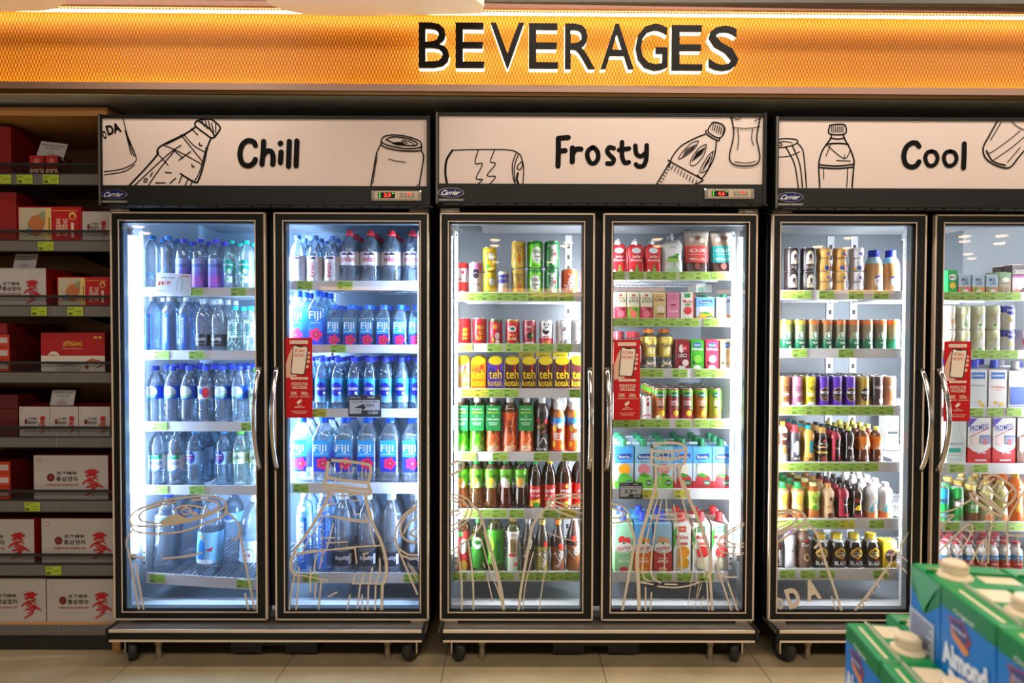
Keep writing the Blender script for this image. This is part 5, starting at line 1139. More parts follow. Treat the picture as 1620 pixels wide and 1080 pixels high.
ml('x_mo', 'white carton with orange halves', 'e0582c', 'f29a1c', 'f0a820'); ml('x_ma', 'white carton with red apple, green patch', '2f9e58', 'c8242c', 'e4e0c0'); ml('x_mr', 'white carton with pale apple', '3fae60', 'd03038', 'e8e2c8')

# door five: coffee
kind('k_blk', DC, 'dark coffee can with cream figure badge', CC, 21, 37, 'slim', '2a1c1c', art=[('D', .05, .58, .32, .28, 'e8dcc0'), ('R', -.27, .30, .37, .5, 'e8dcc0'), ('D', .05, .62, .12, .10, '3a2a50'), ('S', [(-.1, .42), (.05, .52), (.2, .42)], .05, '3a2a50'), ('T', 'COLD BREW', .05, .16, .5, .09, 'b8a8a0')], group='coffee cans')
cats = [('D', -.3, .10, .1, .06, 'e8a020'), ('D', -.05, .14, .14, .09, '2c5cb0'), ('D', .22, .12, .12, .08, '8a2448'), ('D', .35, .22, .1, .07, 'c8303c'), ('D', .05, .74, .1, .06, '2c5cb0'), ('D', .18, .68, .06, .05, 'c8303c'), ('T', 'MON FAVORI', 0, .55, .84, .07, '2a2018')]
kind('k_gld', DC, 'bumpy gold coffee can with coloured dots', CC, 22, 37, 'bumpy', 'dfae60', art=cats, group='coffee cans'); kind('k_wht', DC, 'bumpy white coffee can with coloured dots', CC, 22, 37, 'bumpy', 'e4e4ea', art=cats, group='coffee cans')
kind('k_nes', 'coffee_bottle', 'milk coffee bottle with blue cap', 'coffee bottle', 26, 71, 'stout', mat('c99a62', .3), '1c2aa0', label=[(.70, .86, 'a8dcec')], art=[('D', .1, .30, .40, .14, 'f0f0f4'), ('R', -.1, .05, .45, .28, 'f0f0f4'), ('S', [(-.2, .38), (.1, .42), (.4, .38)], .10, '2a3ab0'), ('T', 'Nestle', .12, .33, .5, .06, 'c81c28', 15), ('R', -.0, .12, .22, .18, 'b8783c'), ('T', 'Nestle', .1, .76, .4, .05, 'c81c28', 15)], group='coffee bottles')


def sb(key, desc, topc, mid):
    kind(key, DC, desc, CC, 19.5, 52, 'slim', '0f6a44', label=[(.40, .84, mid), (.84, .97, topc)], art=[('P', [(-.5, .34), (.5, .62), (.5, .40), (-.5, .30)], '0f6a44'), ('D', .03, .50, .28, .11, 'e8ece4'), ('D', .03, .50, .24, .09, '1a7a50'), ('D', .03, .51, .13, .07, 'e8ece4'), ('F', .03, .60, .08, 'e8ece4'), ('R', -.18, .30, .24, .32, 'e8ece4'), ('R', -.14, .26, .2, .28, 'e8ece4'), ('R', .02, .06, .24, .20, 'c8d4c8')], group='coffee cans')


sb('k_sy', 'slim green coffee can with yellow top', 'd8c03c', '8a9a60'); sb('k_so', 'slim green coffee can with orange top', 'e0702c', '8a7a58')


def cb(key, desc, c, t1, t2, c3):
    kind(key, DC, desc, CC, 18.5, 51, 'slim', c, art=[('T', t1, 0, .62, .76, .13, BK), ('T', t2, 0, .44, .70, .09, WH), ('R', -.3, .10, .3, .20, 'e0e4e8'), ('R', -.25, .30, .25, .33, c3), ('S', [(-.1, .82), (.1, .82)], .03, BK)], group='coffee cans')


cb('l_brn', 'brown can with dark capitals', 'a8683c', 'COLD', 'BREW', '6a3418'); cb('l_pnk', 'pink can with dark capitals', 'cc7c98', 'COLD', 'BREW', '8a3050'); cb('l_yel', 'yellow can with dark capitals', 'e8d42c', 'CHOC', 'BREW', '6a5a10')


def nc(key, desc, c, disc='24140f', t='NESCAFE', extra=()):
    kind(key, DC, desc, CC, 18.5, 51, 'slim', c, art=[('D', 0, .44, .46, .22, 'c89860'), ('D', 0, .44, .42, .20, disc), ('T', t, 0, .50, .74, .08, WH), ('T', 'LATTE', 0, .34, .4, .07, 'b88860')] + list(extra), group='coffee cans')


nc('l_pur', 'slim purple coffee can', '5c2cae'); nc('l_gld', 'slim gold coffee can', 'b89a40')
kind('l_drk', DC, 'slim dark can with red spot', CC, 18.5, 51, 'slim', '3a2a28', art=[('T', 'NESCAFE', 0, .66, .78, .09, WH), ('D', .2, .52, .16, .08, 'd02028'), ('D', .15, .25, .24, .10, 'd8c0a8')], group='coffee cans')
kind('l_ora', DC, 'slim pale orange can', CC, 18.5, 51, 'slim', 'd99a70', art=[('T', 'NESCAFE', 0, .66, .78, .09, WH), ('D', .1, .52, .16, .07, 'e05a20'), ('D', .1, .32, .2, .09, 'e87a30')], group='coffee cans')
CB = 'coffee_bottle'; GB = 'small coffee bottles'
kind('m_sm', CB, 'white and brown bottle, yellow cap', 'coffee bottle', 17, 67, 'waist', mat('e4dcd0', .3), 'e8c42a', label=[(.45, .75, '5a3020')], art=[('T', 'Coco', 0, .62, .6, .08, WH), ('D', 0, .34, .26, .10, 'a8783c')], group=GB)
kind('m_rd', CB, 'charcoal bottle, red cap and neck', 'coffee bottle', 18.5, 62, 'waist', mat('4a4448', .3), 'e8404a', label=[(.82, .91, 'd8404a')], art=[('D', 0, .42, .30, .18, 'dce4ec'), ('D', .02, .44, .14, .12, 'd88a3c'), ('D', -.1, .34, .12, .08, '2a70b0'), ('T', 'AMERICANO', 0, .15, .6, .06, WH)], group=GB)
kind('m_tl', CB, 'tan bottle with teal cap', 'coffee bottle', 20, 61, 'waist', mat('dda54e', .3), '14a0ac', art=[('R', -.05, .30, .3, .62, '2a9ab0'), ('D', .14, .42, .14, .10, 'e8dcb0'), ('T', 'CAFFE', 0, .14, .6, .08, '3a2818')], group=GB)
kind('m_kp', CB, 'black bottle with gold bands, gold cap', 'coffee bottle', 19, 58, 'stout', mat('241410', .2), 'c8a048', label=[(.30, .36, 'c8a048'), (.46, .50, 'd8a870')], art=[('F', 0, .64, .12, 'd8545c'), ('T', 'Kopiko', 0, .56, .6, .06, 'e8d8c0'), ('D', 0, .14, .28, .10, '8a2c1c')], group=GB)
kind('m_kr', CB, 'dark bottle with crimson side and black cap', 'coffee bottle', 18, 57, 'waist', mat('2a1210', .2), '1a1214', label=[(.7, .9, 'a01c34')], art=[('P', [(-.5, .1), (-.25, .1), (-.2, .7), (-.5, .7)], 'b01c3a'), ('T', 'Kopiko', .1, .44, .6, .08, 'e8d0c0'), ('P', [(.0, .12), (.3, .20), (.1, .24)], 'e02848')], group=GB)
kind('m_abb', CB, 'black bottle with pale yellow cap', 'coffee bottle', 18, 59, 'waist', mat('201614', .2), 'ded65a', art=[('T', 'ABC', .05, .46, .68, .10, WH, 8), ('T', 'KOPI', .1, .20, .4, .08, WH), ('T', 'SUSU', .1, .10, .4, .08, 'c8c8c8')], group=GB)
kind('m_abo', CB, 'orange-labelled bottle with pale yellow cap', 'coffee bottle', 20, 59, 'waist', mat('5a2c18', .2), 'ded65a', label=[(.40, .76, 'e07a28')], art=[('T', 'ABC', .1, .46, .64, .10, WH, 8), ('T', 'KOPI', .15, .20, .36, .08, WH), ('T', 'SUSU', .15, .10, .36, .08, 'c8c8c8')], group=GB)
kind('m_ml', 'milk_carton', 'tall pale carton with thin curves', 'carton', 24, 80, 'box', 'd8dcd8', art=[('S', [(-.2, .95), (-.05, .75), (-.25, .5), (-.3, .2)], .02, '8a9490'), ('T', 'MILK', -.05, .50, .6, .04, '505860'), ('R', -.35, .36, .4, .42, '40484c'), ('R', -.3, .28, .35, .30, 'a0a8a8'), ('R', -.3, .22, .35, .24, 'a0a8a8')], dep=20, group='milk cartons')
kind('g_cap', CB, 'caramel bottle with tricolour cap', 'coffee bottle', 22, 59, 'waist', mat('c86a38', .3), '2f9a50', label=[(.84, .905, '1f9a48'), (.30, .78, 'efc07a')], art=[('D', 0, .56, .36, .16, 'f0b43c'), ('T', 'Good', 0, .60, .56, .09, 'c02838'), ('T', 'Day', 0, .50, .44, .09, 'c02838'), ('D', 0, .30, .2, .05, 'f2d060')], group=GB)
kind('g_avo', CB, 'green and yellow bottle with pale cap', 'coffee bottle', 23, 58, 'waist', mat('b0642c', .3), 'dfe08a', label=[(.30, .78, 'b8d048')], art=[('D', 0, .60, .36, .14, '6cc83c'), ('T', 'Good', 0, .60, .56, .09, 'c02838'), ('T', 'Day', 0, .50, .44, .09, 'c02838'), ('D', 0, .34, .24, .06, '4a9a30')], group=GB)
kind('g_lat', CB, 'cream latte bottle with gold cap', 'coffee bottle', 22, 56, 'waist', mat('d8b48a', .3), 'dca23c', art=[('D', .1, .60, .12, .06, '5a3020'), ('T', 'Coffee Latte', 0, .38, .5, .08, '8a5a30'), ('D', .05, .14, .2, .08, '6a2c24')], group=GB)
kind('g_red', CB, 'crimson and black bottle with black cap', 'coffee bottle', 21, 56, 'waist', mat('3a1014', .2), '241012', label=[(.62, .9, 'a01c34')], art=[('P', [(-.5, .1), (-.1, .1), (-.2, .8), (-.5, .8)], 'a81c38'), ('T', 'Kopiko', .05, .44, .6, .06, WH), ('D', .1, .16, .16, .04, 'e02848')], group=GB)
kind('g_rkt', CB, 'dark bottle with yellow splash label', 'coffee bottle', 20, 55, 'waist', mat('2a1410', .2), '2a1814', art=[('T', 'FULLO', 0, .56, .6, .10, 'd03030'), ('P', [(-.35, .30), (-.1, .42), (.3, .44), (.1, .28)], 'f0d020'), ('T', 'BLASTO', 0, .14, .6, .09, 'd04048')], group=GB)
kind('g_wh', CB, 'white and orange milk drink bottle', 'coffee bottle', 22, 58, 'waist', mat('e8e6e4', .3), 'f2f2f2', label=[(.02, .22, 'e07a40')], art=[('P', [(.0, .3), (.2, .62), (.3, .6), (.1, .3)], BK), ('D', .12, .60, .12, .05, 'f0d020'), ('P', [(-.4, .25), (0, .5), (-.1, .2)], '5ab0b8'), ('D', .1, .26, .1, .04, 'd02c30')], group=GB)
kind('y_ch', CB, 'chocolate bottle with vertical lettering', 'coffee bottle', 16, 54, 'waist', mat('3a1c18', .3), '2a1412', art=[('T', 'chocolatos', 0, .35, 1.6, .22, WH, 90)], group=GB)
kind('y_wv', CB, 'white bottle with violet cap', 'coffee bottle', 20, 61, 'waist', mat('dcdce2', .3), '8a6cd0', art=[('T', 'Avocado', .2, .50, .6, .05, '3a3048'), ('D', .3, .6, .12, .06, '6a50a8'), ('P', [(.2, .1), (.4, .12), (.3, .36)], 'b87a40')], group=GB)
kind('y_co', CB, 'brown shapely bottle with gold cap', 'coffee bottle', 24, 66, 'waist', mat('6a5040', .3), 'dcb040', art=[('T', 'Coco', 0, .60, .5, .09, WH), ('R', -.1, .68, .2, .72, 'c82c30'), ('D', .1, .30, .24, .09, 'c8a878'), ('D', .1, .30, .14, .05, '5a3820')], group=GB)
kind('y_bk', CB, 'stout black bottle with gold cap', 'coffee bottle', 26, 55, 'stout', mat('1a1614', .25), 'dfc224', label=[(.78, .84, 'd8dcdc')], art=[('P', [(-.40, .46), (-.3, .56), (0, .66), (.3, .56), (.40, .46), (.3, .38), (0, .32), (-.3, .38)], 'd8a828'), ('P', [(-.34, .46), (0, .60), (.34, .46), (0, .36)], '2a2418'), ('T', 'Luwak', 0, .52, .4, .06, 'f0d878'), ('T', 'Coffee', 0, .44, .62, .09, 'e8e0c8'), ('T', '0%', .08, .30, .24, .07, 'e02c34'), ('T', 'BLACK', .02, .19, .78, .11, WH)], group='black coffee bottles')
kind('y_ct', 'milk_carton', 'small yellow coffee carton', 'carton', 22, 46, 'box', 'f0c820', art=[('D', .05, .50, .44, .24, 'c89860'), ('D', .05, .50, .40, .22, '3a1c14'), ('T', 'NESCAFE', .05, .54, .66, .07, WH), ('R', -.3, .05, .4, .12, 'f6f0e0')], dep=16, group='milk cartons')

# door six: milk
MC = 'milk_carton'; GM = 'milk cartons'


def lf(key, desc, c):
    kind(key, MC, desc, 'carton', 20, 34, 'box', 'b8cede', label=[(.0, .45, c)], art=[('T', 'Milk', 0, .78, .5, .16, '2a4a80'), ('T', 'Life', .05, .62, .5, .16, '2a4a80'), ('D', .05, .22, .24, .12, 'f0e0d0'), ('D', -.25, .34, .12, .08, '60b050')], dep=15, group=GM)


lf('z_lp', 'small milk carton with pink base', 'e07868'); lf('z_ly', 'small milk carton with tan base', 'dca850'); lf('z_lc', 'small milk carton with brown base', 'b88868')
kind('z_gn', MC, 'green malt drink carton', 'carton', 16, 41, 'box', '1f9a48', art=[('D', 0, .74, .4, .12, WH), ('T', 'MILO', 0, .74, .6, .1, '2a1c14'), ('D', 0, .42, .3, .12, 'f0c030')], dep=15, group=GM)
kind('z_og', MC, 'olive organic milk carton', 'carton', 19, 38, 'box', 'b0a080', label=[(.68, 1, '78986c')], art=[('D', .05, .70, .3, .10, 'e8e8dc'), ('T', 'organic', 0, .55, .84, .10, '2c3820'), ('R', -.3, .1, .35, .38, '907c58')], dep=15, group=GM)
kind('z_hs', MC, 'pink and brown chocolate milk carton', 'carton', 24, 50, 'box', 'dcc0c8', label=[(.66, .99, '40302c'), (.60, .66, 'b03890')], art=[('T', 'CHOCO', 0, .78, .8, .13, 'e8e0dc'), ('P', [(-.1, .15), (.3, .30), (.4, .10), (.1, .05)], '5a3020'), ('D', -.2, .15, .2, .10, 'b88868')], dep=17, group=GM)
kind('z_bg', 'yogurt_can', 'wavy yellow-green tin', 'can', 22, 38, 'bumpy', 'e6ead0', art=[('P', [(-.4, .5), (.1, .8), (.2, .95), (-.4, .95)], 'd8e070'), ('D', .2, .50, .22, .22, 'eeeef2'), ('S', [(.1, .4), (.2, .6), (.3, .4)], .05, '7a58a8'), ('D', -.1, .2, .1, .06, '5ab050')], group='milk drink tins')
kind('z_bo', 'yogurt_can', 'wavy white and orange tin', 'can', 22, 38, 'bumpy', 'e9e4dc', art=[('P', [(-.4, .4), (.3, .7), (.4, .95), (-.4, .95)], 'e8d0a0'), ('D', .1, .35, .16, .12, 'd8a060')], group='milk drink tins')
kind('z_bc', 'yogurt_can', 'wavy maroon chocolate tin', 'can', 22, 48, 'bumpy', 'd8d0d4', label=[(.30, .62, '5a2030')], art=[('R', -.3, .62, .45, .88, 'e8eef2'), ('T', 'Boost', .1, .72, .5, .09, '2a5a98'), ('T', 'Optimum', .1, .82, .5, .06, '2a3a58'), ('D', .1, .40, .2, .10, '8a5038'), ('D', .2, .28, .14, .06, '2a1818')], group='milk drink tins')
kind('z_en', 'yogurt_can', 'white milk tin with blue wave top', 'can', 22, 38, 'slim', 'e8eae6', label=[(.72, .98, '2a2ca0')], art=[('D', .1, .74, .4, .12, '2a2ca0'), ('T', 'Entrasol', .05, .82, .66, .12, WH), ('D', -.1, .42, .12, .10, 'd8c878'), ('D', .2, .38, .12, .08, 'a8d080')], group='milk drink tins')
kind('z_pp', 'yogurt_can', 'pale violet tin with red swirl', 'can', 22, 38, 'slim', 'dcd8e8', art=[('D', .05, .50, .32, .24, 'c04058'), ('D', .08, .50, .24, .18, 'e4e0ea'), ('P', [(0, .4), (.25, .5), (.3, .34)], '2c4a80'), ('T', 'MILK', .1, .86, .4, .08, '5a60a0')], group='milk drink tins')
kind('z_pg', 'yogurt_can', 'green and red patterned tin', 'can', 22, 38, 'can', 'a0c060', art=[('D', .05, .6, .2, .14, 'd04030'), ('R', -.3, .1, .35, .4, 'e8e4e0')], group='milk drink tins')
kind('z_lac', MC, 'tall lactose milk carton, red text', 'carton', 29, 77, 'gable', 'e6e4e2', '2a3ab0', art=[('R', -.38, .78, .38, .94, '1c64b8'), ('T', 'Lactasoy', 0, .86, .66, .08, WH), ('T', 'Hi-Calcium', 0, .58, .76, .06, 'd05040'), ('R', -.2, .50, .2, .515, 'e09080'), ('D', -.15, .20, .1, .035, 'e8c030'), ('D', .2, .16, .12, .04, 'e8c030')], dep=24, group='tall milk cartons')
kind('z_lab', MC, 'tall lactose milk carton, blue text', 'carton', 29, 77, 'gable', 'dfe6ea', '2a3ab0', art=[('R', -.38, .78, .38, .94, '1c64b8'), ('T', 'Lactasoy', 0, .86, .66, .08, WH), ('T', 'Hi-Calcium', 0, .62, .76, .05, '305080'), ('D', .1, .22, .1, .035, 'e8c030'), ('D', .25, .14, .12, .04, 'e8c030')], dep=24, group='tall milk cartons')
kind('z_oat', MC, 'tall oat drink carton, blue middle', 'carton', 33, 75, 'gable', 'dfe0e2', 'e8e8ea', art=[('T', 'AIR', -.2, .93, .16, .04, '6a7078'), ('T', 'WATER', -.15, .87, .32, .04, '6a7078'), ('T', 'OAT DRINK', .0, .70, .6, .035, '404850'), ('R', -.42, .16, .40, .60, '3a5cb0'), ('D', .38, .52, .1, .05, 'e8eaee'), ('D', .40, .40, .1, .05, 'e8eaee'), ('R', -.3, .02, .3, .13, 'a8b8d0')], dep=24, group='tall milk cartons')
kind('z_sid', MC, 'tall cream carton at the frame edge', 'carton', 22, 72, 'gable', 'e6e0d0', '2a3ab0', art=[('D', 0, .4, .3, .1, 'c8b890')], dep=24, group='tall milk cartons')
kind('z_lab2', MC, 'pale grey-green carton with bottle outline', 'carton', 32, 76, 'box', 'd3dcd8', art=[('S', [(-.35, .98), (-.25, .8), (-.38, .6)], .012, '707c78'), ('S', [(.15, .98), (.12, .78), (.28, .6), (.3, .4), (.2, .1)], .012, '707c78'), ('T', 'MILKLAB', -.02, .46, .7, .045, '60686c'), ('R', -.4, .28, .22, .37, '2fa898'), ('R', -.4, .22, .22, .23, '8a9490'), ('R', -.4, .12, .22, .13, '8a9490'), ('R', -.4, .06, .1, .07, '8a9490')], dep=26, group='tall milk cartons')
kind('z_prm', MC, 'red and white milk carton with arch', 'carton', 37, 76, 'box', 'ecebe8', label=[(.0, .38, 'c82028')], art=[('P', [(-.5, .99), (-.5, .80), (-.1, .99)], '4a2aa0'), ('D', 0, .46, .5, .18, 'f0efec'), ('T', 'PROMESS', -.02, .80, .82, .12, '2c3aa0', 9), ('S', [(-.45, .60), (0, .70), (.35, .78)], .03, 'c03040'), ('R', .02, .46, .46, .62, '9aa2cc'), ('R', .14, .44, .32, .56, 'c87880'), ('R', .02, .60, .46, .64, '7a84b8'), ('D', -.2, .52, .16, .08, 'f4dede'), ('T', 'Lait Entier', .1, .28, .4, .05, WH), ('R', -.2, .10, .3, .14, 'f0e8e8')], dep=26, group='tall milk cartons')
kind('z_pls', MC, 'brown and cream nut milk carton', 'carton', 34, 76, 'box', '7a5a50', art=[('P', [(-.5, 1), (.1, .99), (-.1, .70), (-.5, .6)], 'e8dcd4'), ('T', 'IT\'S', .2, .88, .3, .06, 'e8dcd4'), ('D', 0, .62, .12, .05, '8cc040'), ('T', 'Plenish', .1, .30, .8, .08, WH), ('R', -.4, .3, -.1, .6, 'c8b0a0')], dep=26, group='tall milk cartons')
kind('z_mil', DC, 'green malt drink can', CC, 21, 57, 'slim', '1c9c44', label=[(.55, .9, '2faa50')], art=[('P', [(-.45, .62), (.45, .72), (.45, .52), (-.45, .46)], 'f0f0ec'), ('T', 'MILO', 0, .66, .76, .12, '2a1810', 5), ('D', 0, .18, .3, .08, '3a6a30')], group='malt drink cans')
kind('z_mib', DC, 'blue-topped green malt drink can', CC, 20, 57, 'slim', '1c9c44', label=[(.55, .96, '2a9ad8')], art=[('T', 'MILO', 0, .64, .76, .12, '2a1810', 5), ('D', 0, .22, .3, .08, '5ab0e0')], group='malt drink cans')
kind('z_soy', CB, 'brown soy bottle with green label', 'soy bottle', 22, 60, 'stout', mat('7a4018', .25), 'e8c868', label=[(.28, .60, '5f9a58')], art=[('T', 'SOY', 0, .44, .5, .10, WH)], group='soy drink bottles')
kind('z_syy', CB, 'pale yellow soy bottle with gold cap', 'soy bottle', 22, 66, 'waist', mat('e2dcb8', .3), 'e8c868', label=[(.30, .8, 'dcd890')], art=[('D', .1, .6, .14, .06, '504838'), ('R', -.2, .3, .3, .36, '4a7a58'), ('D', 0, .14, .3, .08, 'd88850')], group='soy drink bottles')
kind('z_org', CB, 'orange bottle with yellow cap', 'juice bottle', 23, 79, 'waist', mat('e06a28', .3), 'ecc430', label=[(.30, .80, 'e8742c')], art=[('R', -.1, .62, .3, .74, 'f0e8e0'), ('D', 0, .30, .3, .08, 'f0b040'), ('T', 'SOY', .1, .68, .3, .06, 'c03020')], group='soy drink bottles')
kind('z_yak', 'yogurt_bottle', 'small white yogurt bottle, red foil top', 'yogurt bottle', 17.5, 50, 'yogurt', mat('f0efee', .35), 'b83844', label=[(.16, .42, 'c82c38'), (.42, .60, '4a9ad8')], art=[('T', 'yogurt', 0, .32, .6, .08, WH), ('R', .34, .12, .5, .52, 'e0e030'), ('S', [(-.4, .46), (0, .52), (.4, .46)], .05, WH)], group='small yogurt bottles')

# ---------------------------------------------------------------- where everything stands
# (door, shelf, rows deep, 'kind:x,x,x ...') with x the photo's pixel column; ^ stacks on the item below, ~n starts n rows back
ROWS = [
    (1, 1, 3, 'w_blue:243,268 w_balian:292.5,318,343 w_prist:367,390'),
    (1, 2, 3, 'w_org:243,270,296 w_eq:322,347 w_plus:372,397'),
    (1, 3, 4, 'w_aqua:246,273,299 w_aquak:325.5 w_aqua:352,378.5 w_ades:406'),
    (1, 4, 3, 'w_cryst:249,279 w_prim:308,354 w_ades:380,406'),
    (1, 5, 1, 'w_bigaq:257 w_bigblue:327.5 w_bignes:394'),
    (2, 1, 3, 'w_evp:472,499,525.5 w_evr:553.5,586.5,620,653'),
    (2, 2, 3, 'w_fl:472,503.5 w_fs:530.4,555.4,582,607.7,633.5,658'),
    (2, 3, 4, 'w_oas:484,509.5,535,560.5,585.5,610.5,635,660'),
    (2, 4, 2, 'w_fx:477,512,547,582,617,651.5'),
    (2, 5, 2, 'w_orgl:481,511 w_eql:543,581,619,656'),
    (3, 1, 1, 'c_redw:731 c_komb:752.5 c_yel:774.5 c_moun:796 c_ool:820 c_grn:846 c_jas:872 c_teb:900'),
    (3, 2, 1, 'c_wlk1:734 c_wlk2:758.7 c_fest:784 c_bade:811 c_grj:837.5 c_pan:864 c_cat:890,914'),
    (3, 3, 3, 't_pink:732 t_org:757.5 t_vio:784 t_brn:810.5,837,863,889,915'),
    (3, 4, 3, 'b_gt:730,755.5 b_ot:781 b_o:807 b_ot:832.5 b_mk:858 b_mg:883.5,909'),
    (3, 5, 2, 'f_ap:730 f_le:754.5,778 f_ly:801 f_pf:824.5 p_gr:847.5 p_ye:870.5 p_tl:894.8,920'),
    (3, 6, 1, 's_rd:733 s_gd:757.5 s_gb:784 s_wh:812 s_sb:836 s_tg:859 s_tn:884 s_tp:910'),
    (4, 1, 2, 'j_red:978,1005,1032 j_wh:1062 '),
    (4, 1, 1, 'q_red:1099 q_teal:1140'),
    (4, 2, 2, 'd_pom:980 d_gua:1000.2 d_pom:1020.6 d_cof:1041 d_str:1062.5 d_mal:1085 v_app:1112 v_wh:1142.5'),
    (4, 3, 2, 'h_jar:979,1004 h_flo:1028.5,1053 h_abc:1078 h_gr:1101 h_pk:1124 h_or:1147'),
    (4, 4, 5, 'n_wh:978,1000.5,1022.5 n_app:1044 n_red:1065,1086.5 n_org:1109 n_lim:1131.5'),
    (4, 5, 3, 'v_man:986.5 v_gua:1017.7,1048.5 v_ap2:1079,1109,1139.5'),
    (4, 6, 2, 'x_mint:986.8 x_ora:1017.3 x_app:1048 x_mo:1078.5 x_ma:1108.5 x_mr:1138.5'),
    (5, 1, 1, 'k_blk:1250,1275.5 k_gld:1301,1326.5 k_wht:1352.5 k_nes:1380,1407'),
    (5, 2, 2, 'k_sy:1243,1264 k_so:1285,1306,1327,1348,1369.5,1391,1412.5'),
    (5, 3, 4, 'l_brn:1241 l_pnk:1261 l_yel:1281.5 l_pur:1302.5,1323,1344 l_gld:1365.5 l_drk:1387 l_ora:1408'),
    (5, 4, 4, 'm_sm:1239.5 m_rd:1259 m_tl:1280 m_kp:1301.5 m_kr:1323 m_abb:1344 m_abo:1366,1388.5'),
    (5, 5, 4, 'g_cap:1240,1264 g_avo:1288.5 g_lat:1312 g_red:1335 g_rkt:1357.5 g_wh:1380,1403.5'),
    (5, 6, 2, 'y_ch:1234 y_wv:1253 '),
    (5, 6, 1, 'y_co:1274.5 y_bk:1300.5,1327.5,1354.5,1381.5 y_ct:1408'),
    (6, 1, 2, 'z_gn:1500 z_lp:1519 z_ly:1540.5 z_lc:1562 z_og:1582 z_hs:1604,1629'),
    (6, 2, 2, 'z_bo:1498 z_bg:1521,1544.5,1568 z_en:1591 z_pp:1614'),
    (6, 3, 2, 'z_lab:1508,1539 z_lac:1570 z_oat:1603 z_sid:1632'),
    (6, 4, 1, 'z_lab2:1506 z_prm:1542,1580.5 z_pls:1617.5'),
    (6, 5, 3, 'z_mib:1494 z_mil:1516 z_soy:1539 z_syy:1562,1586 z_org:1610'),
    (6, 6, 4, 'z_yak:1499,1518,1537,1556,1575,1594,1613'),
]
STACK = {(3, 1): {'c_yel': 1, 'c_ool': 1, 'c_grn': 1, 'c_jas': 1}, (5, 1): {'k_blk': 1, 'k_gld': 1, 'k_wht': 1}, (6, 2): {'z_bg': 1, 'z_bo': 1, 'z_en': 1}}
ORD = ['first', 'second', 'third', 'fourth', 'fifth', 'sixth', 'seventh', 'eighth', 'ninth', 'tenth']
YF = .1185
placed = []; counts = {}


def zshelf(d_, s_, x):
    z = SHZ[d_][s_ - 1][0] - LIP + .0003
    if (d_, s_) == (1, 5):
        cx = CX[0]; xa, xb = cx - .522, cx - .036
        z += -math.tan(TILT5) * (x - (xa + xb) / 2)
    return z


for (d_, s_, deep, spec) in ROWS:
    for tok in spec.split():
        key, xs = tok.split(':')
        for xp in xs.split(','):
            root_, parts_, W_, D_, H_ = proto(key)
            y0 = YF + D_ / 2; zt_, zb_ = SHZ[d_][s_ - 1]
            P = at(float(xp), 540 + (0), y0)
            ry = TILT5 if (d_, s_) == (1, 5) else 0.0
            for r_ in range(deep):
                y = y0 + r_ * (D_ + .0035) + (.006 if r_ else 0)
                if y + D_ / 2 > .55: break
                jx = 0 if r_ == 0 else random.uniform(-.0008, .0008)
                x = P.x + jx
                lim = CX[(d_ - 1) // 2]
                if d_ % 2 and x + W_ / 2 > lim - .001:
                    if x > lim - .012: continue
                    x = lim - .001 - W_ / 2
                if d_ % 2 == 0 and x - W_ / 2 < lim + .001: x = lim + .001 + W_ / 2
                lev = 1 + STACK.get((d_, s_), {}).get(key, 0) * (1 if r_ == 0 else 0)
                if key == 'w_bigblue' and r_: continue
                for l_ in range(lev):
                    z = zshelf(d_, s_, x) + l_ * (H_ + .0004)
                    o = new_item(key, (x, y, z), random.uniform(-.12, .12) if K[key]['shape'] in SHAPES and K[key]['shape'] != 'square' and not K[key].get('tagcol') else random.uniform(-.02, .02) if K[key]['shape'] in SHAPES else 0.0, ry)
                    if ry: o.location.z += .0025 + abs(math.sin(ry)) * W_ * .42; o.location.z -= 0.0
                    placed.append((o, key, d_, s_, r_, l_, lev))
                    counts[(key, d_, s_, r_, l_)] = counts.get((key, d_, s_, r_, l_), 0) + 1
seen = {}
for o, key, d_, s_, r_, l_, lev in placed:
    kk = (key, d_, s_, r_, l_); n = seen.get(kk, 0); seen[kk] = n + 1; k = K[key]
    bits = [('upper ' if l_ else 'lower ') + k['desc'] if lev > 1 else k['desc']]
    rw = 'in front' if r_ == 0 else '%s row' % ORD[r_]
    bits.append('%s %s' % (ORD[n], rw) if counts[kk] > 1 else rw)
    bits.append('%s shelf, %s door' % (ORD[s_ - 1], DOORN[d_ - 1]))
    tag(o, ', '.join(bits), k['cat'], '%s on shelf %s of the %s cooler' % (k['group'], ORD[s_ - 1], ('Chill', 'Frosty', 'Cool')[(d_ - 1) // 2]))


def single(key, px, d_, s_, dz, y, label, rz=0.0):
    root_, parts_, W_, D_, H_ = proto(key); P = at(px, 540, y); o = new_item(key, (P.x, y, zshelf(d_, s_, P.x) + dz), rz)
    tag(o, label, K[key]['cat'], '%s on shelf %s of the %s cooler' % (K[key]['group'], ORD[s_ - 1], ('Chill', 'Frosty', 'Cool')[(d_ - 1) // 2])); return o


hb = proto('t_brn')[4] + .0045
for i, px in enumerate((832, 858.5, 885)):
    single('t_flat', px, 3, 3, hb, YF + .075, 'yellow tea carton lying flat on top, %s of the three, third shelf third door' % ORD[i])
hb = proto('d_mal')[4] + .0045
single('v_top', 1106, 4, 2, hb + .001, YF + .10, 'white carton lying on the small juice cartons, second shelf fourth door', .3)
single('m_ml', 1408, 5, 4, 0, .42, 'tall pale carton standing behind the small bottles, fourth shelf fifth door')

for px, y, nm in ((296, .245, 'between blue-label and blue-shirt ones'), (362, .245, 'between blue-shirt and ringed ones')):
    o = single('w_bigaq', px, 1, 5, .003, y, 'large clear bottle standing back %s, lowest shelf first door' % nm); o.rotation_euler = (0, TILT5, 0)

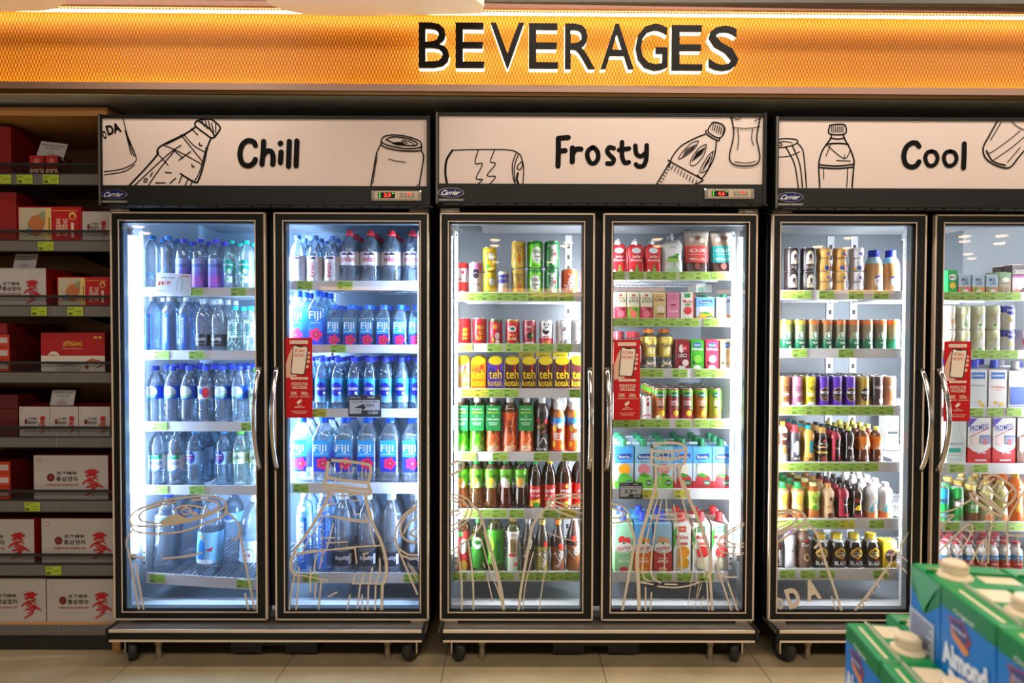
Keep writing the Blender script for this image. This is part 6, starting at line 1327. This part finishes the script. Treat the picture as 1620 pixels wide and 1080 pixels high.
# ---------------------------------------------------------------- price tags in the rails
def tag_mesh(c, h=.0305, w_=.0585):
    q = MB(); q.box(-w_ / 2, w_ / 2, -.0009, 0, -h / 2, h / 2, mat(c, .5)); d2 = '4a6a24'
    art = [('R', -.42, .30, -.05, .36, d2), ('R', -.42, .18, -.15, .22, d2)] + [('R', -.42 + .035 * a, -.40, -.42 + .035 * a + .018, -.12, '28340f') for a in range(8)] + [('T', 'Rp 9.900', .22, -.02, .38, .16, '20280c'), ('R', .1, -.30, .4, -.27, d2)]
    art_on(q, art, w_, h, lambda x, z, o: (x, -.0009 - o, z), False, .0002); return q.mesh('price_tag')


TGM = tag_mesh('b2dc62'); TYM = tag_mesh('e4e24a')
TAGS = {
    1: ['310.5 378.7', '256 311.6', '252 393.6', '252 310.5', '247 385'],
    2: ['483 546.4', '535.7', '504y', '475.5', '490 651'],
    3: ['735 752.7 773.3 797.3 821.4 846.2 870.4 895.9', '735.2 782.7 812.2 838.3 863.7 892.6', '741.5y 762.3y 784.5 808.6 913', '741.5 791.8 857 901.8', '743 766.4 790.5 818 872.3 899.8y', '727.3 757.2 802 834.6 859 882.5 906.5'],
    4: ['975.5 1006 1032.6 1057 1085 1110 1136', '974.5 995.5 1020 1044.8 1069 1093 1124.2', '1014 1037.5 1075.3 1111 1136.5', '974.5 998 1023.4 1047.8 1081.5 1111 1136.4', '1029.5y 1080.4y', '1021.4 1053 1085.5 1120'],
    5: ['1245.9 1269.9 1306 1352.4 1391.6', '1264.2 1337.6', '1240.8 1263.5 1286.5 1309.5 1332.5 1355.5 1378.5 1401.5', '1236.7 1260.5 1284 1307.5 1331 1354.5 1379.3', '1244 1269 1294.4 1318.9 1343y 1390', '1249.3 1282.2 1312.2 1397.8'],
    6: ['1502 1526 1550 1574 1600', '1549 1573 1597', '1544 1575.4 1605', '1515.4 1553', '1510 1550 1581.5 1611', '1520']}
for d_, L_ in TAGS.items():
    for si, t_ in enumerate(L_):
        xs = t_.split()
        for n, a in enumerate(xs):
            yel = a.endswith('y'); px = float(a.strip('y')); zt_, zb_ = SHZ[d_][si]; P = at(px, 540, YS)
            zc = (zt_ + zb_) / 2
            if (d_, si) == (1, 4): zc = zshelf(1, 5, P.x) + LIP - (zt_ - zb_) / 2
            o = bpy.data.objects.new('price_tag', TYM if yel else TGM); COL.objects.link(o); o.location = (P.x, YS - .0042, zc); o.rotation_euler = (0, (TILT5 if (d_, si) == (1, 4) else random.uniform(-.03, .03)), 0)
            tag(o, '%s price tag, %s, rail of %s shelf, %s door' % ('yellow' if yel else 'green', 'only one' if len(xs) == 1 else ORD[n] + ' from the left', ORD[si], DOORN[d_ - 1]), 'price tag', 'price tags on the shelf rails')


def black_card(px, py, wpx, hpx, lines, price, small, label):
    W_, H_ = pxm(wpx, .09), pxm(hpx, .09); P = at(px, py, .089); q = MB(); q.box(-W_ / 2, W_ / 2, 0, .002, -H_ / 2, H_ / 2, mat('30343a', .4))
    art = [('R', -.46, -.36, .46, .28, 'dfe4ea'), ('T', 'FOOD HALL', -.28, .40, .34, .10, 'cfd4d8'), ('T', 'PROMO', .2, .40, .24, .10, WH), ('T', lines, 0, .20, .8, .08, '30343a'), ('T', price, -.12, -.04, .34, .26, '20242a'), ('T', '900', .16, .03, .24, .14, '20242a'), ('P', [(-.1, -.44), (.46, -.44), (.46, -.20), (-.1, -.20)], '30343a'), ('T', small, .26, -.31, .3, .14, WH)]
    art_on(q, art, W_, H_, lambda x, z, o: (x, -o, z), False, .0003); o = q.build('price_card', None, (P.x, .0885, P.z)); tag(o, label, 'price card'); return o


black_card(577, 642, 52, 34, 'Oasis Still Mineralwater 600ml', '4', '10.800', 'black and white price card clipped over the third shelf rail, second door')
black_card(998, 776, 37, 26, 'Orange Juice 1L', '33', '38.500', 'smaller black and white price card at mango cartons, fifth shelf, fourth door')
q = MB(); q.box(-.066, .066, 0, .0012, -.040, .040, mat('e6eaf0', .35))
art_on(q, [('T', 'clear fresh', -.15, .30, .4, .10, '607048'), ('T', '✓', .18, .30, .08, .10, '607048'), ('R', .2, .36, .46, .40, 'd04038'), ('P', [(-.45, -.10), (-.10, -.02), (-.08, .12), (-.40, .10)], 'd83830'), ('T', '15', -.27, .02, .18, .16, WH, 8), ('T', 'RIBU', -.14, .04, .08, .07, WH), ('S', [(.1, -.3), (.12, .1), (.18, .3)], .03, 'b8d0e8'), ('S', [(.26, -.3), (.28, .1), (.24, .3)], .03, 'b8d0e8'), ('R', -.44, -.36, -.2, -.34, '808890')], .132, .08, lambda x, z, o: (x, -o, z), False, .0003)
P = at(274, 449, .088); o = q.build('promotion_card', None, (P.x, .088, P.z), (0, .04, 0)); tag(o, 'white promotion card with red fifteen flag on the top rail, first door', 'promotion card')
# ---------------------------------------------------------------- wooden wall shelf with ginseng goods
YG = 0.06; GX0, GX1 = -2.35, -1.478
WOOD = noise_mat('oak_board', '8a6234', 'a87c46', (1.5, 1.5, 14), .55, 8)
WOODT = noise_mat('pale_oak_edge', 'b07c44', 'c8945a', (2, 14, 14), .5, 8)
SG_ = mat('55534f', .5); RAILB = mat('2c302f', .45, .3)
G = empty('wall_shelf_unit', ((GX0 + GX1) / 2, .25, 0)); gx, gy = G.location.x, G.location.y
tag(G, 'dark wooden shelving unit with mesh-fronted grey shelves beside the coolers', 'shelf')


def gpart(q, nm, par=None):
    o = q.build(nm, par or G)
    if par is None: o.matrix_parent_inverse = Matrix.Translation((-gx, -gy, 0))
    return o


GLV = [(275, 292), (381, 397), (484, 500), (589, 605), (691.6, 707), (792, 809), (893, 910), (988, 1004.5)]
GZ = [(at(85, a, YG).z, at(85, b, YG).z) for a, b in GLV]
ztop = at(85, 186, .04).z; ztop2 = at(85, 173, .02).z
q = MB(); q.box(GX0, GX1, .43, .46, .03, ztop, WOOD); gpart(q, 'back_panel')
q = MB(); q.box(GX0, GX1 - .0, .02, .46, ztop, ztop + .03, WOODT); gpart(q, 'top_board')
q = MB(); q.box(GX0 - .02, GX0, .05, .46, .0, ztop, WOODT); gpart(q, 'side_panel')
q = MB(); q.box(GX0, GX1, YG + .01, .46, .0, GZ[-1][1] - .002, mat('23211f', .6)); gpart(q, 'plinth')
q = MB(); q.box(GX1 - .03, GX1, YG + .0, YG + .03, .0, .05, WOODT); gpart(q, 'foot')
for n, (zt, zb) in enumerate(GZ):
    q = MB(); q.box(GX0, GX1, YG + .004, .43, zt - .012, zt - .002, WOODT if n == 7 else mat('3a3835', .5)); sh = gpart(q, 'shelf')
    q = MB(); q.box(GX0, GX1, YG, YG + .004, zb, zt - .001, mat('6a6662', .45)); q.box(GX0, GX1, YG - .002, YG + .004, zb - .003, zb, RAILB); q.box(-1.71, -1.708, YG - .0006, YG, zb, zt, mat('8c8884', .4)); q.build('price_rail', sh)
    if n < 7:
        q = MB(); h = .041; q.box(GX0, GX1, YG, YG + .006, zt + h - .009, zt + h, RAILB); q.box(GX0, GX1, YG, YG + .006, zt - .001, zt + .003, RAILB)
        pw_, r = .0085, .0007; x = GX0
        while x < GX1 - pw_:
            for (xa, xb) in ((x, x + pw_), (x + pw_, x)):
                za = zt + .003; hm = (h - .012) / 2
                for (u, v, z0, z1) in ((xa, xb, za, za + hm), (xb, xa, za + hm, za + 2 * hm)): q.add([(u - r, YG + .003, z0), (u + r, YG + .003, z0), (v + r, YG + .003, z1), (v - r, YG + .003, z1)], [(0, 1, 2, 3)], RAILB)
            x += pw_
        q.build('mesh_guard', sh)
    if n:
        q = MB(); bx = -1.735
        for dx in (0,):
            q.add([(bx + dx - .006, .43, zt - .012), (bx + dx + .006, .43, zt - .012), (bx + dx + .006, .10, zt - .012), (bx + dx - .006, .10, zt - .012), (bx + dx - .006, .43, zt - .07), (bx + dx + .006, .43, zt - .07)], [(0, 1, 2, 3), (0, 4, 5, 1), (3, 2, 5, 4), (0, 3, 4), (1, 5, 2)], RAILB)
        q.build('bracket', sh)
q = MB(); q.box(-1.75, -1.72, .424, .43, .2, ztop - .02, mat('4a4a48', .4, .5))
for k in range(60): q.box(-1.739, -1.731, .4225, .424, .25 + k * .028, .262 + k * .028, BLACK2)
gpart(q, 'slotted_upright')

GT_ = tag_mesh('a8bc34', .034, .058)
for n, xs in {0: (10, 44, 85), 1: (75.5,), 2: (63.7, 121), 5: (49,), 6: (81.5,)}.items():
    for i, px in enumerate(xs):
        zt, zb = GZ[n]; P = at(px, 540, YG); o = bpy.data.objects.new('price_tag', GT_); COL.objects.link(o); o.location = (P.x, YG - .0035, (zt + zb) / 2 - .001)
        tag(o, 'olive-green price tag, %s from the left, %s level of the wooden shelf' % (ORD[i], ORD[n]), 'price tag', 'price tags on the wooden shelf')

REDB = '8e1214'


def gtea():
    return [('D', .075, .88, .030, .05, 'a86a5a'), ('D', .075, .88, .020, .033, 'e0d8d4'), ('D', .075, .88, .008, .014, '9a2020'), ('D', .23, .50, .052, .09, '5a1a16'), ('D', .23, .50, .03, .05, '8c2a20'),
            ('T', '紅蔘精茶', .45, .60, .27, .075, '3a3434'), ('T', '홍삼정차', .45, .47, .30, .11, '2a2424'), ('T', 'KOREAN RED GINSENG TEA', .385, .335, .43, .045, 'a0282c'), ('R', .19, .215, .60, .222, 'c8b088'),
            ('P', [(.72, .66), (.82, .70), (.87, .62), (.83, .58), (.87, .50), (.78, .55), (.72, .50), (.70, .56), (.76, .60)], 'b81420'), ('S', [(.66, .36), (.76, .48), (.80, .40), (.90, .30)], .018, 'b81420'), ('S', [(.74, .38), (.80, .33), (.86, .34)], .014, 'b81420'), ('S', [(.72, .28), (.78, .30), (.82, .22), (.70, .10)], .02, 'b81420'), ('S', [(.68, .40), (.74, .44), (.86, .36), (.93, .28)], .022, 'b81420'), ('T', '蔘', .79, .42, .20, .55, 'b81420')]


def gtin():
    return [('R', 0.02, .03, .53, .97, 'bdb59a'), ('D', .28, .45, .12, .28, 'b06a3c'), ('P', [(.15, .50), (.22, .72), (.34, .78), (.44, .60), (.36, .2), (.2, .2)], 'b8703c'), ('D', .25, .82, .03, .05, 'd8b090'), ('P', [(.08, .3), (.2, .45), (.22, .2)], '6a8aa0'), ('D', .42, .75, .08, .12, '8a9470'), ('R', .44, .03, .53, .97, 'dcc070'), ('R', .49, .2, .51, .7, '8a5a20'),
            ('P', [(.53, .03), (.58, .3), (.53, .97), (.97, .97), (.97, .03)], 'b8141c'), ('T', 'KOREAN', .645, .42, .27, .13, 'e8d8c0', 90), ('T', 'RED', .70, .38, .12, .07, 'e8d8c0', 90), ('T', 'GINSENG', .755, .42, .27, .13, 'e8d8c0', 90), ('D', .87, .74, .055, .11, 'e0c060'), ('D', .87, .72, .035, .07, 'b8141c'), ('R', .85, .15, .89, .55, 'e8d8c0'), ('R', .56, .87, .95, .895, 'd8a048')]


def gbox(name, cat, px0, px1, ytop, lev, label, body, art=(), yf=.085, dep=.22, zoff=0.0, hfix=None, group=None, side=None, rz=0.0, x1fix=None):
    a, b = at(px0, 540, yf).x, at(px1, 540, yf).x
    if x1fix is not None: b = min(b, x1fix)
    z0 = GZ[lev][0] - .002 + .0004 + zoff; z1 = at((px0 + px1) / 2, ytop, yf).z if hfix is None else z0 + hfix
    W_, H_ = b - a, z1 - z0; q = MB(); q.box(0, W_, 0, dep, 0, H_, mat(side or REDB, .4)); q.box(0, W_, -.0006, .001, 0, H_, mat(body, .4))
    art_on(q, art, W_, H_, lambda x, z, o: (x, -.0006 - o, z), False, .0004)
    o = q.build(name, None, (a, yf, z0)); tag(o, label, cat, group); return o


GB_ = 'red ginseng boxes on the wooden shelf'
gbox('gift_box', 'box', -12, 22, 200, 0, 'red gift bag box at the frame edge on the top level', '8c1a18', dep=.2, side='6a1210')
for i, (a, b) in enumerate(((51, 73), (76, 95))):
    gbox('extract_box', 'box', a, b, 246, 0, '%s of two small red extract boxes on the top level' % ORD[i], 'b0282c', [('R', 0, 0, 1, .34, 'd8c0a0'), ('D', .5, .72, .22, .14, 'd8706a'), ('D', .3, .15, .1, .08, '8a4030'), ('D', .7, .2, .1, .08, '8a4030')], dep=.07, side='5e1412', group=GB_)
gbox('gift_box', 'box', -40, 29, 304, 1, 'plain red box at the frame edge, second level', '8c1612', dep=.2, side='6a1210')
gbox('ginseng_tin', 'box', 31, 131, 327, 1, 'red tin with robed figure picture, second level of wooden shelf', 'b8141c', gtin(), dep=.15, group=GB_)
gbox('tea_box', 'box', 132.5, 176, 334.5, 1, 'white ginseng tea box cut off by the cooler, second level', 'bdb8b5', gtea(), dep=.15, group=GB_, x1fix=GX1 - .002)  # tea box whites from here on are greyed: dim light put into the colour
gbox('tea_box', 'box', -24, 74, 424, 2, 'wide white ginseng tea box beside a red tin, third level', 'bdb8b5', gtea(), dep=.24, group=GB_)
gbox('ginseng_tin', 'box', 92, 175, 438, 2, 'red tin with robed figure picture, third level of wooden shelf', 'b8141c', gtin(), dep=.15, group=GB_, x1fix=GX1 - .002)
z = 0
for i in range(3):
    gbox('gift_box', 'box', -80, 15, 0, 3, '%s from below of three stacked orange-red boxes, fourth level' % ORD[i], 'c23a20', [('R', .80, .3, .97, .75, 'c8b8b8')], zoff=z, hfix=.047, dep=.25, side='5c1412', group='stacked orange boxes'); z += .0485
gbox('gift_box', 'box', -80, 12, 0, 3, 'glossy dark red folder box on top of the orange stack', '8c141c', zoff=z, hfix=.04, dep=.25, side='6a1014')
gbox('capsule_box', 'box', 65, 166, 526, 3, 'red and white box with gold lettering and roots, fourth level', 'a8181c', [('R', 0, 0, 1, .42, 'ded6cc'), ('D', .2, .40, .09, .13, 'ded6cc'), ('T', 'KOREA', .2, .43, .12, .05, '8a2a28'), ('S', [(.35, .66), (.42, .78), (.5, .70), (.62, .74)], .02, 'c89a38'), ('T', 'GINSENG', .50, .72, .30, .12, 'c89a38'), ('T', 'KOREAN RED GINSENG CAPSULE', .49, .60, .30, .025, 'e0c8b0'), ('D', .86, .88, .03, .04, 'c89a38'), ('D', .93, .88, .03, .04, 'c89a38'), ('P', [(.68, .26), (.80, .36), (.93, .30), (.84, .24)], 'b86a30'), ('S', [(.92, .30), (.96, .20), (.88, .12)], .014, '9a2020'), ('D', .72, .14, .03, .05, '9a2020')], dep=.2, side='5e1412', group=GB_)
for i, (a, b) in enumerate(((29, 77), (77.6, 122.5), (123.5, 173))):
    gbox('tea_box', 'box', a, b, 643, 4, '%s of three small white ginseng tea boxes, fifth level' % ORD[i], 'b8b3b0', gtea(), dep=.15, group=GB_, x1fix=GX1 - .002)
z = 0
for i in range(3):
    gbox('gift_box', 'box', -130, 27, 0, 4, '%s from below of three dark red boxes behind tea boxes' % ORD[i], '5a1210', zoff=z, hfix=.052, dep=.28, side='4a0e0e', group='stacked dark red boxes'); z += .0535
z = 0
for i in range(3):
    gbox('gift_box', 'box', -80, 13.5, 0, 5, '%s from below of three stacked orange-red boxes, sixth level' % ORD[i], 'c23a20', [('R', .80, .3, .97, .75, 'c8b8b8')], zoff=z, hfix=.047, dep=.25, side='5c1412', group='stacked orange boxes'); z += .0485
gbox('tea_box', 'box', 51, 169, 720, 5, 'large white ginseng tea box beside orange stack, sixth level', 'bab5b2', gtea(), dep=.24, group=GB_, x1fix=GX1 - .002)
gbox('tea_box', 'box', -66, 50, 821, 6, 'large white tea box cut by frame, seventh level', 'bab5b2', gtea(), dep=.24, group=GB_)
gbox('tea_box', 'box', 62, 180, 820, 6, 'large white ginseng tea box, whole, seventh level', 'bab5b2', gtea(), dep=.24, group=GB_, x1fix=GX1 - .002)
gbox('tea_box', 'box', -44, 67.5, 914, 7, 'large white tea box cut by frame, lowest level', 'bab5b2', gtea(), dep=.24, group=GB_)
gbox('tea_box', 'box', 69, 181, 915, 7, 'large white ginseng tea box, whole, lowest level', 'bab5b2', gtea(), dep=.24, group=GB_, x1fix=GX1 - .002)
ACR = mat('b9babb', .25)
for (px, y0, y1, w_, lev, txt, lab, rot, zo) in ((83, 219, 247, 42, 0, 'EXTRACT', 'clear sign card leaning on the two small red boxes', .12, .0), (43, 400, 424, 35, 2, 'EXTRACT TEA', 'clear sign card standing on the wide white tea box', 0, 0), (102, 618, 643, 37, 4, 'EXTRACT TEA', 'clear sign card standing on three small tea boxes', 0, 0)):
    Y = .12; a = at(px, y1, Y); W_ = pxm(w_, Y); H_ = pxm(y1 - y0, Y); q = MB(); q.box(0, W_, 0, .0015, 0, H_, ACR); q.box(0, W_, .0, .03, 0, .0015, ACR)
    art_on(q, [('T', 'KOREAN RED GINSENG', .5, .80, .86, .11, '40404a'), ('T', txt, .5, .62, .5, .11, '40404a'), ('R', .38, .40, .62, .43, '808088'), ('R', .34, .24, .66, .27, '30303a'), ('R', .30, .12, .70, .15, 'b04040')], W_, H_, lambda x, z, o: (x, -o, z), False, .0003)
    zz_ = GZ[lev][0]
    tops = {0: at(73, 246, .085).z, 2: at(25, 424, .085).z, 4: at(100, 643, .085).z}[lev]
    o = q.build('sign_card', None, (a.x - W_ / 2, .105, tops + .0008), (-.25, rot * .0 + rot, 0)); tag(o, lab, 'sign')
q = MB(); W_ = pxm(37, .075); H_ = .026; q.box(0, W_, 0, .0015, 0, H_, mat('bdb9b4', .3)); art_on(q, [('T', 'SAPONTEX', .5, .5, .66, .42, '4a4640')], W_, H_, lambda x, z, o: (x, -o, z), False, .0003)
a = at(90, 562, .075); o = q.build('sign_card', None, (a.x, .072, GZ[3][0] + .030)); tag(o, 'narrow card reading SAPONTEX in front of the red and white box', 'sign')
o.location.z = GZ[3][0] + .012

# ---------------------------------------------------------------- almond drink cartons in front
AX = math.radians(-8.5)
GRN = mat('078a48', .3); GRN2 = mat('067a3e', .3); BLU = mat('0878c8', .35); CRM = mat('e2cfae', .4)
OU = at(1441, 889, -1.39); OL = at(1338.3, 983, -1.35)


def almond(O, b0, b1, a0, a1, label, wide, dz=0.0, H_=.197):
    """b: across (to the right), a: away; O is the far top corner of the stack."""
    ca, sa = math.cos(AX), math.sin(AX)
    q = MB(); g = .0012
    W_, L_ = b1 - b0 - g, a1 - a0 - g
    q.box(0, W_, 0, L_, 0, H_, GRN, ch=.0022)
    q.box(-.0003, W_ + .0003, -.0003, L_ + .0003, .002, H_ - .022, BLU)
    # seam fin on top, straw-coloured stripe and panel
    if wide: q.box(W_ * .34, W_ * .34 + .0015, .001, L_ - .001, H_ - .0005, H_ + .004, mat('c9c0a4', .3)); q.box(W_ * .34 + .0015, W_ * .34 + .006, .001, L_ - .001, H_ - .0003, H_ + .0008, GRN2)
    else: q.box(.001, W_ - .001, L_ * .50, L_ * .50 + .0015, H_ - .0005, H_ + .0035, GRN2)
    if wide: q.box(W_ * .14, W_ * .14 + .0035, .006, L_ * .86, H_ - .0002, H_ + .0005, CRM); q.box(W_ * .46, W_ * .95, L_ * .60, L_ * .93, H_ - .0002, H_ + .0005, CRM)
    else: q.box(W_ * .55, W_ * .95, L_ * .15, L_ * .45, H_ - .0002, H_ + .0005, CRM); q.box(W_ * .40, W_ * .95, L_ * .58, L_ * .66, H_ - .0002, H_ + .0004, mat('8a9a50', .4)); q.box(W_ * .10, W_ * .28, L_ * .70, L_ * .78, H_ - .0002, H_ + .0004, mat('8a9a50', .4))
    # artwork on the face that looks towards the aisle's middle
    fm = lambda x, z, o: (-.0003 - o, L_ - x, z)
    if wide:
        art = [('R', 0, .885, 1, .995, GRN2), ('T', 'Original', .44, .905, .38, .035, 'd8dcd0', 0, .03),
               ('P', [(.16, .855), (.44, .875), (.60, .80), (.50, .735), (.26, .77)], 'b83028'), ('P', [(.19, .85), (.43, .865), (.56, .80), (.48, .75), (.28, .78)], '3a3c78'), ('P', [(.20, .80), (.46, .76), (.58, .74), (.50, .70), (.26, .75)], 'e08a3a'), ('T', 'Blue Diamond', .38, .815, .26, .022, WH, 2),
               ('T', 'Almond', .48, .65, .86, .13, 'e8eef4', 7, .05), ('T', 'Breeze', .58, .51, .74, .13, 'e8eef4', 7, .05), ('T', 'almond milk drink', .5, .36, .7, .03, 'dfe8f0'), ('D', .5, .13, .3, .09, 'e4d6bc')]
    else:
        art = [('P', [(0, .86), (0, .995), (1, .995), (1, .86), (.5, .74)], GRN2), ('D', .42, .90, .12, .035, 'd8c8c0'), ('D', .42, .90, .08, .024, '9a6a68'), ('R', .0, .10, .86, .72, 'b4bccb')] + \
              [('R', .08, .68 - .022 * k, (.78, .70, .80, .62)[k % 4], .690 - .022 * k, '36426a') for k in range(24)]
    art_on(q, art, L_, H_, fm, False, .0004)
    # crimped ear of the folded top on the side
    if not wide:
        q.add([(-.0010, L_ * .98, H_ - .003), (-.0010, L_ * .02, H_ - .003), (-.0035, L_ * .5, H_ - .050)], [(0, 1, 2)], GRN)
    body = q.mesh('almond_drink_carton'); root = bpy.data.objects.new('almond_drink_carton', body); COL.objects.link(root)
    bb, aa = b0 + g / 2, a0 + g / 2
    root.location = (O.x + bb * ca - aa * sa, O.y + bb * sa + aa * ca, O.z - H_ + dz); root.rotation_euler = (0, 0, AX)
    cxp, cyp = (W_ * .72, L_ * .33) if wide else (W_ * .30, L_ * .42)
    q = MB(); n = 36; r = .0133
    q.lathe([(r + .006, H_), (r + .006, H_ + .0015), (r + .001, H_ + .004), (r, H_ + .0045)], CRM, n, center=(cxp, cyp), cap0=False, cap1=False)
    q.build('pour_ring', root)
    q = MB(); pr = []
    for j, z_ in enumerate((.0045, .006, .010, .0105, .016, .0175, .0185)):
        pr.append(((r, r + .0004, r + .0004, r - .0004, r - .0004, r - .0014, r * .82)[j], H_ + z_))
    q.lathe(pr, CRM, n, center=(cxp, cyp))
    for k in range(n):
        a = 2 * PI * k / n; x, y = cxp + (r + .0002) * math.cos(a), cyp + (r + .0002) * math.sin(a)
        q.box(x - .0005, x + .0005, y - .0005, y + .0005, H_ + .006, H_ + .0155, CRM)
    q.build('screw_cap', root)
    tag(root, label, 'carton', 'almond drink cartons stacked in front'); return root


almond(OU, 0, .10, -.066, 0, 'green and blue almond carton on upper tier showing its nutrition panel', False)
almond(OU, .102, .202, -.066, 0, 'upper-tier almond carton at frame edge, row behind, cap only half shown', False)
almond(OU, 0, .069, -.164, -.068, 'upper-tier almond carton with whole Almond lettering turned to the aisle', True)
almond(OU, .071, .140, -.164, -.068, 'upper-tier almond carton behind the fully lettered one, cap at frame edge', True)
almond(OU, 0, .069, -.262, -.166, 'upper-tier almond carton cut off at the lower corner of the frame', True)
almond(OL, 0, .0655, -.096, 0, 'lower-tier almond carton with cap and Almond lettering, nearest the coolers', True)
almond(OL, 0, .0655, -.194, -.098, 'lower-tier almond carton at the bottom edge, nearer the viewer', True)
almond(OL, .0675, .162, -.028, .037, 'lower-tier almond carton peeking out between the two tiers', False)
# display table and the riser under the upper tier (below the picture)
zt_ = OL.z - .1975; ca, sa = math.cos(AX), math.sin(AX)
T = empty('display_table', (OL.x + .17, OL.y - .13, 0), AX); tag(T, 'low dark display table carrying the almond cartons', 'table')
q = MB(); q.box(-.22, .30, -.24, .24, zt_ - .03, zt_ - .0005, mat('3a2c20', .5)); q.build('table_top', T)
for x in (-.19, .27):
    for y in (-.21, .21):
        q = MB(); q.box(x - .02, x + .02, y - .02, y + .02, 0, zt_ - .03, mat('2c221a', .5)); q.build('leg', T)
q = MB(); q.box(.006, .21, -.265, -.004, zt_, OU.z - .1975, mat('5a4a36', .6)); o = q.build('riser_box', None, (OU.x, OU.y, 0), (0, 0, AX)); tag(o, 'plain brown riser box under the upper tier of almond cartons', 'box')
